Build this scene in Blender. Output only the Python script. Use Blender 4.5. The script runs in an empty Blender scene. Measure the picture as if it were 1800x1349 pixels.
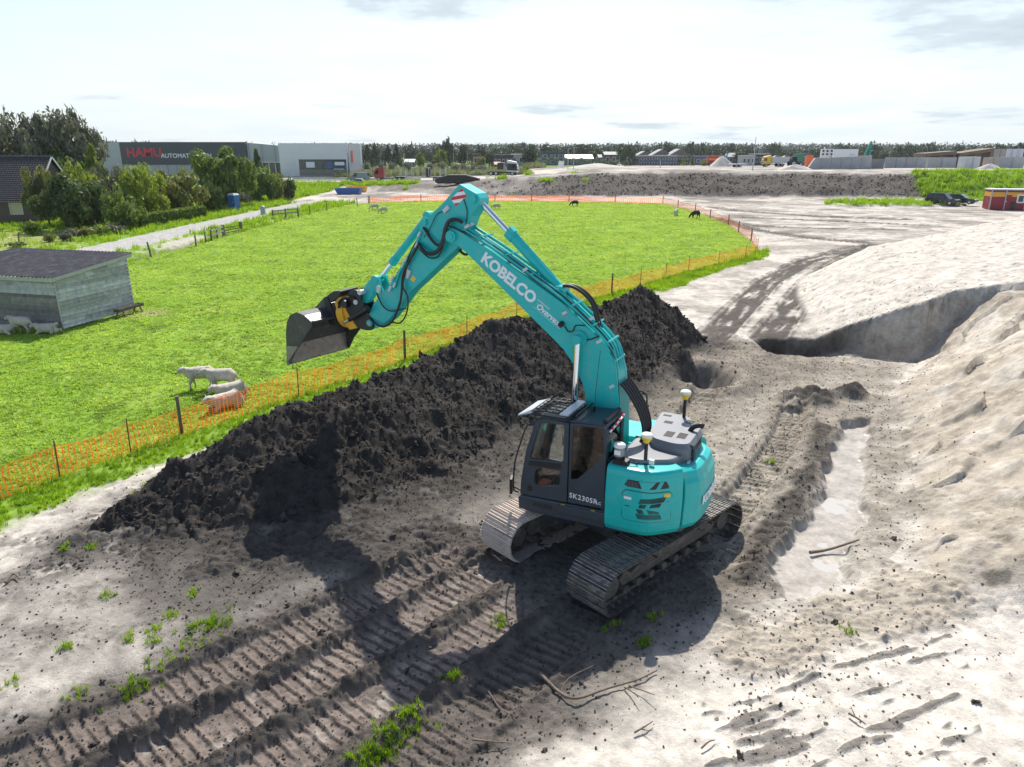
import bpy, bmesh, math, random
import numpy as np
from mathutils import Vector, Matrix

random.seed(7)
rng = np.random.default_rng(7)
scene = bpy.context.scene
COL = scene.collection
R = math.radians

# ------------------------------------------------------------------ camera
F_PX, PITCH, CAM_H = 1248.0, R(18.2), 8.0
cam_data = bpy.data.cameras.new('camera')
cam_data.sensor_width = 36.0
cam_data.lens = 36.0 * F_PX / 1800.0
cam_data.clip_start = 0.1
cam_data.clip_end = 9000.0
cam = bpy.data.objects.new('camera', cam_data)
cam.location = (0, 0, CAM_H)
cam.rotation_euler = (R(90) - PITCH, 0, 0)
COL.objects.link(cam)
scene.camera = cam

# ------------------------------------------------------------------ sun, sky, exposure
SUN_EL = R(49.5)
SUN_AZ = R(5.0)            # towards +y, a little to +x
SUN_STRENGTH, SKY_STRENGTH = 5.0, 0.14
scene.view_settings.view_transform = 'Standard'
scene.view_settings.look = 'None'
scene.view_settings.gamma = 1.0
scene.view_settings.exposure = 0.36
scene.view_settings.use_curve_mapping = False
scene.render.engine = 'CYCLES'
scene.cycles.max_bounces = 8
scene.cycles.diffuse_bounces = 4
scene.cycles.transparent_max_bounces = 16
scene.cycles.use_denoising = True

sun_data = bpy.data.lights.new('sun', 'SUN')
sun_data.energy = SUN_STRENGTH
sun_data.angle = R(0.53)
sun_data.color = (1.0, 0.94, 0.84)
sun = bpy.data.objects.new('sun', sun_data)
sd = Vector((math.sin(SUN_AZ) * math.cos(SUN_EL), math.cos(SUN_AZ) * math.cos(SUN_EL), math.sin(SUN_EL)))
sun.rotation_euler = sd.to_track_quat('Z', 'Y').to_euler()
sun.location = (0, 0, 60)
COL.objects.link(sun)

world = bpy.data.worlds.new('World')
scene.world = world
world.use_nodes = True
wn, wl = world.node_tree.nodes, world.node_tree.links
wn.clear()
w_out = wn.new('ShaderNodeOutputWorld')
w_bg = wn.new('ShaderNodeBackground')
w_bg.inputs['Strength'].default_value = SKY_STRENGTH
w_sky = wn.new('ShaderNodeTexSky')
w_sky.sky_type = 'NISHITA'
w_sky.sun_disc = False
w_sky.sun_elevation = SUN_EL
w_sky.sun_rotation = SUN_AZ
w_sky.air_density, w_sky.dust_density, w_sky.ozone_density = 1.0, 1.2, 1.0
w_tc = wn.new('ShaderNodeTexCoord')
w_sep = wn.new('ShaderNodeSeparateXYZ')
wl.new(w_tc.outputs['Generated'], w_sep.inputs[0])


def wmath(op, a, b=None, clamp=False):
    n = wn.new('ShaderNodeMath')
    n.operation = op
    n.use_clamp = clamp
    for i, v in enumerate((a, b)):
        if v is None:
            continue
        if isinstance(v, (int, float)):
            n.inputs[i].default_value = v
        else:
            wl.new(v, n.inputs[i])
    return n.outputs[0]


# a thin high veil over the whole sky, and broken cumulus on a plane far above
zc = wmath('ADD', wmath('MAXIMUM', w_sep.outputs['Z'], 0.0), 0.10)
w_cmb = wn.new('ShaderNodeCombineXYZ')
wl.new(wmath('DIVIDE', w_sep.outputs['X'], zc), w_cmb.inputs[0])
wl.new(wmath('DIVIDE', w_sep.outputs['Y'], zc), w_cmb.inputs[1])


def wnoise(scale, detail, rough, off):
    n = wn.new('ShaderNodeTexNoise')
    n.inputs['Scale'].default_value = scale
    n.inputs['Detail'].default_value = detail
    n.inputs['Roughness'].default_value = rough
    m = wn.new('ShaderNodeVectorMath')
    m.operation = 'ADD'
    m.inputs[1].default_value = off
    wl.new(w_cmb.outputs[0], m.inputs[0])
    wl.new(m.outputs[0], n.inputs['Vector'])
    return n.outputs['Fac']


def wramp(fac, stops):
    n = wn.new('ShaderNodeValToRGB')
    el = n.color_ramp.elements
    while len(el) < len(stops):
        el.new(0.5)
    for e, (p, c) in zip(el, stops):
        e.position = p
        e.color = c if isinstance(c, tuple) else (c, c, c, 1)
    wl.new(fac, n.inputs[0])
    return n.outputs[0]


def wmix(fac, a, b):
    n = wn.new('ShaderNodeMix')
    n.data_type = 'RGBA'
    if isinstance(fac, (int, float)):
        n.inputs[0].default_value = fac
    else:
        wl.new(fac, n.inputs[0])
    for i, v in ((6, a), (7, b)):
        if isinstance(v, tuple):
            n.inputs[i].default_value = v
        else:
            wl.new(v, n.inputs[i])
    return n.outputs[2]


VEIL = (4.55, 5.2, 5.6, 1)
veil_f = wramp(wnoise(0.9, 5, 0.55, (3.1, 7.7, 0)), [(0.30, 0.72), (0.62, 0.98)])
low = wmath('POWER', wmath('SUBTRACT', 1.0, wmath('MAXIMUM', w_sep.outputs['Z'], 0.0)), 3.0)   # the veil is long towards the horizon, thin overhead
c1 = wmix(wmath('MULTIPLY', veil_f, low), w_sky.outputs['Color'], VEIL)
cum_n = wnoise(0.50, 9, 0.58, (-25.13, 39.85, 7.74))
cum_f = wramp(cum_n, [(0.55, 0.0), (0.63, 0.9)])
cum_c = wramp(cum_n, [(0.55, (5.7, 6.0, 6.2, 1)), (0.63, (3.9, 4.5, 4.9, 1)), (0.74, (2.6, 3.1, 3.5, 1))])
c2 = wmix(cum_f, c1, cum_c)
wl.new(c2, w_bg.inputs['Color'])
wl.new(w_bg.outputs[0], w_out.inputs['Surface'])


# ------------------------------------------------------------------ places: a picture point on a level z becomes a place on the site
def G(px, py, z=0.0):
    a = (px - 900) / F_PX
    b = (py - 674.5) / F_PX
    dx, dy, dz = a, math.cos(PITCH) - b * math.sin(PITCH), -math.sin(PITCH) - b * math.cos(PITCH)
    t = (z - CAM_H) / dz
    return (dx * t, dy * t, z)


# ------------------------------------------------------------------ materials
MATS = {}


def mat(name, color, rough=0.6, metal=0.0, var=0.0, vscale=6.0, bump=0.0, bscale=40.0, spec=0.5, dirt=None, dscale=3.0,
        dthr=(0.45, 0.7), objvar=0.0, coat=0.0, emis=None, coords='Object'):
    """Procedural surface: a base colour with noise variation, an optional second 'dirt' colour in patches, and fine bump."""
    if name in MATS:
        return MATS[name]
    m = bpy.data.materials.new(name)
    m.use_nodes = True
    nt = m.node_tree
    N, L = nt.nodes, nt.links
    b = N['Principled BSDF']
    b.inputs['Roughness'].default_value = rough
    b.inputs['Metallic'].default_value = metal
    b.inputs['Specular IOR Level'].default_value = spec
    b.inputs['Coat Weight'].default_value = coat
    col = tuple(color) + (1,)
    b.inputs['Base Color'].default_value = col
    tc = N.new('ShaderNodeTexCoord')
    out = None
    if var or dirt:
        n = N.new('ShaderNodeTexNoise')
        n.inputs['Scale'].default_value = vscale
        n.inputs['Detail'].default_value = 6
        n.inputs['Roughness'].default_value = 0.65
        L.new(tc.outputs[coords], n.inputs['Vector'])
        mx = N.new('ShaderNodeMix')
        mx.data_type = 'RGBA'
        mx.inputs[6].default_value = tuple(c * (1 - var) for c in color) + (1,)
        mx.inputs[7].default_value = tuple(min(1, c * (1 + var)) for c in color) + (1,)
        mr = N.new('ShaderNodeMapRange')
        mr.inputs[1].default_value = 0.3
        mr.inputs[2].default_value = 0.7
        L.new(n.outputs['Fac'], mr.inputs[0])
        L.new(mr.outputs[0], mx.inputs[0])
        out = mx.outputs[2]
    if dirt:
        n2 = N.new('ShaderNodeTexNoise')
        n2.inputs['Scale'].default_value = dscale
        n2.inputs['Detail'].default_value = 8
        n2.inputs['Roughness'].default_value = 0.7
        L.new(tc.outputs[coords], n2.inputs['Vector'])
        mr2 = N.new('ShaderNodeMapRange')
        mr2.inputs[1].default_value, mr2.inputs[2].default_value = dthr
        L.new(n2.outputs['Fac'], mr2.inputs[0])
        mx2 = N.new('ShaderNodeMix')
        mx2.data_type = 'RGBA'
        L.new(mr2.outputs[0], mx2.inputs[0])
        L.new(out, mx2.inputs[6])
        mx2.inputs[7].default_value = tuple(dirt) + (1,)
        out = mx2.outputs[2]
    if out is not None and objvar:
        oi = N.new('ShaderNodeObjectInfo')
        mo = N.new('ShaderNodeMapRange')
        mo.inputs[3].default_value, mo.inputs[4].default_value = 1 - objvar, 1 + objvar
        L.new(oi.outputs['Random'], mo.inputs[0])
        vm = N.new('ShaderNodeVectorMath')
        vm.operation = 'SCALE'
        L.new(out, vm.inputs[0])
        L.new(mo.outputs[0], vm.inputs['Scale'])
        out = vm.outputs[0]
    if out is not None:
        L.new(out, b.inputs['Base Color'])
    if bump:
        nb = N.new('ShaderNodeTexNoise')
        nb.inputs['Scale'].default_value = bscale
        nb.inputs['Detail'].default_value = 5
        L.new(tc.outputs[coords], nb.inputs['Vector'])
        bp = N.new('ShaderNodeBump')
        bp.inputs['Strength'].default_value = bump
        bp.inputs['Distance'].default_value = 0.02
        L.new(nb.outputs['Fac'], bp.inputs['Height'])
        L.new(bp.outputs[0], b.inputs['Normal'])
    if emis:
        b.inputs['Emission Color'].default_value = tuple(emis[:3]) + (1,)
        b.inputs['Emission Strength'].default_value = emis[3]
    MATS[name] = m
    return m


def leaf_mat(name, c_a, c_b, transl=0.35, vscale=0.9):
    """Leaves and blades: colour varies from place to place, part of the light passes through."""
    if name in MATS:
        return MATS[name]
    m = bpy.data.materials.new(name)
    m.use_nodes = True
    N, L = m.node_tree.nodes, m.node_tree.links
    N.clear()
    out = N.new('ShaderNodeOutputMaterial')
    geo = N.new('ShaderNodeNewGeometry')
    n = N.new('ShaderNodeTexNoise')
    n.inputs['Scale'].default_value = vscale
    n.inputs['Detail'].default_value = 4
    L.new(geo.outputs['Position'], n.inputs['Vector'])
    nr = N.new('ShaderNodeMapRange')
    nr.inputs[1].default_value, nr.inputs[2].default_value = .36, .64
    nr.inputs[3].default_value, nr.inputs[4].default_value = 0.0, .6
    L.new(n.outputs['Fac'], nr.inputs[0])
    rnd = N.new('ShaderNodeMath')
    rnd.operation = 'MULTIPLY_ADD'
    L.new(geo.outputs['Random Per Island'], rnd.inputs[0])
    rnd.inputs[1].default_value = 0.4
    L.new(nr.outputs[0], rnd.inputs[2])
    mr = N.new('ShaderNodeMapRange')
    mr.inputs[1].default_value, mr.inputs[2].default_value = 0.0, 1.0
    L.new(rnd.outputs[0], mr.inputs[0])
    mx = N.new('ShaderNodeMix')
    mx.data_type = 'RGBA'
    mx.inputs[6].default_value = tuple(c_a) + (1,)
    mx.inputs[7].default_value = tuple(c_b) + (1,)
    L.new(mr.outputs[0], mx.inputs[0])
    d = N.new('ShaderNodeBsdfPrincipled')
    d.inputs['Roughness'].default_value = 0.55
    d.inputs['Specular IOR Level'].default_value = 0.35
    L.new(mx.outputs[2], d.inputs['Base Color'])
    t = N.new('ShaderNodeBsdfTranslucent')
    hs = N.new('ShaderNodeHueSaturation')
    hs.inputs['Hue'].default_value = 0.485
    hs.inputs['Saturation'].default_value = 1.1
    hs.inputs['Value'].default_value = 1.5
    L.new(mx.outputs[2], hs.inputs['Color'])
    L.new(hs.outputs[0], t.inputs['Color'])
    ms = N.new('ShaderNodeMixShader')
    ms.inputs[0].default_value = transl
    L.new(d.outputs[0], ms.inputs[1])
    L.new(t.outputs[0], ms.inputs[2])
    L.new(ms.outputs[0], out.inputs['Surface'])
    MATS[name] = m
    return m


def glass_mat(name, tint=(0.75, 0.85, 0.85), alpha=0.25, rough=0.03):
    """Window glass: a thin pane, part mirror and part see-through."""
    if name in MATS:
        return MATS[name]
    m = bpy.data.materials.new(name)
    m.use_nodes = True
    N, L = m.node_tree.nodes, m.node_tree.links
    N.clear()
    out = N.new('ShaderNodeOutputMaterial')
    gl = N.new('ShaderNodeBsdfGlossy')
    gl.inputs['Roughness'].default_value = rough
    tr = N.new('ShaderNodeBsdfTransparent')
    tr.inputs['Color'].default_value = tuple(tint) + (1,)
    fr = N.new('ShaderNodeFresnel')
    fr.inputs['IOR'].default_value = 1.5
    ad = N.new('ShaderNodeMath')
    ad.operation = 'ADD'
    ad.use_clamp = True
    ad.inputs[1].default_value = alpha * 0.2
    L.new(fr.outputs[0], ad.inputs[0])
    ms = N.new('ShaderNodeMixShader')
    L.new(ad.outputs[0], ms.inputs[0])
    L.new(tr.outputs[0], ms.inputs[1])
    L.new(gl.outputs[0], ms.inputs[2])
    L.new(ms.outputs[0], out.inputs['Surface'])
    MATS[name] = m
    return m


# ------------------------------------------------------------------ mesh building
class MB:
    """Collects boxes, bars, tubes and prisms; build() links them as ONE mesh object."""

    def __init__(self, M=None):
        self.v, self.f, self.mi, self.sm = [], [], [], []
        self.M = M or Matrix.Identity(4)
        self.m = 0
        self.smooth = False

    def add(self, vs, fs, M=None):
        k = len(self.v)
        T = self.M @ M if M is not None else self.M
        self.v += [tuple(T @ Vector(p)) for p in vs]
        for f in fs:
            self.f.append(tuple(i + k for i in f))
            self.mi.append(self.m)
            self.sm.append(self.smooth)
        return self

    def box(self, c, s, rz=0.0, M=None):
        hx, hy, hz = s[0] / 2, s[1] / 2, s[2] / 2
        vs = [(x, y, z) for z in (-hz, hz) for x, y in ((-hx, -hy), (hx, -hy), (hx, hy), (-hx, hy))]
        T = Matrix.Translation(c) @ Matrix.Rotation(rz, 4, 'Z')
        if M is not None:
            T = T @ M
        return self.add(vs, [(3, 2, 1, 0), (4, 5, 6, 7), (0, 1, 5, 4), (1, 2, 6, 5), (2, 3, 7, 6), (3, 0, 4, 7)], T)

    def bar(self, a, b, w, h=None, up=(0, 0, 1)):
        """A rectangular bar from a to b, w across and h along 'up'."""
        a, b = Vector(a), Vector(b)
        d = b - a
        x = d.normalized()
        u = Vector(up)
        y = u.cross(x)
        if y.length < 1e-4:
            y = Vector((0, 1, 0)).cross(x)
            if y.length < 1e-4:
                y = Vector((1, 0, 0)).cross(x)
        y.normalize()
        z = x.cross(y)
        T = Matrix((x, y, z)).transposed().to_4x4()
        T.translation = (a + b) / 2
        h = w if h is None else h
        hx, hy, hz = d.length / 2, w / 2, h / 2
        vs = [(p, q, r) for r in (-hz, hz) for p, q in ((-hx, -hy), (hx, -hy), (hx, hy), (-hx, hy))]
        return self.add(vs, [(3, 2, 1, 0), (4, 5, 6, 7), (0, 1, 5, 4), (1, 2, 6, 5), (2, 3, 7, 6), (3, 0, 4, 7)], T)

    def tube(self, pts, r, n=8, cap=True):
        """A round tube along a path; r may be one radius or one for each point."""
        pts = [Vector(p) for p in pts]
        k = len(pts)
        rs = r if isinstance(r, (list, tuple)) else [r] * k
        vs, fs = [], []
        nrm = None
        for i, p in enumerate(pts):
            t = (pts[min(i + 1, k - 1)] - pts[max(i - 1, 0)])
            if t.length < 1e-9:
                t = Vector((0, 0, 1))
            t.normalize()
            if nrm is None:
                nrm = t.orthogonal().normalized()
            else:
                nrm = (nrm - t * nrm.dot(t))
                if nrm.length < 1e-6:
                    nrm = t.orthogonal()
                nrm.normalize()
            bn = t.cross(nrm)
            for j in range(n):
                a = 2 * math.pi * j / n
                vs.append(tuple(p + (nrm * math.cos(a) + bn * math.sin(a)) * rs[i]))
        for i in range(k - 1):
            for j in range(n):
                fs.append((i * n + j, i * n + (j + 1) % n, (i + 1) * n + (j + 1) % n, (i + 1) * n + j))
        s = self.smooth
        self.smooth = True
        self.add(vs, fs)
        self.smooth = False
        if cap:
            self.add([vs[j] for j in range(n)], [tuple(range(n))[::-1]])
            self.add([vs[(k - 1) * n + j] for j in range(n)], [tuple(range(n))])
        self.smooth = s
        return self

    def cyl(self, a, b, r, n=16, r2=None):
        return self.tube([a, b], [r, r if r2 is None else r2], n)

    def prism(self, poly, y0, y1, M=None, axes='xz'):
        """A polygon in the x-z plane (or x-y, y-z) pushed from y0 to y1 along the third axis."""
        n = len(poly)
        area = sum(poly[i][0] * poly[(i + 1) % n][1] - poly[(i + 1) % n][0] * poly[i][1] for i in range(n))
        if area < 0:
            poly = poly[::-1]
        def P(p, t):
            return (p[0], t, p[1]) if axes == 'xz' else ((p[0], p[1], t) if axes == 'xy' else (t, p[0], p[1]))
        vs = [P(p, y0) for p in poly] + [P(p, y1) for p in poly]
        lo, hi = tuple(range(n)), tuple(range(2 * n - 1, n - 1, -1))
        side = [(i + n, (i + 1) % n + n, (i + 1) % n, i) for i in range(n)]
        if (axes == 'xz') == (y1 > y0):
            fs = [lo, hi] + side
        else:
            fs = [lo[::-1], hi[::-1]] + [s[::-1] for s in side]
        return self.add(vs, fs, M)

    def loft(self, rings, close=True, cap=True):
        n = len(rings[0])
        vs = [p for r in rings for p in r]
        fs = []
        for i in range(len(rings) - 1):
            for j in range(n if close else n - 1):
                fs.append((i * n + j, i * n + (j + 1) % n, (i + 1) * n + (j + 1) % n, (i + 1) * n + j))
        self.add(vs, fs)
        if cap:
            s = self.smooth
            self.smooth = False
            self.add(rings[0], [tuple(range(n))[::-1]])
            self.add(rings[-1], [tuple(range(n))])
            self.smooth = s
        return self

    def mesh(self, name, mats):
        me = bpy.data.meshes.new(name)
        me.from_pydata(self.v, [], self.f)
        mats = mats if isinstance(mats, (list, tuple)) else [mats]
        for m in mats:
            me.materials.append(m)
        me.polygons.foreach_set('material_index', self.mi)
        me.polygons.foreach_set('use_smooth', self.sm)
        me.update()
        return me

    def build(self, name, mats, parent=None, bevel=0.0, label=None, segs=2):
        o = bpy.data.objects.new(name, self.mesh(name, mats))
        COL.objects.link(o)
        if parent is not None:
            o.parent = parent
        if bevel:
            b = o.modifiers.new('bevel', 'BEVEL')
            b.width = bevel
            b.segments = segs
            b.limit_method = 'ANGLE'
            b.angle_limit = R(35)
            b.harden_normals = False
        if label:
            o['label'] = label
        return o


ORD = 'first second third fourth fifth sixth seventh eighth ninth tenth eleventh twelfth'.split()


def tag(o, label=None, cat=None, group=None, kind=None):
    if cat and not kind:
        kind = 'thing'
    for k, v in (('label', label), ('category', cat), ('group', group), ('kind', kind)):
        if v is not None:
            o[k] = v
    return o


def empty(name, loc=(0, 0, 0), rz=0.0, label=None, cat=None, group=None):
    o = bpy.data.objects.new(name, None)
    o.location = loc
    o.rotation_euler = (0, 0, rz)
    o.empty_display_size = 0.3
    COL.objects.link(o)
    return tag(o, label, cat, group)


def copy_tree(o, parent=None):
    c = o.copy()
    COL.objects.link(c)
    c.parent = parent
    for ch in list(o.children):
        copy_tree(ch, c)
    return c


def meshobj(name, me, parent=None):
    o = bpy.data.objects.new(name, me)
    COL.objects.link(o)
    if parent is not None:
        o.parent = parent
    return o


def text_mesh(body, size, depth, bold=0.0, shear=0.0, space=1.0, xscale=1.0):
    """Lettering as a mesh in the x-y plane, centred on its origin."""
    cu = bpy.data.curves.new('lettering', 'FONT')
    cu.body = body
    cu.size = size
    cu.extrude = depth
    cu.offset = bold
    cu.shear = shear
    cu.space_character = space
    cu.align_x, cu.align_y = 'CENTER', 'CENTER'
    cu.resolution_u = 3
    tmp = bpy.data.objects.new('lettering', cu)
    COL.objects.link(tmp)
    dg = bpy.context.evaluated_depsgraph_get()
    me = bpy.data.meshes.new_from_object(tmp.evaluated_get(dg))
    bpy.data.objects.remove(tmp)
    bpy.data.curves.remove(cu)
    if xscale != 1.0:
        me.transform(Matrix.Diagonal((xscale, 1, 1, 1)))
    return me


def lettering(body, size, M, material, parent, depth=0.004, name='lettering', **kw):
    me = text_mesh(body, size, depth, **kw)
    me.transform(M)
    me.materials.clear()
    me.materials.append(material)
    return meshobj(name, me, parent)


def frame(origin, x, y):
    """Matrix whose x and y axes follow the two directions given."""
    x = Vector(x).normalized()
    y = Vector(y)
    y = (y - x * y.dot(x)).normalized()
    T = Matrix((x, y, x.cross(y))).transposed().to_4x4()
    T.translation = origin
    return T

# ================================================================== the ground
_PT = np.random.default_rng(3).permutation(4096).astype(np.int32)
_GA = np.random.default_rng(4).random(4096) * 2 * np.pi
_GC, _GS = np.cos(_GA).astype(np.float32), np.sin(_GA).astype(np.float32)
_RV = np.random.default_rng(5).random(4096).astype(np.float32)


def _hash(ix, iy, seed):
    return _PT[(_PT[(ix + seed * 131) & 4095] + iy) & 4095]


def perlin(x, y, seed=0):
    x = np.asarray(x, np.float32)
    y = np.asarray(y, np.float32)
    xf, yf = np.floor(x), np.floor(y)
    fx, fy = x - xf, y - yf
    xi, yi = xf.astype(np.int32), yf.astype(np.int32)
    u = fx * fx * fx * (fx * (fx * 6 - 15) + 10)
    v = fy * fy * fy * (fy * (fy * 6 - 15) + 10)
    p0, p1 = _PT[(xi + seed * 131) & 4095], _PT[(xi + 1 + seed * 131) & 4095]

    def g(p, ox, oy):
        h = _PT[(p + yi + oy) & 4095]
        return _GC[h] * (fx - ox) + _GS[h] * (fy - oy)
    a = g(p0, 0, 0)
    a += u * (g(p1, 1, 0) - a)
    b = g(p0, 0, 1)
    b += u * (g(p1, 1, 1) - b)
    return (a + v * (b - a)) * 1.5


def fbm(x, y, freq, octaves=4, seed=0, gain=0.5):
    s, amp, tot = 0.0, 1.0, 0.0
    for k in range(octaves):
        s = s + amp * perlin(x * freq + 17.3 * k, y * freq - 9.1 * k, seed + k * 13)
        tot += amp
        amp *= gain
        freq *= 2.03
    return s / tot


def billow(x, y, freq, octaves=3, seed=0):
    s, amp, tot = 0.0, 1.0, 0.0
    for k in range(octaves):
        s = s + amp * (1 - 2.0 * np.abs(perlin(x * freq + 5.3 * k, y * freq + 3.1 * k, seed + k * 7)))
        tot += amp
        amp *= 0.5
        freq *= 2.1
    return s / tot


def lumps(x, y, cell, seed=0, fill=1.0, where=None):
    """Round clods: highest dome over the 3x3 cells round each point, 0..1; only where the mask is set."""
    out = np.zeros(x.shape, np.float32)
    idx = np.nonzero(where > .01)[0] if where is not None else np.arange(x.size)
    if idx.size == 0:
        return out
    xs, ys = (x[idx] / cell).astype(np.float32), (y[idx] / cell).astype(np.float32)
    xi, yi = np.floor(xs).astype(np.int32), np.floor(ys).astype(np.int32)
    best = np.zeros(idx.size, np.float32)
    for ox in (-1, 0, 1):
        for oy in (-1, 0, 1):
            cx, cy = xi + ox, yi + oy
            h = _hash(cx, cy, seed)
            r3 = _RV[(h + 77) & 4095]
            px, py = cx + _RV[h], cy + _RV[(h + 33) & 4095]
            r = .25 + .6 * r3 * r3
            d2 = ((xs - px) ** 2 + (ys - py) ** 2) / (r * r)
            q = np.sqrt(np.clip(1 - d2, 0, 1)) * r
            if fill < 1:
                q = q * (r3 < fill)
            best = np.maximum(best, q)
    out[idx] = best
    return out


def sstep(a, b, x):
    t = np.clip((x - a) / (b - a), 0, 1)
    return t * t * (3 - 2 * t)


def mixa(a, b, t):
    return a + (b - a) * t


def polyline(x, y, pts):
    """Distance to a polyline, signed side, arc length and the third coordinate at the nearest point."""
    best = np.full(x.shape, 1e9)
    arc, val, side = np.zeros_like(x), np.zeros_like(x), np.zeros_like(x)
    s0 = 0.0
    for i in range(len(pts) - 1):
        ax, ay = pts[i][0], pts[i][1]
        bx, by = pts[i + 1][0], pts[i + 1][1]
        L = math.hypot(bx - ax, by - ay)
        tx, ty = (bx - ax) / L, (by - ay) / L
        t = np.clip((x - ax) * tx + (y - ay) * ty, 0, L)
        dx, dy = x - ax - t * tx, y - ay - t * ty
        d = np.hypot(dx, dy)
        m = d < best
        best = np.where(m, d, best)
        arc = np.where(m, s0 + t, arc)
        side = np.where(m, tx * (y - ay) - ty * (x - ax), side)
        za = pts[i][2] if len(pts[i]) > 2 else 0.0
        zb = pts[i + 1][2] if len(pts[i + 1]) > 2 else 0.0
        val = np.where(m, za + (zb - za) * t / L, val)
        s0 += L
    return best, np.sign(side), arc, val


def inside(x, y, poly):
    c = np.zeros(x.shape, bool)
    n = len(poly)
    for i in range(n):
        x1, y1, x2, y2 = poly[i][0], poly[i][1], poly[(i + 1) % n][0], poly[(i + 1) % n][1]
        if y1 == y2:
            continue
        m = (y1 > y) != (y2 > y)
        c ^= m & (x < (x2 - x1) * (y - y1) / (y2 - y1) + x1)
    return c


def g2(*pts):
    return [G(*p)[:2] for p in pts]


FENCE = [(-16.5, 9.0)] + g2((0, 880), (105, 838), (230, 797), (320, 765), (525, 697), (712, 633), (908, 562), (1075, 517), (1210, 477),
                            (1310, 454), (1331, 440), (1320, 424), (1280, 395), (1222, 372), (1165, 358), (1000, 355), (870, 353), (740, 354), (650, 357))
DITCH = [(-30.5, 5.0), (-29.5, 40.0), (-28.6, 56), (-28.2, 64), (-26.9, 95), (-25.0, 114)]
PASTURE = FENCE + DITCH[::-1]
CREST = [(-9.3, 13.3, .15), (-8.1, 14.8, .95), (-6.3, 16.2, 1.65), (-4.0, 18.95, 2.0), (-2.4, 21.4, 1.95), (-1.0, 23.7, 2.35), (0.3, 24.7, 2.4),
         (1.9, 25.6, 2.1), (3.8, 28.0, 2.2), (5.5, 30.2, 2.45), (7.2, 30.2, 1.4), (8.6, 29.6, .15)]
# the unworked far part of the sand heap and the dug face in front of it
TOE_B = [(2.2, 8.2), (3.4, 9.6), (5.2, 11.0), (7.6, 12.3), (8.9, 14.2), (10.7, 18.0), (13.1, 23.4), (15.3, 25.8), (16.2, 27.1), (16.7, 28.6), (17.3, 33)]
SCARP = [(10.6, 31.2), (12.4, 30.9), (14.4, 30.6), (15.6, 30.2), (17.4, 29.5), (19.6, 29.9), (21.8, 29.6), (24.5, 28.6), (30, 27)]
# shared directions of the crawler lanes in front of the machine
LT, LN = (0.735, 0.678), (0.678, -0.735)


def lane_pt(u, v):
    return (LT[0] * u + LN[0] * v, LT[1] * u + LN[1] * v)


LANES = [  # path, half width, depth, rib height, tone (0 pale .. 1 dark)
    ([lane_pt(-3, -10.30), lane_pt(3, -10.30), lane_pt(8.4, -10.45)], 0.50, .10, .040, .35),
    ([lane_pt(-3, -9.10), lane_pt(4, -9.15), lane_pt(9.6, -9.75)], 0.47, .12, .045, .15),
    ([lane_pt(-1, -7.85), lane_pt(5, -8.05), lane_pt(8.2, -8.35)], 0.45, .10, .040, .10),
    ([lane_pt(1, -6.35), lane_pt(5, -6.75), lane_pt(9.6, -7.30)], 0.52, .08, .050, .75),
    # behind the machine, curving away to the upper right
    ([(4.2, 13.5), (6.2, 16.4), (8.2, 19.6), (9.6, 22.6)], 0.46, .18, .075, .25),
    ([(2.6, 16.0), (4.0, 18.2), (5.4, 20.6), (6.9, 23.6)], 0.46, .20, .070, .30),
    # wheel ruts beyond the bank
    (g2((1240, 605), (1300, 545), (1350, 495), (1420, 458), (1490, 440), (1535, 430)), 0.8, .10, .03, 1.0),
    (g2((1345, 600), (1390, 545), (1425, 500), (1470, 462), (1515, 440), (1545, 428)), 0.8, .10, .03, 1.0),
    (g2((1220, 375), (1270, 388), (1330, 405), (1420, 418), (1540, 428)), 0.9, .08, .02, 1.0),
    (g2((1290, 382), (1400, 386), (1540, 392), (1640, 397)), 0.8, .06, .0, .9),
    (g2((1180, 352), (1290, 370), (1440, 381), (1610, 386)), 1.1, .06, .0, .9),
    (g2((1230, 380), (1330, 398), (1450, 402), (1600, 404)), .8, .05, .0, .8),
]
ROAD = [(-34.6, 0), (-34.6, 55), (-34.0, 80), (-32.6, 108), (-31.2, 128), (-30.5, 150), (-31, 172)]
PIT = (7.1, 24.9)

C_PALE = np.array((.57, .525, .465))
C_DAMP = np.array((.40, .35, .285))
C_GREY = np.array((.175, .158, .14))
C_PINK = np.array((.235, .192, .168))
C_SOIL = np.array((.046, .041, .037))
C_DARK = np.array((.078, .068, .060))
C_GRASS = np.array((.17, .30, .03))
C_GRASS2 = np.array((.095, .18, .018))
C_GRASS3 = np.array((.25, .35, .065))
C_ASPH = np.array((.34, .33, .32))
C_WET = np.array((.30, .275, .245))


def plateau(x):
    return 0.9 + 3.1 * sstep(-28, 22, x)


def terrain(x, y):
    """Height, colour, roughness and region of the site at x, y (numpy arrays)."""
    x = np.asarray(x, np.float32)
    y = np.asarray(y, np.float32)
    z, col = np.zeros(x.shape, np.float32), np.zeros((3,) + x.shape, np.float32)
    rough, region, wm, gm = np.zeros(x.shape, np.float32), np.zeros(x.shape, int), np.zeros(x.shape, np.float32), np.zeros(x.shape, np.float32)
    band = np.digitize(y, [62.0, 109.0])
    for k in range(3):
        i = np.nonzero(band == k)[0]
        if i.size:
            z[i], col[:, i], rough[i], region[i], wm[i], gm[i] = terrain_band(x[i], y[i], k)
    return z, col, rough, region, wm, gm


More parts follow.
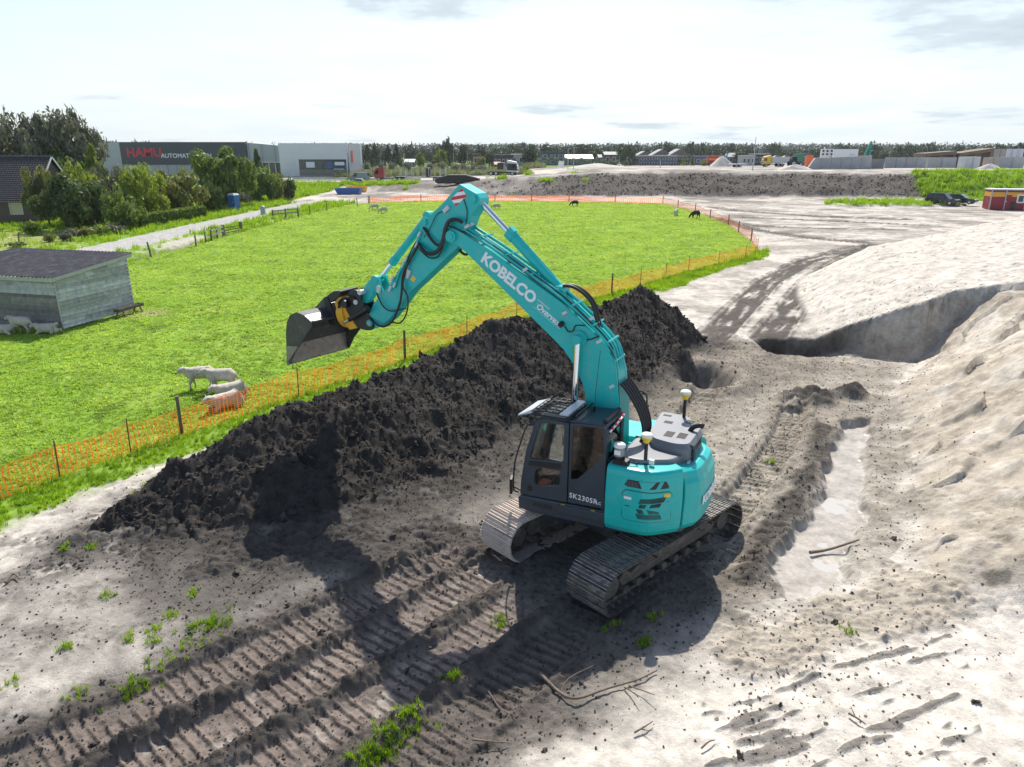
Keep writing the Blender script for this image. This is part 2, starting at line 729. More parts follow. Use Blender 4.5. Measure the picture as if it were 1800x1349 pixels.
def terrain_band(x, y, band):
    n_big = fbm(x, y, .22, 3, 1)
    n_mid = fbm(x, y, .9, 4, 2)
    n_fin = fbm(x, y, 4.0, 3, 3)
    near = 1 - sstep(40, 90, y)
    z = .05 * n_big + .035 * n_mid * near + .012 * n_fin * near
    # ---- general bare ground: pale dry crust with grey patches
    t = sstep(-.25, .35, n_big + .6 * n_mid)
    col = mixa(C_PALE[:, None], C_GREY[:, None], (.08 + .55 * t)[None])
    rough = np.full(x.shape, .95)
    region = np.zeros(x.shape, int)

    def paint(c, m):
        nonlocal col
        col = mixa(col, np.asarray(c)[:, None], m[None])

    fd, fs, fa, _ = polyline(x, y, FENCE)
    past = inside(x, y, PASTURE)

    soil, heap_m, wm = (np.zeros(x.shape, np.float32) for _ in range(3))
    if band == 0:
        # ---- loose pale field at the lower left: crumbly
        crumb = (x < -2) & (y < 16)
        cl = lumps(x, y, .17, 5, .35, crumb * near) * crumb * near * sstep(-.2, .3, n_mid)
        z += .10 * cl
        paint(C_DARK, np.clip(cl * 1.1, 0, .6))
        scr = sstep(.0, .45, fbm(x, y, 1.3, 5, 41, .62)) * (1 - sstep(-4, 0, x)) * (y < 22)
        paint(C_GREY * .55, .62 * scr)

        # ---- worked ground around the machine: darker dirt
        du = x * LT[0] + y * LT[1]
        dv = x * LN[0] + y * LN[1]
        work = sstep(-11.9, -10.9, dv + .35 * n_mid) * (1 - sstep(-6.3, -4.6, dv + .8 * n_mid)) * (1 - sstep(11.5, 13.5, du))
        paint(C_DARK * 1.25, .92 * work)
        z -= .10 * work
        z += work * near * (.05 * lumps(x, y, .16, 9, .7, work * near) + .02 * billow(x, y, 5, 2, 4))
        # the strip between the bank and the machine
        lane_b = sstep(-.2, 1.0, 3.2 - np.abs(polyline(x, y, [(-5, 13.2), (-1.5, 16.8), (2, 20.3), (6, 24.8), (9.5, 27.5)])[0] + .4 * n_mid))
        paint(C_GREY * .50, .88 * lane_b * (1 - work))
        # churned peat between the bank and the lanes
        chp = g2((330, 1012), (520, 1012), (650, 1002), (850, 980), (880, 925), (790, 905), (660, 935), (560, 905), (430, 950))
        chn = sstep(-.15, .35, np.where(inside(x, y, chp), 1, -1) * polyline(x, y, chp + chp[:1])[0] + .5 * n_mid + .2 * n_fin)
        paint(C_SOIL * 1.7, .9 * chn)
        z += chn * (.05 + .16 * np.clip(n_mid, -.3, 1) + .10 * lumps(x, y, .24, 8, .8, chn) + .05 * n_fin)
        # damp sand behind and right of the machine
        behind = inside(x, y, [(3.0, 14.5), (4.3, 11.2), (7, 12), (9, 14), (11, 18), (13.3, 23.4), (15.8, 27), (15, 30.5), (9, 30), (5, 25), (2.6, 19)])
        bd = polyline(x, y, [(3.0, 14.5), (4.3, 11.2), (7, 12), (9, 14), (11, 18), (13.3, 23.4), (15.8, 27), (15, 30.5), (9, 30), (5, 25), (2.6, 19), (3.0, 14.5)])[0]
        bm = np.where(behind, sstep(-.6, .8, bd + .6 * n_mid), 0)
        paint(C_DAMP * .52, .6 * bm)
        paint(C_DAMP * .68, .75 * bm * sstep(-.3, .3, n_mid + .4 * n_fin))
        z += bm * near * (.05 * lumps(x, y, .20, 12, .6, bm) + .06 * n_mid + .025 * billow(x, y, 3.2, 3, 14))
        # dark crumbs and mud lines beside the wet floor
        mud = polyline(x, y, [(4.75, 12.3), (5.95, 14.1), (7.3, 16.2), (8.5, 18.0), (9.3, 20)])[0]
        mm = sstep(.55, .05, mud + .5 * n_mid + .25 * n_fin)
        paint(C_DARK * .8, .9 * mm)
        z += mm * near * (.08 + .06 * n_fin + .07 * lumps(x, y, .25, 15, 1, mm * near))
        for (cx, cy, r0) in ((10.0, 22.6, 1.25), (11.6, 23.0, .9), (9.2, 21.9, .5)):
            m = sstep(1.0, .3, np.hypot(x - cx, (y - cy) * 1.3) / r0 + .5 * n_mid)
            paint(C_SOIL * 1.2, .95 * m)
            z += m * (.28 + .22 * lumps(x, y, .35, 19, 1, m) + .08 * n_fin)

    # ---- crawler lanes and wheel ruts
    for k, (path, hw, dep, rib, tone) in list(enumerate(LANES))[(0, 6, 99)[band]:]:
        d, s, a, _ = polyline(x, y, path)
        dd = d + .07 * n_mid + .03 * n_fin
        L = sum(math.dist(path[i], path[i + 1]) for i in range(len(path) - 1))
        ends = sstep(0, .8, a) * sstep(0, .6, L - a)
        m = sstep(hw, hw - .12, dd) * ends
        berm = np.exp(-((dd - hw - .10) / .11) ** 2) * ends
        z -= dep * m
        z += berm * (.03 + .10 * np.clip(n_mid + .4 * n_fin, -.4, 1) + .09 * lumps(x, y, .18, 31 + k, 1, berm * near)) * (1 if k < 6 else .6)
        if k < 6:
            ph = (a + .05 * n_fin + .10 * s * d) / (.2 if k < 4 else .25)
            ridge = np.clip(1 - np.abs((ph % 1.0) - .5) * (6.2 if k < 4 else 3.6), 0, 1)
            wear = sstep(-.45, .0, fbm(x, y, 1.1, 3, 50 + k))
            z += rib * m * (1.25 * ridge * wear + .3 * n_fin)
            pc = mixa(C_PINK, C_DARK * 1.3, tone)
            if k in (4, 5):
                pc = C_DAMP * .75
            paint(pc, .9 * m * (.55 + .45 * wear))
            paint(C_PALE * .8, .45 * m * sstep(.1, .5, fbm(x, y, 2.3, 3, 70 + k)) * (k in (1, 2, 4)))
            paint(C_SOIL * 1.3, .85 * m * (np.clip(1.15 - np.abs((ph % 1.0) - .36) * 7, 0, 1)) * wear)  # dark line beside each rib: its shade painted in with the soil colour
            paint(C_DARK if k < 4 else C_DAMP * .6, .8 * berm)
        else:
            streak = fbm(a * .35, s * d * 2.6, 1.0, 4, 60 + k) + .35 * n_mid
            paint(C_DARK * .9, .92 * m * sstep(-.55, -.02, streak))
            z += .06 * m * near * (streak + n_fin)
            paint(C_DARK, .8 * berm * sstep(-.1, .4, n_mid + .2))

    if band == 0:
        # a hole dug behind the machine
        pd = np.hypot((x - PIT[0]), (y - PIT[1]) * .8)
        z -= .75 * sstep(1.15, .55, pd + .12 * n_mid)
        z += .22 * np.exp(-((pd - 1.45) / .35) ** 2)

        # ---- sand heap
        d_b, s_b, a_b, _ = polyline(x, y, TOE_B)
        rise = np.interp(a_b, [0, 3.5, 8, 12, 18, 30], [.10, .22, .40, .50, .55, .68])
        zb = np.where(s_b < 0, d_b * rise, -.2)
        zb = zb * sstep(10.4, 13.0, y + .15 * (x - 8))
        toe_a = np.interp(y, [24, 30, 34, 40, 44, 50, 60], [12.0, 13.3, 14.3, 16.0, 17.5, 20.5, 28])
        za = np.clip((x - toe_a) * .47, -.3, None)
        za = za - .60 * np.clip(za - 2.05, 0, None) - np.clip(y - 46.5 - .12 * (x - 24), 0, None) * .55
        za = za + sstep(.05, .6, za) * (.16 * fbm(x, y, .35, 4, 88) + .05 * n_mid + .10 * np.clip(fbm(x * .5 + y * .8, (y * .5 - x * .8) * 3, .4, 3, 89), 0, 1))
        d_s, s_s, a_s, _ = polyline(x, y, SCARP)
        ds = d_s * s_s + .55 * fbm(x, y, .55, 4, 90) + .12 * n_mid      # > 0 beyond the scarp
        cut = np.clip((ds + 1.05) / 1.1, 0, 1)
        zb2 = zb - .85 * np.clip(zb - 2.3, 0, None)
        zb2 = mixa(zb2, np.minimum(zb2, np.maximum(za - .05, 0)), sstep(28.6, 30.6, y + .3 * n_mid))
        # runnels and slumped shelves on the dug face
        run = fbm(x * .9 + y * .35, y * .9 - x * .35, .55, 4, 95)
        qs = (-.50 * x + .866 * y) * .62 + .70 * fbm(x, y, .30, 4, 96)
        ledge = (1 - (qs % 1.0)) * sstep(.0, .25, fbm(x * .8, y * .8, .5, 3, 97) + .08) * sstep(30, 27.5, y)
        slope_m = sstep(.05, .7, zb2)
        crumbly = sstep(.0, .25, fbm(x * .87 + y * .5, (y * .87 - x * .5) * 2.2, .35, 4, 93) - .04)
        zb2 = zb2 + slope_m * (.16 * run + .30 * ledge + .04 * n_mid + .06 * crumbly * lumps(x, y, .14, 99, .8, crumbly * slope_m) + .03 * crumbly * n_fin + .10 * fbm((x * .87 + y * .5) * .5, (y * .87 - x * .5) * 2.2, 1.0, 4, 98))
        heap = np.where(x > 1.0, np.maximum(np.maximum(zb2, 0), np.maximum(za, 0) * cut), 0.0)
        heap = np.where((y > 30) & (x < 10.5), 0, heap)
        # shallow trench in front of the scarp
        tr = sstep(.05, -.22, ds) * sstep(-3.2, -.9, ds) * sstep(10.2, 5.5, a_s) * sstep(0, 1.2, a_s)
        heap_m = sstep(.04, .25, heap)
        z = z * (1 - .6 * heap_m) + heap - .75 * tr
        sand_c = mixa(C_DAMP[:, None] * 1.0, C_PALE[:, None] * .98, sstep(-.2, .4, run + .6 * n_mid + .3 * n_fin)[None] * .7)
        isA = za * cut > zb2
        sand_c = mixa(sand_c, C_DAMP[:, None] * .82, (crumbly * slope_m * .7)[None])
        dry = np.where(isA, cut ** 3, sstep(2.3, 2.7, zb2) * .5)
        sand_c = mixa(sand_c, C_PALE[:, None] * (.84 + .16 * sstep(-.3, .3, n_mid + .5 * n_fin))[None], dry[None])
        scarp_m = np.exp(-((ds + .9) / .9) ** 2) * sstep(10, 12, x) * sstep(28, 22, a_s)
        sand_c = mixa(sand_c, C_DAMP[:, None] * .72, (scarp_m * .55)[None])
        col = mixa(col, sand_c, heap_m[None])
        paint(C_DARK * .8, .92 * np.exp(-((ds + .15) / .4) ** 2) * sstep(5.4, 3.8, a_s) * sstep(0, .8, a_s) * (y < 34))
        # darker crumbs low on the dug face
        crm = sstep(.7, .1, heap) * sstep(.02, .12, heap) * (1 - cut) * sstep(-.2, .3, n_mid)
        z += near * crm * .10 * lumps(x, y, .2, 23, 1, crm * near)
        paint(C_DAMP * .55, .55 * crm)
        specks = sstep(.54, .68, perlin(x * 2.6, y * 2.6, 77) + .35 * perlin(x * 7, y * 7, 78)) * heap_m
        paint(C_DARK * 1.4, .7 * specks * dry)

        # ---- pale dry sand at the lower right, with scraped dark streaks
        pm = inside(x, y, [(.5, 8.5), (1.6, 8.8), (2.8, 9.4), (3.8, 9.9), (5.4, 10.9), (8.5, 11.6), (14, 13), (14, 3), (-.2, 3), (-.1, 7.8)])
        pdist = polyline(x, y, [(-.2, 3), (-.1, 7.8), (.5, 8.5), (1.6, 8.8), (2.8, 9.4), (3.8, 9.9), (5.4, 10.9), (8.5, 11.6), (14, 13)])[0]
        pale = np.where(pm, sstep(.0, 1.1, pdist + .75 * n_mid + .2 * n_fin), 0)
        paint(C_PALE * 1.05, .95 * pale)
        z += pale * (.06 * n_big + .05 * n_mid - .02 * n_fin)
        sx, sy = (x * .93 + y * .37), (-x * .37 + y * .93)
        streak = sstep(.26, .46, perlin(sx * .55, sy * 4.6, 81) + .45 * perlin(sx * 2.4, sy * 9, 82)) * inside(x, y, [(2.5, 7), (3.0, 9.3), (6.5, 10.7), (7.8, 10.3), (6.3, 7.2)])
        z += (.035 + .05 * n_fin) * streak * pale
        paint(C_GREY * .7, .8 * streak * pale)
        drk = sstep(.25, .5, fbm(x, y, 1.6, 4, 83)) * (1 - sstep(.2, 1.6, pdist))
        paint(C_GREY * .55, .7 * drk * (y < 14) * (x > -2))

        # damp crumbly apron between the pale sand and the wet floor
        app = g2((1235, 1140), (1290, 1060), (1350, 1085), (1480, 1035), (1560, 985), (1680, 1030), (1720, 1085), (1620, 1125), (1490, 1145), (1390, 1200), (1290, 1190))
        ap = np.where(inside(x, y, app), 1, -1) * polyline(x, y, app + app[:1])[0] + .45 * n_mid + .15 * n_fin
        ap = sstep(-.1, .3, ap)
        z += ap * (.05 + .055 * lumps(x, y, .13, 61, .7, ap) + .06 * n_fin + .05 * n_mid)
        paint(C_DAMP * .95, .85 * ap)

        # ---- wet floor of the trench
        wp = [(4.75, 11.35), (5.5, 11.2), (6.9, 12.2), (7.9, 13.9), (9.0, 15.9), (10.3, 18.6), (11.5, 21.0), (10.2, 20.6), (8.9, 18.6), (7.7, 16.2), (6.3, 14.2), (5.2, 12.7)]
        wi = inside(x, y, wp)
        wd = polyline(x, y, wp + wp[:1])[0]
        wm = np.where(wi, sstep(.05, .3, wd + .42 * n_mid + .12 * n_fin), 0)
        z = mixa(z, -.21 + .055 * fbm(x, y, .8, 3, 66) + .008 * n_fin + .03 * np.clip(np.sin((x * .5 + y * .86) * 3.1 + 2 * n_mid) - .8, 0, 1), wm)
        paint(C_WET * 1.35, .85 * wm)
        rough = mixa(rough, .10 + .25 * sstep(-.2, .4, n_mid), wm)

        # ---- black soil bank
        dc, sc, ac, hc = polyline(x, y, CREST)
        wob = .35 * fbm(x, y, .55, 3, 101) + .18 * n_mid
        hb = hc + .18 * n_mid - (dc + wob) * np.where(sc < 0, np.interp(ac, [0, 8, 14], [.50, .54, .64]), .80)
        zs = .5 * (hb + np.sqrt(hb * hb + .02))
        zs = np.where(dc < 7, zs, 0)
        soil = sstep(.10, .28, zs + .08 * n_fin)
        rub = soil * near
        lum1, lum2, lum3 = (lumps(x, y, c_, s_, f_, (dc < 6) * near) for c_, s_, f_ in ((.62, 103, .8), (.27, 105, .9), (.13, 107, 1)))
        z = z + zs + rub * (.24 * n_mid + .14 * lum1 * sstep(-.1, .3, n_mid) + .07 * lum2 + .06 * lum3 + .07 * n_fin + .03 * billow(x, y, 3.2, 3, 109) - .06)
        soil_c = mixa(C_SOIL[:, None], C_DARK[:, None] * .95, sstep(.15, .65, n_mid + .4 * n_big)[None] * .7)
        col = mixa(col, soil_c, soil[None])
        # spill of crumbs in front of the toe
        spill = sstep(1.0, .0, -hb + .7 * n_mid) * (1 - soil) * (dc < 7)
        paint(C_SOIL * 1.3, .9 * spill * sstep(-.5, .05, n_mid + .8 * lum3))
        z += near * spill * .05 * (lum2 + lum3)

    # driven-over ground beyond the bank: dark smears along the haul route
    hl = sstep(20, 30, x) * sstep(44, 60, y) * (~past) * (1 - heap_m)
    paint(C_DARK * 1.6, .75 * hl * sstep(.05, .45, fbm(x * .35, y, .35, 4, 160)))
    paint(C_GREY * 1.3, .5 * hl * sstep(-.1, .3, fbm(x * .5, y, .9, 3, 162)))
    # ---- pasture and the uncut strip outside the netting
    strip = (~past) & (y < 60) & (x < 21.5)
    sw = np.interp(fa, [0, 8, 16, 30, 45, 58], [1.3, 1.5, 1.4, 1.7, 2.0, 1.2])
    sm = np.where(strip, sstep(sw + .35, sw - .35, fd + .55 * fbm(x, y, .7, 3, 120) + .25 * n_fin), 0) * (1 - soil)
    gm = np.where(past, 1.0, sm)
    verge = (~past) & (x < -25) & (y < 118)
    gm = np.where(verge, sstep(-.25, .05, n_mid + .25), gm)
    g1 = sstep(-.3, .35, fbm(x, y, .35, 4, 122) + .3 * n_mid)
    g2_ = sstep(.05, .45, fbm(x, y, 1.3, 3, 124))
    gc = mixa(mixa(C_GRASS[:, None], C_GRASS3[:, None], g1[None] * .7), C_GRASS2[:, None], g2_[None] * .65)
    dung = sstep(.50, .58, perlin(x * .8, y * .8, 130) + .25 * perlin(x * 3, y * 3, 131)) * past
    gc = mixa(gc, (C_GRASS2 * .6)[:, None], dung[None] * .8)
    col = mixa(col, gc, gm[None])
    z = mixa(z, .05 * n_big + near * (.055 * np.clip(n_mid, -.4, 1) + .02 * n_fin), np.where(past, 1.0, sm))
    z = np.where(past, z - .03, z)
    # trampled patch by the shelter and by the trough
    tp = sstep(1.5, .4, np.hypot((x + 19.1) * .8, (y - 36.0) * .9) + .4 * n_mid) * past
    paint((.30, .25, .18), .8 * tp)

    # ---- lane on the left, its verges, the muddy gateway
    dr, sr, ar, _ = polyline(x, y, ROAD)
    rm = sstep(2.35, 2.1, dr + .10 * n_mid)
    z = mixa(z, .06 + 0 * z, sstep(2.9, 2.2, dr))
    paint(C_ASPH * 1.15, rm * .95)
    paint(C_ASPH * .8, rm * .35 * sstep(-.1, .4, n_mid))
    gate = sstep(1.0, .2, np.hypot((x + 30.4) / 2.2, (y - 66) / 9) + .4 * n_mid)
    paint(C_PALE * .8, .9 * gate * (1 - rm) * np.where(past, 0, 1))
    dd_, sd_, ad_, _ = polyline(x, y, DITCH)
    dit = np.exp(-((dd_ - .9) / .55) ** 2) * (~past) * sstep(112, 105, y)
    z -= .55 * dit
    paint(C_DARK * 1.3, .75 * dit)

    # ---- yard and lawn by the house
    yard = (x < -37.2) & (y > 20) & (y < 75)
    paint((.30, .27, .12), np.where(yard, .75 * sstep(-.3, .2, n_mid + .1), 0) * sstep(-38, -42, x))

    slope, mr, farm = (np.zeros(x.shape, np.float32) for _ in range(3))
    if band == 2:
        # ---- far part: embankment, plateau, crossing road
        yb = np.interp(x, [-60, -30, 0, 40, 62, 74, 95, 130], [152, 150, 132, 131, 130, 124, 119, 118]) + 1.6 * fbm(x, y, .05, 3, 140)
        run_l = np.interp(x, [-60, -10, 20, 60, 100], [16, 13, 11, 11, 11])
        e = np.clip((y - yb + 1.2 * fbm(x, y, .25, 3, 141)) / run_l, 0, 1)
        farm = sstep(110, 122, y)
        zp = plateau(x)
        zp = zp - np.clip(zp - 1.2, 0, None) * np.clip((y - 168) / 190, 0, 1)
        z = mixa(z, zp * e + .10 * n_big, farm)
        zone = farm
        tone = sstep(-.3, .3, fbm(x, y, .07, 4, 142) + .5 * fbm(x, y, .4, 3, 143))
        far_c = mixa(C_PALE[:, None] * .9, C_GREY[:, None] * 1.1, tone[None])
        col = mixa(col, far_c, (zone * (~past))[None])
        slope = e * (1 - e) * 4
        z += np.clip(slope * 2, 0, 1) * .7 * fbm(x, y, .35, 4, 145) * farm
        dk = sstep(-8, 14, x + 6 * fbm(x, y, .08, 2, 146))
        paint(C_DARK * 1.25, np.clip(slope * 3, 0, 1) * (.35 + .6 * dk))
        paint(C_GREY * .75, sstep(.35, .0, np.abs(y - yb - run_l - 4) / 9) * dk * .85)
        # grey washed gullies left of the dark part
        gul = sstep(.0, .5, np.sin((x + .5 * y) * .9 + 4 * fbm(x, y, .1, 2, 147))) * slope * (1 - dk) * sstep(-26, -20, x)
        paint(C_GREY * .9, .8 * gul)
        weeds = sstep(.15, .4, fbm(x, y, .16, 3, 148) - .05) * sstep(-30, -18, x) * (1 - sstep(10, 24, x)) * np.clip(e * 3, 0, 1) * (y < 165)
        paint((.10, .15, .03), .85 * weeds * farm)
        # green mound on the right
        gmx = sstep(0, 1, (x - 70 - 4 * n_big) / 5) * sstep(117, 121, y) * sstep(139, 133, y)
        paint(C_GRASS * .95, .95 * gmx)
        z += gmx * .5 * np.clip(fbm(x, y, .3, 3, 149) + .3, 0, 1)
        # weedy edge in front of the parked cars
        we = inside(x, y, [(44, 104), (52, 102), (62, 104), (70, 112), (66, 118), (50, 116)])
        paint(C_GRASS * .9, np.where(we, .9 * sstep(-.3, .1, n_mid + n_big), 0))
        z += np.where(we, .25 + .15 * n_mid, 0)
        # grass beyond: fields, verges
        fld = sstep(0, 1, (y - np.interp(x, [-200, -40, 5, 25, 45, 60], [176, 200, 222, 232, 300, 420])) / 3)
        paint(np.array((.12, .20, .03)), .95 * fld * (1 - sstep(60, 90, x)))
        paint(np.array((.26, .23, .10)), .9 * fld * (y > 268) * (y < 330) * (1 - sstep(-10, 10, x)))
        lv = sstep(0, 1, (-x - 36.8) / .4) * sstep(112, 120, y) * sstep(178, 170, y)
        paint(C_GRASS * .8, .9 * lv)
        l2 = sstep(158, 160, y) * sstep(172, 169, y) * sstep(-19, -23, x)
        paint(C_GRASS * .85, .9 * l2)
        yr = 183.0 - .06 * (x + 40)
        mr = sstep(4.4, 4.0, np.abs(y - yr)) * sstep(-5, -12, x)
        paint((.19, .19, .19), .95 * mr)
        # the far plain
        pl = sstep(420, 480, y)
        paint((.10, .14, .045), .9 * pl)
        z = np.where(y > 160, mixa(z, np.where(x < 5, .9, zp), sstep(160, 190, y)), z)
        rise_f = sstep(700, 1800, y)
        z = z + 0 * rise_f

    # regions that become objects of their own
    region = np.where(past, 1, region)
    region = np.where(soil > .5, 2, region)
    region = np.where((heap_m > .5) & (x > 8.0), 3, region)
    region = np.where(rm > .5, 4, region)
    region = np.where((slope > .25) & (x > -6) & (y < 150) & farm.astype(bool), 5, region)
    region = np.where(mr > .5, 6, region)
    return z, col, rough, region, wm, gm


def hz(x, y):
    return float(terrain(np.array([x]), np.array([y]))[0][0])


# rows get wider and farther apart with distance, so near ground carries the detail
NU = 1000
ys = [4.2]
while ys[-1] < 14:
    ys.append(ys[-1] + (.10 if ys[-1] < 6.6 else .025))
while ys[-1] < 46:
    ys.append(ys[-1] + max(.025, .0052 * (ys[-1] - 7)))
while ys[-1] < 135:
    ys.append(ys[-1] * 1.0055)
while ys[-1] < 420:
    ys.append(ys[-1] * 1.012)
while ys[-1] < 7000:
    ys.append(ys[-1] * 1.06)
ys = np.array(ys)
uu = np.linspace(-1, 1, NU)
uu = .72 * uu + .28 * uu ** 3
GX = uu[None, :] * (7.5 + .93 * ys[:, None])
GY = np.repeat(ys[:, None], NU, 1)
gz, gcol, grough, greg, gwet, ggrass = terrain(GX.ravel(), GY.ravel())


def ground_material():
    m = bpy.data.materials.new('earth')
    m.use_nodes = True
    N, L = m.node_tree.nodes, m.node_tree.links
    b = N['Principled BSDF']
    b.inputs['Specular IOR Level'].default_value = 0.1
    at = N.new('ShaderNodeAttribute')
    at.attribute_name = 'tint'
    ar = N.new('ShaderNodeAttribute')
    ar.attribute_name = 'gloss'
    tc = N.new('ShaderNodeTexCoord')
    n1 = N.new('ShaderNodeTexNoise')
    n1.inputs['Scale'].default_value = 2.6
    n1.inputs['Detail'].default_value = 12
    n1.inputs['Roughness'].default_value = 0.75
    L.new(tc.outputs['Object'], n1.inputs['Vector'])
    mr = N.new('ShaderNodeMapRange')
    mr.inputs[1].default_value, mr.inputs[2].default_value = .25, .75
    mr.inputs[3].default_value, mr.inputs[4].default_value = .45, 1.5
    L.new(n1.outputs['Fac'], mr.inputs[0])
    vm = N.new('ShaderNodeVectorMath')
    vm.operation = 'SCALE'
    L.new(at.outputs['Color'], vm.inputs[0])
    L.new(mr.outputs[0], vm.inputs['Scale'])
    L.new(vm.outputs[0], b.inputs['Base Color'])
    L.new(ar.outputs['Fac'], b.inputs['Roughness'])
    n2 = N.new('ShaderNodeTexNoise')
    n2.inputs['Scale'].default_value = 22.0
    n2.inputs['Detail'].default_value = 7
    n2.inputs['Roughness'].default_value = 0.7
    L.new(tc.outputs['Object'], n2.inputs['Vector'])
    bs = N.new('ShaderNodeMapRange')          # wet floor stays smooth
    bs.inputs[1].default_value, bs.inputs[2].default_value = .5, .9
    bs.inputs[3].default_value, bs.inputs[4].default_value = .06, .8
    L.new(ar.outputs['Fac'], bs.inputs[0])
    bp = N.new('ShaderNodeBump')
    bp.inputs['Distance'].default_value = 0.035
    L.new(bs.outputs[0], bp.inputs['Strength'])
    L.new(n2.outputs['Fac'], bp.inputs['Height'])
    L.new(bp.outputs[0], b.inputs['Normal'])
    return m


EARTH = ground_material()
ii = np.arange(len(ys) - 1)[:, None] * NU + np.arange(NU - 1)[None, :]
quads = np.stack([ii, ii + 1, ii + 1 + NU, ii + NU], -1).reshape(-1, 4)
qreg = np.max(np.stack([greg[quads[:, k]] for k in (0, 2)], -1), -1)
REGIONS = [(0, 'ground', 'bare sandy ground churned by crawler tracks'), (1, 'pasture', 'bright green grazed pasture behind orange netting'),
           (2, 'soil_bank', 'long bank of black lumpy topsoil beside the excavator'), (3, 'sand_heap', 'large pale sand heap with a dug face on the right'),
           (4, 'road', 'narrow grey lane along the left of the pasture'), (5, 'embankment', 'dark earth embankment across the far side of the site'),
           (6, 'main_road', 'asphalt road crossing in front of the white building')]
for rid, nm, lab in REGIONS:
    q = quads[qreg == rid]
    used, inv = np.unique(q, return_inverse=True)
    inv = inv.reshape(-1, 4)
    me = bpy.data.meshes.new(nm)
    me.vertices.add(len(used))
    co = np.stack([GX.ravel()[used], GY.ravel()[used], gz[used]], -1).astype(np.float32)
    me.vertices.foreach_set('co', co.ravel())
    me.loops.add(len(inv) * 4)
    me.loops.foreach_set('vertex_index', inv.ravel().astype(np.int32))
    me.polygons.add(len(inv))
    me.polygons.foreach_set('loop_start', np.arange(0, len(inv) * 4, 4, dtype=np.int32))
    me.polygons.foreach_set('loop_total', np.full(len(inv), 4, np.int32))
    me.update(calc_edges=True)
    me.polygons.foreach_set('use_smooth', np.ones(len(inv), bool))
    a = me.attributes.new('tint', 'FLOAT_COLOR', 'POINT')
    a.data.foreach_set('color', np.concatenate([gcol[:, used].T, np.ones((len(used), 1))], 1).astype(np.float32).ravel())
    a = me.attributes.new('gloss', 'FLOAT', 'POINT')
    a.data.foreach_set('value', grough[used].astype(np.float32))
    me.materials.append(EARTH)
    o = meshobj(nm, me)
    tag(o, lab, None, None, 'structure')

# ================================================================== the excavator
from mathutils.geometry import tessellate_polygon

TEAL = mat('teal_paint', (.012, .45, .43), .33, 0, var=.07, vscale=2.0, spec=.4, dirt=(.14, .36, .33), dscale=4, dthr=(.54, .8), coat=.05)
NAVY = mat('slate_paint', (.032, .046, .062), .42, 0, var=.15, vscale=3, coat=.1)
HOOD = mat('grey_cover', (.145, .16, .185), .5, 0, var=.12, vscale=3, dirt=(.21, .205, .20), dscale=4, dthr=(.55, .85))
BLACK = mat('black_steel', (.012, .012, .014), .45, .0, var=.3, vscale=8)
RUBBER = mat('black_hose', (.014, .014, .015), .5)
CHROME = mat('chrome_rod', (.75, .77, .8), .08, 1.0)
STEEL = mat('worn_steel', (.20, .19, .18), .42, .65, var=.3, vscale=5, dirt=(.055, .045, .038), dscale=4, dthr=(.42, .62), bump=.3, bscale=30)
BUCK = mat('bucket_steel', (.055, .058, .062), .40, .35, var=.35, vscale=4, dirt=(.14, .115, .09), dscale=3.2, dthr=(.55, .75), bump=.25, bscale=25)
BUCK2 = mat('scoured_steel', (.26, .24, .22), .38, .45, var=.25, vscale=6, dirt=(.10, .08, .065), dscale=5, dthr=(.55, .7))
YEL = mat('tiltrotator_yellow', (.72, .38, .02), .4, 0, var=.1)
YELP = mat('sensor_yellow', (.80, .52, .03), .4)
WHITE = mat('white_decal', (.80, .81, .82), .5)
CREAM = mat('antenna_white', (.80, .78, .72), .45)
GREYB = mat('sensor_grey', (.55, .57, .58), .5)
MUDDY = mat('muddy_shoe', (.31, .27, .235), .75, .0, var=.3, vscale=7, dirt=(.045, .038, .032), dscale=2.6, dthr=(.46, .64), bump=.6, bscale=30, coords='Generated')
MUDDK = mat('muddy_frame', (.10, .088, .078), .8, 0, var=.35, vscale=5, dirt=(.22, .19, .16), dscale=3.5, dthr=(.5, .7), bump=.6, bscale=24)
SHOE_L = mat('dusty_shoe', (.50, .42, .36), .8, 0, var=.2, vscale=5, dirt=(.22, .17, .14), dscale=3, dthr=(.52, .75), bump=.5, bscale=30)
SHOE_D = mat('peaty_shoe', (.085, .075, .068), .55, .1, var=.5, vscale=5, dirt=(.27, .245, .215), dscale=2.4, dthr=(.54, .68), bump=.7, bscale=26)
GLASS = glass_mat('cab_glass', (.90, .94, .93), .4)
GLASS_T = glass_mat('tinted_glass', (.16, .16, .18), .35)
RED = mat('red_paint', (.62, .02, .025), .4)
ORANGE = mat('orange_cloth', (.75, .12, .02), .8)
SEATM = mat('seat_cloth', (.04, .042, .045), .85)

EX = empty('excavator', (2.2, 13.55, 0.0), R(152), 'teal crawler excavator with raised arm and wide bucket beside the black soil bank', 'excavator')


def panel_with_holes(mb, outer, holes, y0, y1):
    """A flat plate in x-z with openings, from y0 to y1."""
    loops = [outer] + holes
    flat = [p for l in loops for p in l]
    tri = tessellate_polygon([[Vector((p[0], p[1], 0)) for p in l] for l in loops])
    n = len(flat)
    vs = [(p[0], y0, p[1]) for p in flat] + [(p[0], y1, p[1]) for p in flat]
    fs = []
    for t in tri:
        fs.append((t[0], t[1], t[2]))
        fs.append((t[2] + n, t[1] + n, t[0] + n))
    k = 0
    for l in loops:
        for i in range(len(l)):
            a, b = k + i, k + (i + 1) % len(l)
            fs.append((a, b, b + n, a + n))
        k += len(l)
    return mb.add(vs, fs)


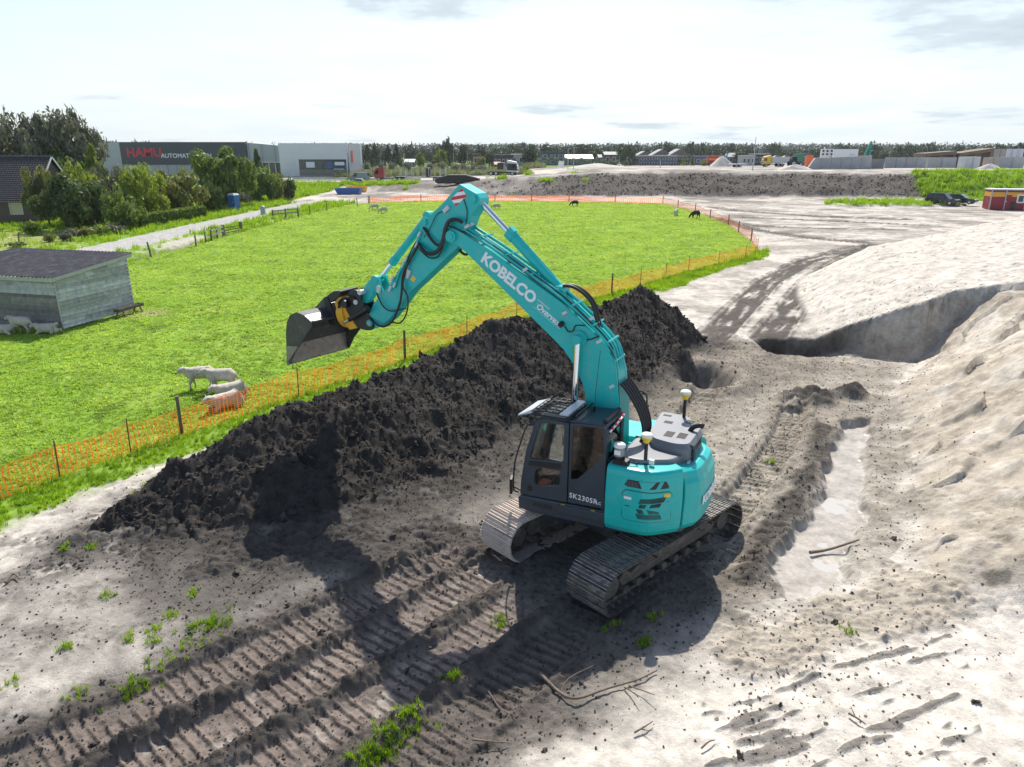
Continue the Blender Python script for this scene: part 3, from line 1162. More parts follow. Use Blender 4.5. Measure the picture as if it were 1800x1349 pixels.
def rounded(pts, r=.05, n=4):
    """Polygon with its corners rounded off."""
    out = []
    k = len(pts)
    for i in range(k):
        p, a, b = Vector(pts[i]), Vector(pts[i - 1]), Vector(pts[(i + 1) % k])
        da, db = (a - p), (b - p)
        ra, rb = min(r, da.length * .45), min(r, db.length * .45)
        s, e = p + da.normalized() * ra, p + db.normalized() * rb
        for j in range(n + 1):
            t = j / n
            q = s * (1 - t) ** 2 + p * 2 * t * (1 - t) + e * t * t
            out.append((q.x, q.y))
    return out


def smooth_path(pts, n=6):
    """Catmull-Rom curve through the points."""
    P = [Vector(p) for p in pts]
    out = []
    for i in range(len(P) - 1):
        p0, p1, p2, p3 = P[max(i - 1, 0)], P[i], P[i + 1], P[min(i + 2, len(P) - 1)]
        for j in range(n):
            t = j / n
            out.append(.5 * ((2 * p1) + (p2 - p0) * t + (2 * p0 - 5 * p1 + 4 * p2 - p3) * t * t + (3 * p1 - p0 - 3 * p2 + p3) * t ** 3))
    return out + [P[-1]]


# ---- undercarriage: its own heading under the slewed upper body
UC = Matrix.Rotation(R(222.7 - 152), 4, 'Z')
SH_W, RAD, HALF, ZC = .90, .44, 1.86, .36       # shoe width, wheel radius, half wheelbase, axle height


def stadium(s, rad):
    """Point and tangent at arc length s round the track loop (x-z)."""
    top = 2 * HALF
    arc = math.pi * rad
    P = 2 * (top + arc)
    s = s % P
    if s < top:
        sag = -.03 * math.sin(math.pi * s / top) ** 2
        return HALF - s, ZC + rad + sag, math.pi
    s -= top
    if s < arc:
        a = math.pi / 2 + s / rad
        return -HALF + rad * math.cos(a), ZC + rad * math.sin(a), a + math.pi / 2
    s -= arc
    if s < top:
        return -HALF + s, ZC - rad, 0.0
    s -= top
    a = -math.pi / 2 + s / rad
    return HALF + rad * math.cos(a), ZC + rad * math.sin(a), a + math.pi / 2


shoe_mb = MB()
shoe_mb.prism([(-.088, -.012), (.088, -.012), (.096, .004), (.088, .018), (.079, .042), (.068, .042), (.060, .018), (.012, .018), (.005, .038), (-.005, .038), (-.012, .018), (-.060, .018), (-.068, .042), (-.079, .042), (-.088, .018)],
              -SH_W / 2, SH_W / 2)
shoe_mb.mi = [1 if len(f) == 4 and min(shoe_mb.v[i][2] for i in f) > .03 else 0 for f in shoe_mb.f]
EDGE = mat('polished_edge', (.42, .40, .38), .35, .6, var=.3, vscale=9, dirt=(.10, .09, .08), dscale=6, dthr=(.5, .6))
shoe_a, shoe_b = shoe_mb.mesh('shoe', [SHOE_L, SHOE_L]), shoe_mb.mesh('shoe', [SHOE_D, EDGE])
for side, sm in ((-1, shoe_a), (1, shoe_b)):
    y = side * 1.24
    tr = empty('track', (0, 0, 0))
    tr.parent = EX
    tr.matrix_local = UC
    tr['label'] = 'muddy crawler track on the far side' if side < 0 else 'dark muddy crawler track on the near side'
    NS = 54
    P = 4 * HALF + 2 * math.pi * RAD
    for i in range(NS):
        x, z, a = stadium(i * P / NS, RAD)
        o = meshobj('shoe', sm, tr)
        # the grousers point outwards: local z along the loop's outer normal
        o.matrix_local = Matrix.Translation((x, y, z)) @ Matrix.Rotation(-a, 4, 'Y') @ Matrix.Rotation(math.pi, 4, 'X')
    m = MB()
    for i in range(NS):                       # chain links under the shoes
        x, z, a = stadium((i + .5) * P / NS, RAD - .05)
        m.box((x, y, z), (.17, .26, .07), M=Matrix.Rotation(-a, 4, 'Y'))
    m.build('chain', MUDDK, tr)
    m = MB()
    m.prism([(-1.55, .22), (1.5, .22), (1.62, .40), (1.35, .60), (.9, .68), (-.9, .68), (-1.4, .6), (-1.62, .4)], y - .20, y + .20)
    m.prism([(-1.5, .5), (1.4, .5), (1.0, .66), (-1.0, .66)], y + side * .20, y + side * .31)
    m.build('track_frame', MUDDK, tr, .02)
    for xx, nm in ((HALF, 'sprocket'), (-HALF, 'idler')):
        m = MB()
        m.cyl((xx, y - .10, ZC), (xx, y + .10, ZC), RAD - .07, 24)
        m.cyl((xx, y - .24, ZC), (xx, y + .24, ZC), .20, 16)
        m.build(nm, MUDDK, tr)
    m = MB()
    for k in range(8):
        xx = -1.4 + k * .4
        m.cyl((xx, y - .22, .10), (xx, y + .22, .10), .085, 12)
    m.build('rollers', MUDDK, tr)
    for xx in (-.95, .95):                    # steps on the outside of the frame
        m = MB()
        m.tube([(xx - .2, y + side * .26, .62), (xx - .2, y + side * .43, .62), (xx + .2, y + side * .43, .62), (xx + .2, y + side * .26, .62)], .018, 6)
        m.build('step', MUDDK, tr)
m = MB(UC)
m.prism([(-.65, .45), (.65, .45), (.65, .80), (-.65, .80)], -.65, .65)
for sx in (-1, 1):
    for sy in (-1, 1):
        m.loft([[(sx * .25, sy * .55, .42), (sx * .7, sy * .55, .42), (sx * .7, sy * .55, .80), (sx * .25, sy * .55, .80)],
                [(sx * .75, sy * 1.1, .30), (sx * 1.25, sy * 1.1, .30), (sx * 1.25, sy * 1.1, .58), (sx * .75, sy * 1.1, .58)]])
m.build('car_body', mat('undercarriage_slate', (.035, .045, .055), .6, 0, var=.3, vscale=4, dirt=(.14, .12, .10), dscale=3, dthr=(.5, .72)), EX, .02)
m = MB()
m.cyl((0, 0, .78), (0, 0, .98), .62, 40)
m.build('slew_ring', BLACK, EX)

# ---- upper frame and body panels
m = MB()
m.prism([(-1.5, -1.0), (-1.0, -1.35), (1.25, -1.35), (1.35, -.45), (1.1, .3), (-.3, 1.3), (-1.0, 1.2), (-1.6, .7), (-1.75, 0)], .96, 1.12, axes='xy')
m.build('deck', NAVY, EX, .02)
OUTL = [(-.27, 1.42), (-.50, 1.425), (-.75, 1.42), (-.98, 1.405), (-1.13, 1.36), (-1.26, 1.27), (-1.40, 1.14), (-1.52, 1.02), (-1.615, .905)]
CWT = [(-1.645, .87), (-1.75, .74), (-1.85, .60), (-1.895, .40), (-1.91, .12), (-1.91, -.12), (-1.895, -.40), (-1.85, -.60), (-1.75, -.74), (-1.645, -.87)]
SECT = [(1.00, .16), (1.06, .07), (1.16, .015), (1.30, 0), (1.75, -.015), (2.05, 0), (2.24, .015), (2.32, .035), (2.365, .07), (2.38, .13)]


def offset_outline(pts, d):
    out = []
    for i, p in enumerate(pts):
        a, b = Vector(pts[max(i - 1, 0)]), Vector(pts[min(i + 1, len(pts) - 1)])
        t = (b - a).normalized()
        nrm = Vector((t.y, -t.x))            # towards the outside for these outlines
        if nrm.dot(Vector(p)) < 0:
            nrm = -nrm
        out.append((p[0] - nrm.x * d, p[1] - nrm.y * d))
    return out


def body_solid(outl, inner, sect, zoff=0.0):
    m = MB()
    m.smooth = False
    m.loft([[(x, y, z + zoff) for x, y in offset_outline(outl, d)] + [(x, y, z + zoff) for x, y in inner] for z, d in sect])
    return m


body_solid(OUTL, [(-1.15, .55), (-.9, .25), (-.27, .25)], SECT).build('side_panel', TEAL, EX, .012)
cw = body_solid(CWT, [(-1.25, -.62), (-1.25, .62)], [(1.02, .20), (1.08, .09), (1.20, .01), (1.35, 0), (1.8, -.02), (2.05, .01), (2.14, .06), (2.26, .10), (2.31, .20)])
CW = cw.build('counterweight', TEAL, EX, .02)
mir = [(x, -y) for x, y in OUTL]
body_solid(mir, [(-1.15, -.55), (-.9, -.25), (-.27, -.25)], SECT).build('side_panel', TEAL, EX, .012)
# right front: tank and tool box, stepping down to the front
m = MB()
m.prism([(-.25, 1.0), (1.35, 1.0), (1.35, 1.55), (1.15, 1.75), (.75, 1.95), (.55, 2.25), (-.25, 2.25)], -1.40, -.50)
m.build('tank_box', TEAL, EX, .03)
m = MB()
for k in range(3):
    m.box((.75 + .22 * k, -.95, 1.93 - .16 * k), (.2, .6, .02))
m.build('tread_plates', BLACK, EX)
# floor of the boom bay and its side walls
m = MB()
m.box((-.15, -.05, 1.45), (1.5, .85, .5))
m.prism([(-.75, 1.2), (.35, 1.2), (.30, 1.8), (.05, 2.12), (-.5, 2.2), (-.75, 2.2)], -.42, -.36)
m.prism([(-.75, 1.2), (.35, 1.2), (.30, 1.8), (.05, 2.12), (-.5, 2.2), (-.75, 2.2)], .28, .335)
m.build('boom_bay', TEAL, EX, .01)

# ---- grey engine covers behind the cab
m = MB()
m.prism(rounded([(-.36, 1.08), (-.36, .02), (-.62, -.1), (-1.42, -.1), (-1.52, .30), (-1.34, .78), (-.80, 1.08)], .12), 2.28, 2.47, axes='xy')
m.build('cover', HOOD, EX, .05, segs=3)
HUMP = rounded([(-.62, .05), (-.50, -1.22), (-1.10, -1.22), (-1.58, -.62), (-1.58, .42), (-1.30, .52), (-.80, .42)], .14)
m = MB()
m.loft([[(x, y, 2.3) for x, y in HUMP], [(x, y, 2.56) for x, y in HUMP], [(-.98 + (x + .98) * .90, -.35 + (y + .35) * .92, 2.66) for x, y in HUMP]])
eng = m.build('engine_hood', HOOD, EX, .03, segs=3)
for cx, cy, nx in ((-1.05, .15, 6), (-1.30, .12, 6), (-.85, -.55, 3), (-1.25, -.75, 4), (-.72, -.95, 2)):
    for i in range(nx):
        m = MB()
        m.box((cx, cy - .05 * i, 2.662), (.17, .026, .012))
        m.build('louvre', BLACK, eng)
for i in range(9):
    m = MB()
    m.box((-1.575, .30 - .085 * i, 2.47), (.03, .045, .13))
    m.build('louvre', BLACK, eng)
m = MB()
m.tube(smooth_path([(-1.35, -.35, 2.62), (-1.42, -.36, 2.74), (-1.55, -.37, 2.80), (-1.62, -.38, 2.78)]), [.05] * 12 + [.055] * 7, 8)
m.build('exhaust', BLACK, EX)
m = MB()
m.tube(smooth_path([(-1.48, .28, 2.62), (-1.60, .29, 2.58), (-1.63, .30, 2.42), (-1.60, .30, 2.33)]), .035, 8)
m.build('lifting_handle', NAVY, EX)
m = MB()
m.box((-1.50, -.05, 2.335), (.05, 1.1, .03), R(8))
m.build('hinge_strip', GREYB, EX)

# ---- the panel's door, grilles, decals: laid on the curved outline
ARC = [0.0]
for i in range(len(OUTL) - 1):
    ARC.append(ARC[-1] + math.dist(OUTL[i], OUTL[i + 1]))


def on_panel(s, z, off=.004):
    d = float(np.interp(z, [q[0] for q in SECT], [q[1] for q in SECT]))
    o = offset_outline(OUTL, d - off)
    return (float(np.interp(s, ARC, [p[0] for p in o])), float(np.interp(s, ARC, [p[1] for p in o])), z)


def patch(mb, poly, off):
    """A thin piece that follows the panel: polygon in (arc, z), drawn as a fan of strips."""
    s0, s1 = min(p[0] for p in poly), max(p[0] for p in poly)
    n = max(1, int((s1 - s0) / .06))
    cuts = [s0 + (s1 - s0) * i / n for i in range(n + 1)]

    def span(s):
        zs = []
        k = len(poly)
        for i in range(k):
            (a, za), (b, zb) = poly[i], poly[(i + 1) % k]
            if (a - s) * (b - s) <= 0 and abs(a - b) > 1e-9:
                zs.append(za + (zb - za) * (s - a) / (b - a))
            elif abs(a - s) < 1e-9:
                zs.append(za)
        return min(zs), max(zs)
    for i in range(n):
        a, b = cuts[i] + (1e-6 if i == 0 else 0), cuts[i + 1] - (1e-6 if i == n - 1 else 0)
        (l0, h0), (l1, h1) = span(a), span(b)
        q = [on_panel(a, l0, off), on_panel(b, l1, off), on_panel(b, h1, off), on_panel(a, h0, off)]
        r = [on_panel(a, l0, off - .012), on_panel(b, l1, off - .012), on_panel(b, h1, off - .012), on_panel(a, h0, off - .012)]
        mb.add(q + r, [(3, 2, 1, 0), (0, 1, 5, 4), (2, 3, 7, 6), (1, 2, 6, 5), (3, 0, 4, 7)])
    return mb


sd0, sd1 = .34, 1.30
m = MB()
door_o = rounded([(sd0, 1.36), (sd1, 1.36), (sd1, 1.99), (sd0, 1.99)], .07)
patch(m, door_o, .004)
m.build('door_seal', BLACK, EX)
m = MB()
patch(m, rounded([(sd0 + .012, 1.372), (sd1 - .012, 1.372), (sd1 - .012, 1.978), (sd0 + .012, 1.978)], .06), .012)
dr = m.build('service_door', TEAL, EX)
m = MB()


def slots(s0, s1, zlo, zhi, lean, n):
    for i in range(n):
        s = s0 + (s1 - s0) * i / n
        w = (s1 - s0) / n * .58
        zl, zh = zlo(s), zhi(s)
        e = -lean * (zh - zl)
        q = [(s, zl), (s + w, zl), (s + w + e, zh), (s + e, zh)]
        m.add([on_panel(a, z_, .016) for a, z_ in q] + [on_panel(a, z_, .004) for a, z_ in q], [(0, 1, 2, 3), (0, 4, 5, 1), (1, 5, 6, 2), (2, 6, 7, 3), (3, 7, 4, 0)])


# four bands of slanted slots that draw the maker's letter
slots(.66, 1.14, lambda s: 1.755 + .07 * (s - .66), lambda s: 1.845 + .10 * (s - .66), -.45, 14)
slots(.66, .78, lambda s: 1.66, lambda s: 1.735, -.45, 4)
slots(.86, 1.06, lambda s: 1.68 + .06 * (s - .86), lambda s: 1.745 + .12 * (s - .86), -.45, 6)
slots(.66, .78, lambda s: 1.545, lambda s: 1.625, .45, 4)
slots(.86, 1.06, lambda s: 1.55, lambda s: 1.635 - .25 * (s - .86), .45, 6)
slots(.66, 1.12, lambda s: 1.43, lambda s: 1.53, .45, 14)
m.build('grille', BLACK, dr)
m = MB()
patch(m, rounded([(.40, 1.635), (.50, 1.635), (.50, 1.69), (.40, 1.69)], .025), .018)
m.build('latch', BLACK, dr)
m = MB()
patch(m, [(.38, 1.80), (.52, 1.80), (.52, 1.85), (.38, 1.85)], .0155)
m.build('sticker', WHITE, dr)
m = MB()
patch(m, [(1.13, 1.875), (1.25, 1.875), (1.25, 1.945), (1.13, 1.945)], .0155)
m.build('sticker', YELP, dr, label='yellow warning sticker')
m = MB()
patch(m, rounded([(1.19, 1.76), (1.235, 1.76), (1.235, 1.805), (1.19, 1.805)], .02), .0155)
m.build('reflector', RED, dr)
m = MB()
patch(m, rounded([(.36, 2.05), (1.24, 2.05), (1.20, 2.19), (.40, 2.19)], .04), .004)
m.build('air_vent', BLACK, EX)
for q in ([(.70, 2.05), (.84, 2.05), (.96, 2.19), (.64, 2.19)], [(.96, 2.05), (1.06, 2.05), (1.12, 2.19), (1.00, 2.19)], [(1.14, 2.05), (1.24, 2.05), (1.20, 2.19), (1.15, 2.19)]):
    m = MB()
    patch(m, q, .012)
    m.build('vent_fin', TEAL, EX)
m = MB()
for i in range(9):
    patch(m, [(.41 + .027 * i, 2.06), (.417 + .027 * i, 2.06), (.417 + .027 * i, 2.17), (.41 + .027 * i, 2.17)], .008)
m.build('vent_slats', HOOD, EX)
# dark gap between panel and counterweight is left open by construction
CWA = [math.atan2(-p[1], -p[0]) for p in CWT]
CWR = [math.hypot(*p) for p in CWT]
kob = Matrix.Translation((-1.925, 0.0, 1.72)) @ Matrix.Rotation(R(-90), 4, 'Z') @ Matrix.Rotation(R(90), 4, 'X')
me = text_mesh('KOBELCO', .25, .004, bold=.012, space=.95)
for v in me.vertices:                        # bend the word round the back of the counterweight
    ang = v.co.x / 1.9 + R(2)
    rad = float(np.interp(ang, CWA, CWR)) + .032 + v.co.z
    v.co = Vector((-math.cos(ang) * rad, -math.sin(ang) * rad, 1.62 + v.co.y))
me.materials.clear()
me.materials.append(WHITE)
meshobj('lettering', me, CW)

# ---- cab
CY0, CY1 = .345, 1.30
cab = empty('cab', (0, 0, 0))
cab.parent = EX
cab['label'] = 'dark slate cab with tinted windows'
side_o = [(1.60, 1.28), (1.58, 1.62), (1.48, 2.25), (1.29, 2.90), (1.22, 3.0), (1.08, 3.02), (-.10, 3.11), (-.19, 3.06), (-.21, 2.95), (-.21, 1.38)]
D_UP = rounded([(1.40, 2.12), (1.17, 2.93), (.66, 2.985), (.66, 2.20)], .07)
D_LO = rounded([(1.30, 1.60), (1.27, 1.88), (1.20, 1.97), (.72, 2.00), (.73, 1.68), (1.22, 1.56)], .05)
R_GL = rounded([(.50, 1.86), (.48, 3.01), (-.13, 3.05), (-.17, 2.50), (-.02, 2.32), (.36, 1.90)], .05)
m = MB()
panel_with_holes(m, [(.545, 1.36), (.535, 3.04), (-.10, 3.10), (-.19, 3.06), (-.21, 2.95), (-.21, 1.40)], [R_GL], CY1 - .05, CY1)
m.build('side_wall', NAVY, cab, .012)
m = MB()
panel_with_holes(m, [(1.60, 1.30), (1.58, 1.62), (1.48, 2.25), (1.29, 2.90), (1.22, 2.99), (1.08, 3.01), (.555, 3.04), (.565, 1.36)], [D_UP, D_LO], CY1 - .045, CY1 + .012)
dor = m.build('door', NAVY, cab, .014)
m = MB()
m.prism(rounded([(1.45, 1.40), (1.43, 1.55), (1.33, 1.53), (1.33, 1.41)], .03), CY1 + .010, CY1 + .016)
m.build('handle', BLACK, dor)
m = MB()
m.prism([(.70, 2.04), (1.42, 1.98), (1.40, 2.08), (.70, 2.16)], CY1 + .012, CY1 + .015)
m.build('trim', BLACK, dor)
for poly, gm_, par in ((D_UP, GLASS, dor), (D_LO, GLASS, dor), (R_GL, GLASS_T, cab)):
    m = MB()
    m.prism(poly, CY1 - .028, CY1 - .022)
    m.build('window_pane', gm_, par)
# far side wall, front frame, back, roof
m = MB()
panel_with_holes(m, side_o, [rounded([(1.42, 1.75), (1.20, 2.85), (-.05, 2.95), (-.08, 1.95), (.8, 1.75)], .08)], CY0, CY0 + .05)
m.build('side_wall', NAVY, cab)
m = MB()
m.prism(rounded([(1.42, 1.75), (1.20, 2.85), (-.05, 2.95), (-.08, 1.95), (.8, 1.75)], .08), CY0 + .02, CY0 + .026)
m.build('window_pane', GLASS, cab)
m = MB()
for y in (CY0 + .04, CY1 - .05):
    m.bar((1.56, y, 1.35), (1.55, y, 1.7), .08)
    m.bar((1.55, y, 1.66), (1.27, y, 2.92), .08)
m.bar((1.27, CY0, 2.92), (1.27, CY1 - .05, 2.92), .09)
m.bar((1.56, CY0, 1.40), (1.56, CY1 - .05, 1.40), .09, .25)
m.bar((1.44, CY0, 2.25), (1.44, CY1 - .05, 2.25), .035)
m.build('front_frame', NAVY, cab, .01)
m = MB()
m.add([(1.575, CY0 + .06, 1.52), (1.575, CY1 - .08, 1.52), (1.28, CY1 - .08, 2.9), (1.28, CY0 + .06, 2.9),
       (1.569, CY0 + .06, 1.52), (1.569, CY1 - .08, 1.52), (1.274, CY1 - .08, 2.9), (1.274, CY0 + .06, 2.9)],
      [(0, 1, 2, 3), (7, 6, 5, 4), (0, 4, 5, 1), (1, 5, 6, 2), (2, 6, 7, 3), (3, 7, 4, 0)])
m.build('windscreen', GLASS, cab)
m = MB()
m.box((-.18, (CY0 + CY1) / 2, 1.85), (.05, CY1 - CY0 - .02, 1.0))
m.box((-.18, CY0 + .06, 2.65), (.05, .12, .75))
m.box((-.18, CY1 - .08, 2.65), (.05, .12, .75))
m.build('rear_wall', NAVY, cab)
m = MB()
m.box((-.18, (CY0 + CY1) / 2, 2.66), (.008, .72, .62))
m.build('window_pane', GLASS_T, cab)
m = MB()
m.prism([(1.26, 2.985), (1.20, 3.03), (-.08, 3.125), (-.185, 3.09), (-.19, 3.04), (1.22, 2.94)], CY0 + .002, CY1 - .053)
m.build('roof', NAVY, cab, .025, segs=3)
# interior
m = MB()
m.box((.30, .82, 1.62), (.50, .50, .14))
m.box((.02, .82, 1.98), (.14, .48, .72), M=Matrix.Rotation(R(-10), 4, 'Y'))
m.box((-.02, .82, 2.44), (.10, .28, .18))
m.box((.28, .82, 1.46), (.40, .40, .20))
m.build('seat', SEATM, cab, .04)
m = MB()
for y in (.50, 1.14):
    m.box((.42, y, 1.80), (.60, .15, .10))
    m.tube([(.66, y, 1.84), (.70, y, 1.98)], .018, 6)
    m.cyl((.70, y, 1.97), (.715, y, 2.08), .028, 8)
m.build('console', BLACK, cab, .02)
m = MB()
m.box((.95, .48, 2.35), (.06, .26, .20), R(-12))
m.tube([(.98, .46, 2.25), (1.05, .42, 1.6)], .018, 6)
m.build('monitor', BLACK, cab)
m = MB()
m.box((.65, .82, 1.33), (1.75, .88, .05))
for y in (.70, .94):
    m.tube([(1.18, y, 1.36), (1.10, y, 1.75)], .014, 6)
    m.box((1.20, y, 1.42), (.20, .10, .03), M=Matrix.Rotation(R(-30), 4, 'Y'))
m.build('cab_floor', BLACK, cab)
m = MB()
m.box((1.15, 1.10, 1.50), (.22, .26, .20))
m.build('tool_bag', ORANGE, cab, .03)
# roof guard: curved black bars with light visor plates
m = MB()
for i in range(6):
    y = .42 + i * .165
    m.tube([(.62, y, 3.13), (.85, y, 3.17), (1.12, y, 3.165), (1.42, y, 3.11)], .014, 6)
for i in range(6):
    x = .70 + i * .13
    z = 3.155 + .02 * math.sin((x - .6) * 3.6)
    m.tube([(x, .36, z), (x, 1.30, z)], .012, 6)
m.tube([(.60, .36, 3.10), (1.46, .36, 3.08), (1.46, 1.30, 3.08), (.60, 1.30, 3.10), (.60, .36, 3.10)], .02, 6)
for x, y in ((.62, .38), (.62, 1.28), (1.30, .38), (1.30, 1.28)):
    m.cyl((x, y, 2.98), (x, y, 3.12), .018, 6)
m.build('roof_guard', BLACK, cab)
for (xa, xb, z, t) in ((1.36, 1.66, 3.10, -.10), (.58, .76, 3.17, .0)):
    m = MB()
    m.add([(xa, .40, z + .03), (xb, .40, z + .03 + t), (xb, 1.32, z + .03 + t), (xa, 1.32, z + .03),
           (xa, .40, z), (xb, .40, z + t), (xb, 1.32, z + t), (xa, 1.32, z)],
          [(0, 1, 2, 3), (7, 6, 5, 4), (0, 4, 5, 1), (1, 5, 6, 2), (2, 6, 7, 3), (3, 7, 4, 0)])
    m.build('visor', mat('visor_grey', (.42, .46, .50), .4, .2, var=.08), cab, .008)
m = MB()
m.cyl((.45, 1.22, 3.17), (.45, .40, 3.17), .022, 8)
m.cyl((-.12, 1.16, 3.15), (-.12, .42, 3.15), .05, 10)
m.build('roof_bar', BLACK, cab)
m = MB()
m.bar((-.24, 1.22, 2.98), (-.30, .62, 3.14), .03)
lamp = m.build('light_bar', WHITE, cab)
for i in range(4):
    t = (i + .5) / 4
    m = MB()
    m.cyl((-.25 - .06 * t, 1.22 - .6 * t, 3.00 + .16 * t), (-.26 - .06 * t, 1.23 - .6 * t, 3.03 + .16 * t), .025, 8)
    m.build('lamp', RED, lamp)
m = MB()
m.cyl((.32, .62, 3.07), (.32, .62, 3.20), .025, 8)
m.tube([(.32, .62, 3.2), (.30, .61, 3.7), (.25, .60, 4.35)], .006, 5)
m.build('aerial', BLACK, cab)
# skirt below the door
m = MB()
m.prism([(1.62, .98), (1.64, 1.24), (1.55, 1.29), (-.26, 1.37), (-.26, 1.00), (1.3, .96)], .40, CY1 + .05)
sk = m.build('cab_skirt', NAVY, EX, .025)
m = MB()
m.prism([(.72, 1.30), (.72, 1.12), (-.28, 1.16), (-.28, 1.36)], CY1 + .05, CY1 + .10)
m.build('side_step', NAVY, EX, .015)
for xx, zz in ((.62, 1.325), (-.02, 1.352)):
    m = MB()
    m.box((xx, CY1 + .076, zz - .003), (.08, .04, .004), M=Matrix.Rotation(R(2.5), 4, 'Y'))
    m.build('sticker', YELP, sk)
m = MB()
for i in range(9):
    m.box((1.28 - .05 * i, CY1 + .052, 1.17), (.02, .01, .10))
m.build('skirt_grille', BLACK, sk)
lettering('SK230SR', .15, frame((.22, CY1 + .004, 1.515), (-1, 0, -.03), (0, 0, 1)), WHITE, cab, bold=.001, space=1.1)
lettering('LC', .085, frame((-.105, CY1 + .004, 1.49), (-1, 0, -.03), (0, 0, 1)), WHITE, cab, bold=.001)
m = MB()
m.tube(smooth_path([(1.33, CY1, 2.86), (1.42, CY1 + .10, 2.84), (1.55, CY1 + .13, 2.45), (1.67, CY1 + .13, 2.0), (1.70, CY1 + .12, 1.45), (1.64, CY1 + .02, 1.33)]), .016, 8)
m.build('grab_rail', BLACK, EX)
m = MB()
m.tube([(1.60, CY1 - .1, 1.30), (1.86, CY1 - .15, 1.34)], .02, 6)
m.box((1.90, CY1 - .17, 1.36), (.06, .24, .34), R(20))
m.build('mirror', BLACK, EX, .02)

# ---- rear deck fittings: lubricator, antennas, mirror, rail
for (x, y, zb, nm) in ((-.88, .98, 2.36, 'a'), (-1.05, -1.05, 2.62, 'b')):
    an = empty('positioning_antenna', (0, 0, 0))
    an.parent = EX
    an['label'] = 'yellow positioning antenna with white cap'
    m = MB()
    m.box((x, y, zb + .02), (.14, .14, .03))
    m.cyl((x, y, zb), (x, y, zb + .46), .035, 10)
    m.build('mast', BLACK, an)
    m = MB()
    m.cyl((x, y, zb + .44), (x, y, zb + .52), .05, 16, .085)
    m.cyl((x, y, zb + .52), (x, y, zb + .57), .10, 20)
    m.build('receiver', YELP, an)
    m = MB()
    m.smooth = True
    m.tube([(x, y, zb + .57), (x, y, zb + .60), (x, y, zb + .625), (x, y, zb + .635)], [.112, .112, .09, .04], 20)
    m.build('antenna_cap', CREAM, an)
lub = empty('lubricator', (0, 0, 0))
lub.parent = EX
m = MB()
m.cyl((-.42, 1.16, 2.37), (-.42, 1.16, 2.52), .115, 14)
m.box((-.48, 1.2, 2.42), (.28, .18, .10))
m.build('pump', BLACK, lub)
m = MB()
m.cyl((-.42, 1.16, 2.52), (-.42, 1.16, 2.70), .10, 20)
m.build('reservoir', mat('clear_tank', (.30, .30, .28), .25), lub)
m = MB()
m.smooth = True
m.tube([(-.42, 1.16, 2.70), (-.42, 1.16, 2.74), (-.42, 1.16, 2.765)], [.115, .115, .08], 20)
m.build('lid', CREAM, lub)
m = MB()
m.box((-.42, 1.265, 2.61), (.12, .012, .09))
m.build('sticker', WHITE, lub)
m = MB()
m.tube(smooth_path([(-.42, 1.1, 2.44), (-.62, 1.2, 2.46), (-.78, 1.14, 2.42), (-.66, 1.06, 2.41), (-.5, .95, 2.45)]), .012, 6)
m.tube(smooth_path([(-.35, 1.22, 2.44), (-.5, 1.3, 2.42), (-.65, 1.26, 2.40)]), .010, 6)
m.build('grease_line', RUBBER, lub)
m = MB()
m.box((-1.02, 1.04, 2.46), (.09, .05, .09))
m.build('work_lamp', CREAM, EX)
m = MB()
m.tube(smooth_path([(.25, -.62, 3.30), (-.05, -.62, 3.27), (-.30, -.62, 3.20), (-.36, -.62, 3.05), (-.37, -.62, 2.3)]), .018, 8)
m.tube([(.25, -.62, 3.30), (.35, -.62, 2.2)], .018, 8)
m.build('guard_rail', BLACK, EX)
m = MB()
m.prism(rounded([(-.02, 2.42), (-.20, 2.45), (-.22, 2.72), (-.06, 2.76)], .06), .95, .99)
m.build('rear_mirror', TEAL, EX)

# ---- boom
BW = .29
boom_o = [(.55, 1.62), (.64, 2.6), (.64, 3.19), (.74, 3.55), (.92, 3.87), (1.16, 4.17), (1.48, 4.43), (2.21, 5.01), (3.40, 5.95), (3.66, 6.12), (3.80, 6.14), (3.90, 6.22),
          (3.93, 6.32), (3.88, 6.42), (3.76, 6.46), (3.58, 6.41), (2.83, 6.04), (2.22, 5.69), (1.26, 5.15), (.76, 4.77), (.35, 4.44), (.12, 4.16), (.0, 3.80), (-.09, 3.09), (-.13, 2.2), (.05, 1.62)]
m = MB()
m.prism(boom_o, -BW + .02, BW - .02)
# flange edges of the side plates stand proud
for y0, y1 in ((BW - .035, BW), (-BW, -BW + .035)):
    m.prism(boom_o, y0, y1)
m.cyl((3.76, -.36, 6.29), (3.76, .36, 6.29), .12, 20)
m.cyl((3.76, -.38, 6.29), (3.76, .38, 6.29), .07, 16)
boom = m.build('boom', TEAL, EX, .014)
m = MB()
m.prism([(1.12, 5.06), (1.50, 5.26), (1.44, 5.42), (1.30, 5.42)], .10, .15)
m.prism([(1.12, 5.06), (1.50, 5.26), (1.44, 5.42), (1.30, 5.42)], -.15, -.10)
m.cyl((1.37, -.2, 5.32), (1.37, .2, 5.32), .06, 14)
m.build('bracket', TEAL, boom, .01)
lettering('KOBELCO', .325, frame((2.42, BW + .003, 5.515), (-1.03, 0, -.68), (0, 0, 1)), WHITE, boom, bold=.012, space=.97, xscale=1.0)
lettering('Overvest', .17, frame((1.50, BW + .003, 4.845), (-1.03, 0, -.70), (0, 0, 1)), WHITE, boom, bold=.003, shear=.2)
lettering('Loonbedrijf', .066, frame((1.62, BW + .003, 5.06), (-1.03, 0, -.70), (0, 0, 1)), WHITE, boom, shear=.2)
m = MB()
m.bar((1.84, BW + .003, 4.985), (1.25, BW + .003, 4.585), .004, .012, (0, 1, 0))
m.bar((1.76, BW + .003, 5.06), (1.24, BW + .003, 4.70), .004, .008, (0, 1, 0))
m.build('underline', WHITE, boom)
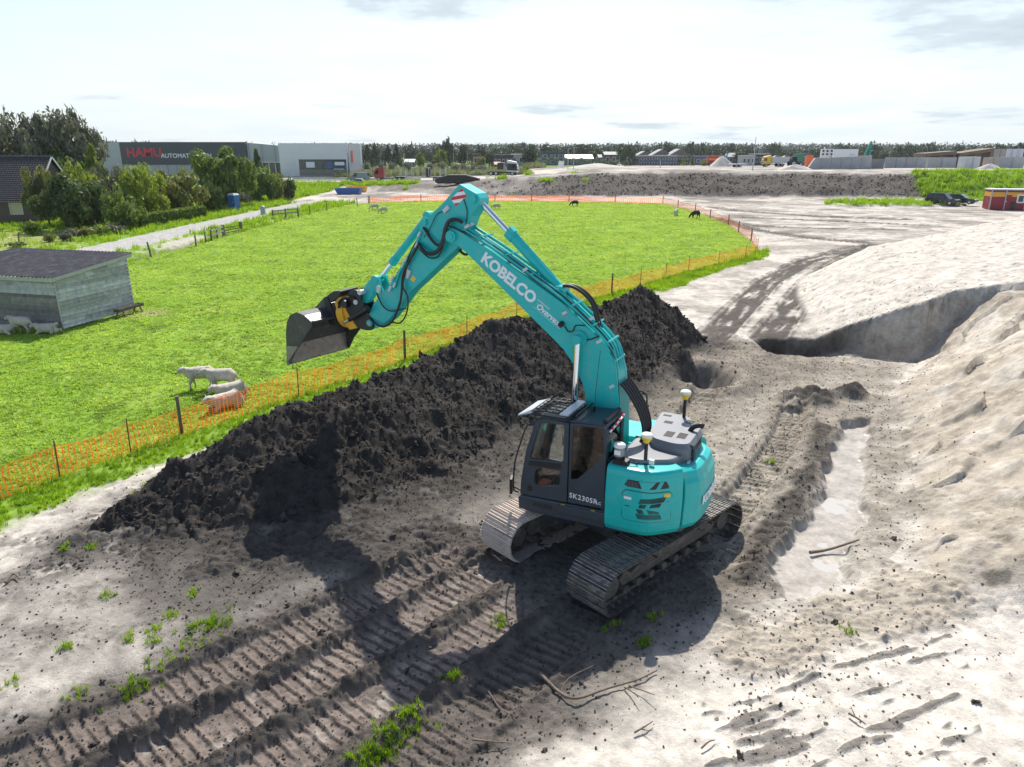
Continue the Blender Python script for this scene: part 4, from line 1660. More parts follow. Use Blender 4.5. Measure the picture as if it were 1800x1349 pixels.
# steel pipes along the top
top = [(3.50, 6.44), (2.83, 6.12), (2.22, 5.77), (1.26, 5.23), (.76, 4.85), (.37, 4.54), (.14, 4.26), (.03, 3.88), (-.05, 3.2)]
for y, h, r in ((.25, .0, .024), (.17, .05, .03), (.02, .02, .022), (-.10, .06, .03), (-.20, .02, .03)):
    m = MB()
    m.tube(smooth_path([(x + .3 * h, y + (.03 if k % 2 else 0), z + h) for k, (x, z) in enumerate(top)], 4), r, 8)
    m.build('pipe', TEAL, boom)
for (x, z) in ((3.1, 6.29), (2.5, 5.96), (1.9, 5.62), (1.0, 5.07), (.55, 4.72), (.22, 4.42), (.07, 4.05)):
    m = MB()
    m.box((x, 0, z + .02), (.05, .57, .04), M=Matrix.Rotation(R(30), 4, 'Y'))
    m.build('clamp', TEAL, boom, .008)
for (x, y, z) in ((3.42, .24, 6.50), (3.38, .14, 6.53), (2.05, .27, 5.72), (1.15, .3, 4.93), (.4, .31, 4.44), (.10, .28, 3.55), (.62, .2, 4.85)):
    m = MB()
    m.box((x, y, z), (.11, .05, .06), M=Matrix.Rotation(R(33), 4, 'Y'))
    m.build('fitting', GREYB, boom, .008)
m = MB()
m.tube(smooth_path([(x - .02, BW - .02, z - .03) for x, z in top], 4), .014, 6)
m.tube(smooth_path([(x - .02, BW - .06, z + .035) for x, z in top[1:7]], 4), .012, 6)
m.tube(smooth_path([(1.14, .30, 4.66), (1.05, .32, 4.56), (.95, .31, 4.60), (.90, .30, 4.70), (.7, .30, 4.72)]), .012, 6)
m.tube(smooth_path([(.78, .31, 4.43), (.6, .31, 4.45), (.4, .30, 4.55)]), .012, 6)
m.build('cable', RUBBER, boom)
m = MB()
m.cyl((1.20, BW, 4.71), (1.20, BW + .09, 4.69), .055, 12)
m.build('work_lamp', BLACK, boom)
m = MB()
m.cyl((.80, -.46, 4.46), (.80, .50, 4.46), .085, 18)
m.cyl((.80, .28, 4.46), (.80, .36, 4.46), .15, 20)
m.build('pin', TEAL, boom, .008)


def cylinder(name, a, b, c, r, rr, y, parent):
    """Ram: barrel from a to b, rod on to c (all x-z) at offset y."""
    A, B, Cc = Vector((a[0], y, a[1])), Vector((b[0], y, b[1])), Vector((c[0], y, c[1]))
    d = (B - A).normalized()
    m = MB()
    m.cyl(A, B, r, 18)
    m.cyl(B - d * .16, B + d * .02, r * 1.18, 18)
    m.cyl(A + Vector((0, -r * 1.2, 0)), A + Vector((0, r * 1.2, 0)), r * 1.1, 16)
    o = m.build(name, TEAL, parent, .006)
    m = MB()
    m.cyl(B, Cc, rr, 16)
    m.build('rod', CHROME, o)
    m = MB()
    m.cyl(Cc + Vector((0, -rr * 1.6, 0)), Cc + Vector((0, rr * 1.6, 0)), rr * 1.5, 14)
    m.build('rod_eye', TEAL, o)
    return o


cylinder('boom_cylinder', (.95, 1.35), (.86, 2.75), (.80, 4.46), .10, .06, .42, EX)
cylinder('boom_cylinder', (.95, 1.35), (.86, 2.75), (.80, 4.46), .10, .06, -.42, EX)
ac = cylinder('arm_cylinder', (1.37, 5.32), (2.56, 6.40), (3.30, 7.05), .105, .06, 0, EX)
m = MB()
m.tube([(1.5, .0, 5.56), (2.3, .0, 6.30), (2.45, 0, 6.46)], .022, 8)
m.box((2.48, .02, 6.44), (.14, .16, .12), M=Matrix.Rotation(R(-42), 4, 'Y'))
m.build('pipe', TEAL, ac)
# hoses: boom foot, arm cylinder, round the arm joint
for k in range(5):
    m = MB()
    y = .22 - .11 * k
    m.tube(smooth_path([(-.06, y, 3.62), (-.22, y, 3.45), (-.48, y, 3.05), (-.58, y, 2.65), (-.45, y, 2.32), (-.2, y, 2.18)]), .032, 8)
    m.build('hose', RUBBER, boom)
for y in (.06, -.06):
    m = MB()
    m.tube(smooth_path([(1.30, y, 5.42), (1.10, y, 5.42), (.85, y, 5.30), (.66, y, 5.10), (.56, y, 4.80), (.50, y, 4.62)]), .034, 8)
    m.build('hose', RUBBER, boom)

# ---- arm
AW = .20
arm_o = [(3.60, 7.34), (3.20, 7.16), (3.13, 7.06), (3.14, 6.96), (3.34, 6.70), (3.56, 6.20), (3.70, 6.04), (4.98, 4.97), (5.60, 4.28), (5.92, 4.06), (6.14, 4.02), (6.25, 4.10),
         (6.24, 4.24), (6.02, 4.62), (5.48, 5.16), (4.78, 6.08), (4.66, 6.32), (4.62, 6.56), (4.52, 6.65), (4.42, 6.64), (4.08, 6.90)]
m = MB()
m.prism(arm_o, -AW + .02, AW - .02)
for y0, y1 in ((AW - .03, AW), (-AW, -AW + .03)):
    m.prism(arm_o, y0, y1)
m.cyl((3.27, -.26, 7.05), (3.27, .26, 7.05), .075, 16)
m.cyl((4.50, -.24, 6.54), (4.50, .24, 6.54), .07, 16)
m.cyl((6.13, -.27, 4.16), (6.13, .27, 4.16), .08, 16)
arm = m.build('arm', TEAL, EX, .012)
dm = [Vector((3.55, AW + .003, 7.26)), Vector((3.43, AW + .003, 7.11)), Vector((3.70, AW + .003, 6.89)), Vector((3.82, AW + .003, 7.04))]
m = MB()
for i in range(5):                            # striped warning diamond
    m.m = i % 2
    t0, t1 = i / 5, (i + 1) / 5

    def rung(t):
        # horizontal cut of the diamond, from top corner 0 to bottom corner 2
        a = dm[0].lerp(dm[1], t * 2) if t < .5 else dm[1].lerp(dm[2], t * 2 - 1)
        b = dm[0].lerp(dm[3], t * 2) if t < .5 else dm[3].lerp(dm[2], t * 2 - 1)
        return a, b
    (a, b), (c, d) = rung(t0), rung(t1)
    pts = [a, b, d, c]
    if t0 < .5 < t1:
        pts = [a, b, dm[3], d, c, dm[1]]
    m.add([tuple(p) for p in pts], [tuple(range(len(pts)))])
m.build('warning_sign', [RED, WHITE], arm, label='red and white striped diamond')
for (x, z, sx, sz, a) in ((3.92, 6.83, .17, .085, 40), (4.98, 5.40, .21, .10, 62), (5.82, 4.98, .17, .08, 85)):
    m = MB()
    m.box((x, AW + .03, z), (sx, .06, sz), M=Matrix.Rotation(R(a), 4, 'Y'))
    m.build('sensor_box', GREYB, arm, .008)
m = MB()
m.box((4.86, AW + .004, 5.29), (.12, .004, .10), M=Matrix.Rotation(R(50), 4, 'Y'))
m.build('sticker', YELP, arm)
for (x, z) in ((5.0, 5.72), (5.1, 5.58), (5.35, 5.12), (5.40, 5.26), (4.62, 6.28), (4.70, 6.05), (5.48, 5.02)):
    m = MB()
    m.box((x, AW + .05, z), (.13, .05, .05), M=Matrix.Rotation(R(58), 4, 'Y'))
    m.build('fitting', GREYB, arm, .008)
for dx, y in ((0, .34), (.05, .30)):
    m = MB()
    m.tube(smooth_path([(3.46 + dx, y, 6.59), (3.61 + dx, y, 6.64), (3.77 + dx, y, 6.60), (3.87 + dx, y, 6.44), (3.93 + dx, y, 6.23), (4.02 + dx, y, 6.04), (4.16 + dx, y, 5.92), (4.34 + dx, y, 5.89), (4.47 + dx, y, 5.96), (4.62 + dx, y - .06, 6.08)]), .034, 8)
    m.build('hose', RUBBER, arm)
m = MB()
m.tube(smooth_path([(4.02, .30, 6.10), (4.15, .29, 6.09), (4.31, .27, 6.21), (4.42, .25, 6.34), (4.52, .22, 6.42)]), .03, 8)
m.build('hose', RUBBER, arm)
m = MB()
m.tube(smooth_path([(3.45, .26, 6.35), (3.80, .36, 6.50), (3.92, .34, 6.18), (4.10, .30, 5.86), (4.36, .27, 5.80), (4.60, .26, 5.95)]), .016, 6)
m.build('hose', RUBBER, arm)
m = MB()
m.tube(smooth_path([(3.50, 0, 6.0), (3.62, -.05, 5.88), (3.75, -.05, 5.92), (3.85, -.02, 6.1)]), .03, 8)
m.build('hose', RUBBER, arm)
m = MB()
m.tube(smooth_path([(4.62, .26, 6.10), (4.80, .27, 5.82), (5.06, .29, 5.40), (5.12, .30, 5.0), (5.20, .30, 4.70), (5.42, .30, 4.30), (5.68, .30, 4.14), (5.92, .28, 4.17), (6.2, .2, 4.3)]), .026, 8)
m.build('hose', RUBBER, arm)
m = MB()
m.tube(smooth_path([(4.72, .25, 6.10), (4.92, .25, 5.78), (5.02, .28, 5.4), (5.08, .30, 5.12), (4.94, .33, 4.90), (4.98, .33, 4.56), (5.2, .3, 4.28), (5.50, .28, 4.27)]), .018, 8)
m.build('hose', RUBBER, arm)
m = MB()
m.tube(smooth_path([(5.86, .26, 4.9), (5.70, .27, 4.62), (5.48, .28, 4.52), (5.2, .28, 4.58), (5.05, .26, 4.62)]), .016, 6)
m.build('hose', RUBBER, arm)
m = MB()
m.tube(smooth_path([(3.92, .24, 6.80), (4.15, .24, 6.72), (4.32, .25, 6.44), (4.50, .25, 6.22)]), .010, 6)
m.build('hose', RUBBER, arm)
m = MB()
m.tube(smooth_path([(3.50, .22, 7.05), (3.42, .22, 6.8), (3.46, .22, 6.55)]), .010, 6)
m.build('hose', RUBBER, arm)
for y, z in ((.24, 0), (.15, .03)):
    m = MB()
    m.tube([(4.62, y, 6.2 + z), (4.90, y, 5.82 + z), (5.22, y, 5.38 + z), (5.36, y, 5.05 + z)], .02, 8)
    m.build('pipe', TEAL, arm)
cylinder('bucket_cylinder', (4.52, 6.66), (5.56, 5.58), (5.96, 5.16), .085, .05, 0, EX)
m = MB()
for y in (.15, -.15):
    m.prism(rounded([(6.04, 5.28), (5.88, 5.26), (5.62, 4.60), (5.72, 4.50), (5.86, 4.62), (6.06, 5.12)], .06), y - .03, y + .03)
    m.cyl((5.96, y - .05, 5.18), (5.96, y + .05, 5.18), .095, 16)
m.build('link', TEAL, EX, .01)
m = MB()
m.prism(rounded([(5.92, 5.24), (6.08, 5.22), (6.36, 4.98), (6.46, 4.66), (6.34, 4.55), (6.18, 4.70), (5.92, 5.10)], .07), -.10, .10)
m.build('link', TEAL, EX, .02)

# ---- tiltrotator and bucket
tilt = empty('tiltrotator', (0, 0, 0))
tilt.parent = EX
m = MB()
for y0, y1 in ((.17, .24), (-.24, -.17)):
    m.prism(rounded([(6.02, 4.02), (6.20, 3.96), (6.52, 3.99), (6.78, 4.30), (6.84, 4.62), (6.70, 4.86), (6.48, 4.92), (6.34, 4.80), (6.36, 4.56), (6.22, 4.36), (6.04, 4.26)], .08), y0, y1)
m.prism([(6.45, 4.1), (6.75, 4.3), (6.8, 4.7), (6.5, 4.8)], -.17, .17)
m.build('coupler', BLACK, tilt, .012)
m = MB()
for x, z in ((6.36, 4.86), (6.50, 4.62), (6.14, 4.16)):
    m.cyl((x, -.27, z), (x, .27, z), .06, 14)
m.build('pin', GREYB, tilt)
m = MB()
m.prism(rounded([(6.50, 4.00), (6.74, 3.92), (7.02, 4.26), (7.16, 4.52), (7.00, 4.72), (6.84, 4.66), (6.82, 4.40)], .05), -.20, .27)
m.cyl((6.86, 0, 4.28), (7.05, 0, 4.24), .34, 24)
m.build('rotor_housing', YEL, tilt, .02)
m = MB()
m.cyl((6.78, .22, 4.56), (6.78, .36, 4.56), .09, 16)
m.cyl((6.92, .22, 4.56), (6.92, .33, 4.56), .07, 16)
m.tube(smooth_path([(6.5, .26, 4.7), (6.72, .34, 4.72), (6.9, .34, 4.62), (6.98, .3, 4.45)]), .03, 8)
m.build('hydraulic_motor', BLACK, tilt, .01)
m = MB()
m.cyl((6.12, .32, 4.50), (6.66, .34, 4.20), .055, 14)
m.cyl((6.08, .32, 4.52), (6.20, .32, 4.46), .08, 14)
tc_ = m.build('tilt_cylinder', BLACK, tilt)
m = MB()
m.cyl((6.66, .34, 4.20), (6.86, .34, 4.09), .028, 10)
m.build('rod', CHROME, tc_)
m = MB()
m.cyl((6.12, -.32, 4.50), (6.66, -.34, 4.20), .055, 14)
m.build('tilt_cylinder', BLACK, tilt)
m = MB()
m.prism(rounded([(6.86, 4.86), (7.10, 4.84), (7.38, 4.66), (7.40, 4.50), (7.16, 4.56), (6.92, 4.74)], .06), -.32, .32)
for y0, y1 in ((.27, .34), (-.34, -.27)):
    m.prism(rounded([(7.30, 4.72), (7.42, 4.62), (7.30, 4.02), (7.12, 3.98), (7.06, 4.1)], .05), y0, y1)
m.box((7.18, 0, 4.30), (.16, .6, .45), M=Matrix.Rotation(R(8), 4, 'Y'))
m.build('bucket_bracket', BLACK, tilt, .012)

BK = Matrix.Translation((7.30, 0, 0)) @ Matrix.Rotation(R(-9), 4, 'Z') @ Matrix.Translation((-7.30 - .20, 0, 0))
prof = [(8.39, 3.06), (8.375, 3.44), (8.34, 3.77), (8.26, 4.06), (8.11, 4.26), (7.84, 4.37), (7.56, 4.33), (7.28, 4.19)]
bkt = empty('bucket', (0, 0, 0))
bkt.parent = EX
bkt['label'] = 'wide dark ditching bucket with scoured inside'
W2 = .93


def inset(p, d):
    out = []
    for i in range(len(p)):
        a, b = Vector(p[max(i - 1, 0)]), Vector(p[min(i + 1, len(p) - 1)])
        t = (b - a).normalized()
        out.append((p[i][0] - (t.y) * d, p[i][1] + (t.x) * d))
    return out


inn = inset(prof, .028)
if inn[3][0] > prof[3][0]:
    inn = inset(prof, -.028)
m = MB(BK)
m.prism(prof + inn[::-1], -W2, W2)
m.build('shell', BUCK, bkt)
m = MB(BK)
low = [p for p in inn[:3]]
lo2 = inset(inn, .012)
if lo2[1][0] > inn[1][0]:
    lo2 = inset(inn, -.012)
m.prism([inn[0], inn[1], (inn[1][0] - .012, inn[1][1] + .02), (lo2[0][0], lo2[0][1])], -W2 + .03, W2 - .03)
m.build('wear_plate', BUCK2, bkt)
m = MB(BK)
m.prism([(8.41, 2.96), (8.425, 3.14), (8.36, 3.14), (8.355, 3.0)], -W2 - .02, W2 + .02)
m.build('cutting_edge', BUCK2, bkt, .006)
for s in (-1, 1):
    m = MB(BK)
    m.prism(prof + [(7.30, 4.10), (7.62, 3.78), (8.05, 3.36), (8.30, 3.0)], s * W2 - .014, s * W2 + .014)
    m.build('side_plate', BUCK, bkt, .006)
m = MB(BK)
m.bar((7.30, -W2, 4.20), (7.30, W2, 4.20), .07, .07)
m.build('lip_bar', BUCK, bkt, .02)
m = MB(BK)
for y in (-.26, .26):
    m.prism([(7.36, 4.24), (7.44, 4.66), (7.60, 4.66), (8.06, 4.30), (7.84, 4.38)], y - .025, y + .025)
m.cyl((7.52, -.32, 4.58), (7.52, .32, 4.58), .05, 12)
m.cyl((7.62, -.30, 4.44), (7.62, .30, 4.44), .05, 12)
m.build('mount', BUCK, bkt, .01)
for s in (-1, 1):                           # outer gussets at the bucket's ends
    m = MB(BK)
    m.prism([(8.41, 3.02), (8.05, 3.36), (7.90, 3.52), (8.36, 3.46)], s * (W2 + .016) - .008, s * (W2 + .016) + .008)
    m.build('end_cutter', BUCK2, bkt)

# ================================================================== netting fence, shelter, animals, loose wood
NET = leaf_mat('orange_net', (.80, .17, .02), (.95, .33, .06), .45, 1.5)
WOODP = mat('weathered_post', (.16, .12, .09), .85, 0, var=.35, vscale=8, bump=.4)
ROD = mat('rusty_rod', (.22, .10, .05), .7, .2, var=.3, vscale=9)

fence = empty('netting_fence', (FENCE[4][0], FENCE[4][1], 0), 0, 'orange plastic netting fence on posts round the pasture', 'fence')


def net_height(s):
    return .80 + .04 * math.sin(s * .9) + .04 * math.sin(s * 2.3 + 1) - .03 * math.sin(s * .31)


pts_f = FENCE[:]
# denser points along the far stretches, so posts stand every eight metres or so
dense = [pts_f[0]]
for a, b in zip(pts_f, pts_f[1:]):
    L = math.dist(a, b)
    k = max(1, int(round(L / (3.6 if a[1] < 60 else 7.5))))
    for i in range(1, k + 1):
        t = i / k
        dense.append((a[0] + (b[0] - a[0]) * t, a[1] + (b[1] - a[1]) * t, t == 1))
arc = 0.0
for i, (a, b) in enumerate(zip(dense, dense[1:])):
    L = math.dist(a[:2], b[:2])
    if max(a[1], b[1]) < 11.0:
        arc += L
        continue
    far = a[1] > 58
    m = MB(Matrix.Translation((-FENCE[4][0], -FENCE[4][1], 0)))
    dx, dy = (b[0] - a[0]) / L, (b[1] - a[1]) / L
    step = .125 if not far else .30
    wv = .019 if not far else .05
    rows = 12 if not far else 6
    wh = .0095 if not far else .028
    n = int(L / step)
    zs = {}

    def P(t, f):
        s = arc + t
        zg = hz_line(a[0] + dx * t, a[1] + dy * t)
        h = net_height(s)
        lean = .04 * math.sin(s * 1.7) + .05 * f * math.sin(s * .6 + .5)
        sag = -.05 * math.sin(math.pi * t / L) * f
        return (a[0] + dx * t - dy * lean * f, a[1] + dy * t + dx * lean * f, zg + .04 + (h - .04 + sag) * f)

    def hz_line(x, y):
        key = (round(x, 1), round(y, 1))
        return fz[key] if key in fz else 0.0
    ts = [q * L / max(1, int(L / .3)) for q in range(int(max(1, L / .3)) + 1)]
    xs = np.array([a[0] + dx * t for t in np.arange(0, L + .01, .05)])
    ysn = np.array([a[1] + dy * t for t in np.arange(0, L + .01, .05)])
    zz = terrain(xs, ysn)[0]
    fz = {}
    tt = np.arange(0, L + .01, .05)

    def hz_line(x, y, tt=tt, zz=zz):
        t = (x - a[0]) * dx + (y - a[1]) * dy
        return float(np.interp(t, tt, zz))
    for k in range(n):
        t = (k + .5) * L / n
        w = wv * (1 + .3 * math.sin(k * 1.3))
        seg = 4 if not far else 1
        for j in range(seg):
            f0, f1 = j / seg, (j + 1) / seg
            o0, o1 = .012 * math.sin(k + 5 * f0), .012 * math.sin(k + 5 * f1)
            p0, p1, p2, p3 = P(t - w / 2 + o0, f0), P(t + w / 2 + o0, f0), P(t + w / 2 + o1, f1), P(t - w / 2 + o1, f1)
            m.add([p0, p1, p2, p3], [(0, 1, 2, 3)])
    for r in range(rows):
        f = r / (rows - 1)
        w = wh * (2.2 if r in (0, rows - 1) else 1)
        for t0, t1 in zip(ts, ts[1:]):
            q0, q1 = P(t0, f), P(t1, f)
            m.add([q0, q1, (q1[0], q1[1], q1[2] + w), (q0[0], q0[1], q0[2] + w)], [(0, 1, 2, 3)])
    m.build('netting', NET, fence)
    arc += L
    zg = hz(b[0], b[1])
    stout = any(math.dist(b[:2], FENCE[q]) < .01 for q in (4, 6, 8))
    pm = MB(Matrix.Translation((-FENCE[4][0], -FENCE[4][1], 0)))
    if stout or far:
        pm.cyl((b[0], b[1], zg - .1), (b[0] + .02, b[1], zg + (1.22 if not far else 1.1)), .05 if not far else .06, 8)
        pm.build('post', WOODP, fence)
    else:
        pm.cyl((b[0], b[1], zg - .1), (b[0] + .03, b[1] + .02, zg + 1.02), .018, 6)
        pm.build('rod', ROD, fence)

# ---- wooden field shelter
PLANK = mat('weathered_plank', (.44, .45, .465), .8, 0, var=.25, vscale=3.5, dirt=(.24, .245, .255), dscale=5, dthr=(.5, .75), bump=.4, bscale=18, objvar=.28)
PLANK_D = mat('brown_plank', (.20, .19, .18), .85, 0, var=.3, vscale=4, bump=.4, bscale=18, objvar=.25)
FASCIA = mat('grey_fascia', (.42, .43, .42), .75, 0, var=.15, vscale=5)
SHEET = mat('dark_roof_sheet', (.045, .046, .060), .85, 0, spec=.15, var=.3, vscale=2.5, dirt=(.12, .12, .12), dscale=2.5, dthr=(.5, .8))
pa, pb = Vector(G(112, 580)), Vector(G(237, 545))
ang = math.atan2(pb.y - pa.y, pb.x - pa.x)          # the long gable wall runs along local x
LAB = (pb - pa).length
LW, H0, H1 = 7.0, 2.36, 2.78                        # other wall runs to local +y
shed = empty('field_shelter', (pa.x, pa.y, 0), ang, 'weathered grey plank shelter with dark corrugated roof in the pasture', 'shed')
random.seed(3)
rows = 15
for r in range(rows):
    z0 = .05 + r * (H1 - .05) / rows
    pitch = (H1 - .05) / rows
    cuts = sorted([0, LAB] + [LAB * (.25 + .5 * random.random())] + ([LAB * random.random()] if r % 3 == 0 else []))
    for c0, c1 in zip(cuts, cuts[1:]):
        if c1 - c0 < .02:
            continue
        top0 = min(z0 + pitch - .012, H0 + (H1 - H0) * c0 / LAB - .02)
        top1 = min(z0 + pitch - .012, H0 + (H1 - H0) * c1 / LAB - .02)
        if max(top0, top1) < z0 + .03:
            continue
        top0, top1 = max(top0, z0 + .01), max(top1, z0 + .01)
        m = MB()
        e = .006 * random.random()
        a, b = c0 + .006, c1 - .006
        m.add([(a, -.055 - e, z0 + .008), (b, -.055 - e, z0 + .008), (b, -.012, top1), (a, -.012, top0), (a, .0, z0), (b, .0, z0), (b, .004, top1), (a, .004, top0)],
              [(0, 1, 2, 3), (7, 6, 5, 4), (4, 5, 1, 0), (3, 2, 6, 7), (1, 5, 6, 2), (4, 0, 3, 7)])
        m.build('plank', PLANK, shed)
for r in range(13):
    z0 = .05 + r * (H0 - .08) / 13
    pitch = (H0 - .08) / 13
    cut = LW * (.3 + .4 * random.random())
    for c0, c1 in ((.0, cut), (cut, LW)):
        m = MB()
        m.add([(-.035, c0 + .006, z0), (-.035, c1 - .006, z0), (-.012, c1 - .006, z0 + pitch - .012), (-.012, c0 + .006, z0 + pitch - .012),
               (0, c0 + .006, z0), (0, c1 - .006, z0), (0, c1 - .006, z0 + pitch - .012), (0, c0 + .006, z0 + pitch - .012)],
              [(3, 2, 1, 0), (4, 5, 6, 7), (0, 1, 5, 4), (7, 6, 2, 3), (2, 6, 5, 1), (0, 4, 7, 3)])
        m.build('plank', PLANK_D if r < 9 else PLANK, shed)
for x, y, h in ((.03, .03, H0), (LAB - .05, .03, H1), (LAB - .05, LW, H1), (.03, LW, H0), (LAB - .05, LW / 2, H1)):
    m = MB()
    m.box((x, y, h / 2 - .1), (.1, .1, h + .1))
    m.build('post', WOODP, shed)
m = MB()
m.box((-.03, -.03, H0 / 2), (.05, .05, H0 - .06))
m.build('corner_trim', FASCIA, shed)
m = MB()
m.bar((-.25, -.16, H0 + .02), (LAB + .22, -.16, H1 + .06), .035, .17)
m.build('fascia', FASCIA, shed)
m = MB()
m.bar((-.25, -.16, H0 + .0), (-.25, LW + .2, H0 + .0), .035, .17)
m.build('fascia', FASCIA, shed)
m = MB()                                            # corrugated sheet: ribs run up the slope
nx = 34
ribs = []
for i in range(nx + 1):
    y = -.18 + (LW + .4) * i / nx
    for (dy, dz) in ((0, 0), (.05, .05), (.11, .05), (.16, 0)):
        ribs.append((y + dy * (LW / 7.0), dz))
def roofz(x):
    return H0 + .10 + (H1 - H0 + .06) * (x + .3) / (LAB + .6)
v = []
for x in (-.30, LAB + .26):
    v += [(x, y, roofz(x) + dz) for y, dz in ribs]
k = len(ribs)
m.smooth = False
m.add(v, [(i, i + 1, i + 1 + k, i + k) for i in range(k - 1)])
o = m.build('roof_sheet', SHEET, shed)
o.modifiers.new('thick', 'SOLIDIFY').thickness = .01
m = MB()
m.box((LAB * .86, -.5, .30), (1.35, .36, .03))
trough = empty('feed_trough', (pa.x, pa.y, 0), ang, 'low wooden feed trough against the shelter wall', 'trough')
m = MB()
tx0, tx1 = LAB * .62, LAB * .99
m.prism([(-.66, .42), (-.60, .26), (-.36, .26), (-.30, .42), (-.33, .42), (-.38, .29), (-.58, .29), (-.63, .42)], tx0, tx1, axes='yz')
m.box((tx0, -.48, .34), (.03, .34, .17))
m.box((tx1, -.48, .34), (.03, .34, .17))
m.build('bin', mat('trough_wood', (.13, .115, .10), .85, 0, var=.3, vscale=5), trough)
for x in (tx0 + .25, tx1 - .25):
    for sy in (-1, 1):
        m = MB()
        m.bar((x, -.48 + .10 * sy, .30), (x, -.48 + .30 * sy, .0), .06, .05)
        m.build('leg', WOODP, trough)

# ---- sheep: one skinned body each
WOOL = mat('sheep_wool', (.50, .455, .39), .95, 0, var=.2, vscale=6, bump=.9, bscale=28, spec=.1)
FACE = mat('sheep_face', (.46, .42, .38), .8, 0, var=.12, vscale=9)
HOOF = mat('sheep_dark', (.03, .028, .026), .7)
WOOL_D = mat('dark_wool', (.05, .042, .038), .95, 0, var=.3, vscale=6, bump=.9, bscale=28, spec=.1)


def skin_mesh(name, chain, mats, levels=2, root=0, assign=None):
    """chain: list of (index, parent, position, radius) -> applied skin + subdivision mesh."""
    me = bpy.data.meshes.new(name)
    me.from_pydata([c[2] for c in chain], [(c[1], c[0]) for c in chain if c[1] is not None], [])
    ob = bpy.data.objects.new(name, me)
    COL.objects.link(ob)
    ob.modifiers.new('skin', 'SKIN').use_smooth_shade = True
    if not me.skin_vertices:
        me.skin_vertices.new()
    sv = me.skin_vertices[0].data
    for c in chain:
        r = c[3]
        sv[c[0]].radius = r if isinstance(r, tuple) else (r, r)
        sv[c[0]].use_root = c[0] == root
    s = ob.modifiers.new('sub', 'SUBSURF')
    s.levels = s.render_levels = levels
    dg = bpy.context.evaluated_depsgraph_get()
    out = bpy.data.meshes.new_from_object(ob.evaluated_get(dg))
    bpy.data.objects.remove(ob)
    out.name = name
    out.materials.clear()
    for m_ in mats:
        out.materials.append(m_)
    if assign:
        for p in out.polygons:
            p.material_index = assign(p.center)
    out.polygons.foreach_set('use_smooth', [True] * len(out.polygons))
    return out


def sheep_mesh(pose, dark=False):
    """Facing +x, feet on z = 0. pose: stand, graze or lie."""
    dz = -.33 if pose == 'lie' else 0
    ch = [(0, None, (-.38, 0, .60 + dz), .19), (1, 0, (-.12, 0, .60 + dz), .235), (2, 1, (.16, 0, .60 + dz), .23), (3, 2, (.36, 0, .62 + dz), .18)]
    if pose == 'graze':
        ch += [(4, 3, (.54, .02, .50), .11), (5, 4, (.68, .04, .30), .085), (6, 5, (.76, .05, .16), .07), (7, 6, (.80, .05, .07), .045)]
        hp = Vector((.70, .04, .27))
    else:
        ch += [(4, 3, (.46, .02, .70 + dz), .14), (5, 4, (.55, .05, .79 + dz), .105), (6, 5, (.65, .09, .74 + dz), .08), (7, 6, (.72, .12, .67 + dz), .055)]
        hp = Vector((.55, .05, .80 + dz))
    k = 8
    for sx, x0 in ((1, .28), (-1, -.34)):
        for sy in (-1, 1):
            st = .05 * sy * sx
            if pose == 'lie':
                ch += [(k, 3 if sx > 0 else 0, (x0, .16 * sy, .16), .10), (k + 1, k, (x0 + .20, .20 * sy, .07), .05), (k + 2, k + 1, (x0 + .05, .22 * sy, .045), .035)]
                k += 3
            else:
                ch += [(k, 3 if sx > 0 else 0, (x0, .12 * sy, .42), .085), (k + 1, k, (x0 + (.02 if sx > 0 else -.05) + st, .125 * sy, .24), .046), (k + 2, k + 1, (x0 + st * 1.4, .125 * sy, .10), .032), (k + 3, k + 2, (x0 + st * 1.4 + .03, .125 * sy, .02), .034)]
                k += 4
    ch += [(k, 0, (-.52, 0, .56 + dz), .05), (k + 1, k, (-.57, 0, .42 + dz), .035)]

    def assign(c):
        if (c - hp).dot(Vector((1, 0, -.6))) > .0 and c.x > hp.x - .02:
            return 1
        if pose != 'lie' and c.z < .33:
            return 2 if c.z < .05 else 1
        return 0
    me = skin_mesh('sheep', ch, [WOOL_D if dark else WOOL, HOOF if dark else FACE, HOOF], 2, 1, assign)
    # wool lumps, ears, eyes
    bm = bmesh.new()
    bm.from_mesh(me)
    bm.normal_update()
    for v in bm.verts:
        if v.co.z > .34 + dz and v.co.x < hp.x - .04:
            v.co += v.normal * .012 * math.sin(31 * v.co.x + 17 * v.co.z) * math.cos(27 * v.co.y + 9 * v.co.z)
    for s in (-1, 1):
        b = hp + Vector((.02, .075 * s, .03))
        q = [b, b + Vector((-.03, .14 * s, .015)), b + Vector((-.05, .17 * s, -.03)), b + Vector((-.01, .06 * s, -.05))]
        vs = [bm.verts.new(p) for p in q] + [bm.verts.new(p + Vector((-.015, 0, .0))) for p in q]
        for f in ((0, 1, 2, 3), (7, 6, 5, 4), (0, 4, 5, 1), (1, 5, 6, 2), (2, 6, 7, 3), (3, 7, 4, 0)):
            bm.faces.new([vs[i] for i in f]).material_index = 1
        e = bmesh.ops.create_icosphere(bm, subdivisions=1, radius=.014, matrix=Matrix.Translation(hp + Vector((.085, .055 * s, .0 if pose != 'graze' else -.04))))
        for v in e['verts']:
            for f in v.link_faces:
                f.material_index = 2
    tip = (Vector(ch[7][2]) + Vector((.035, 0, -.005)))
    e = bmesh.ops.create_icosphere(bm, subdivisions=1, radius=.028, matrix=Matrix.Translation(tip))
    for v in e['verts']:
        for f in v.link_faces:
            f.material_index = 2
    bm.to_mesh(me)
    bm.free()
    return me


SHEEP = {p: sheep_mesh(p) for p in ('stand', 'graze', 'lie')}
SHEEP['dark'] = sheep_mesh('graze', True)


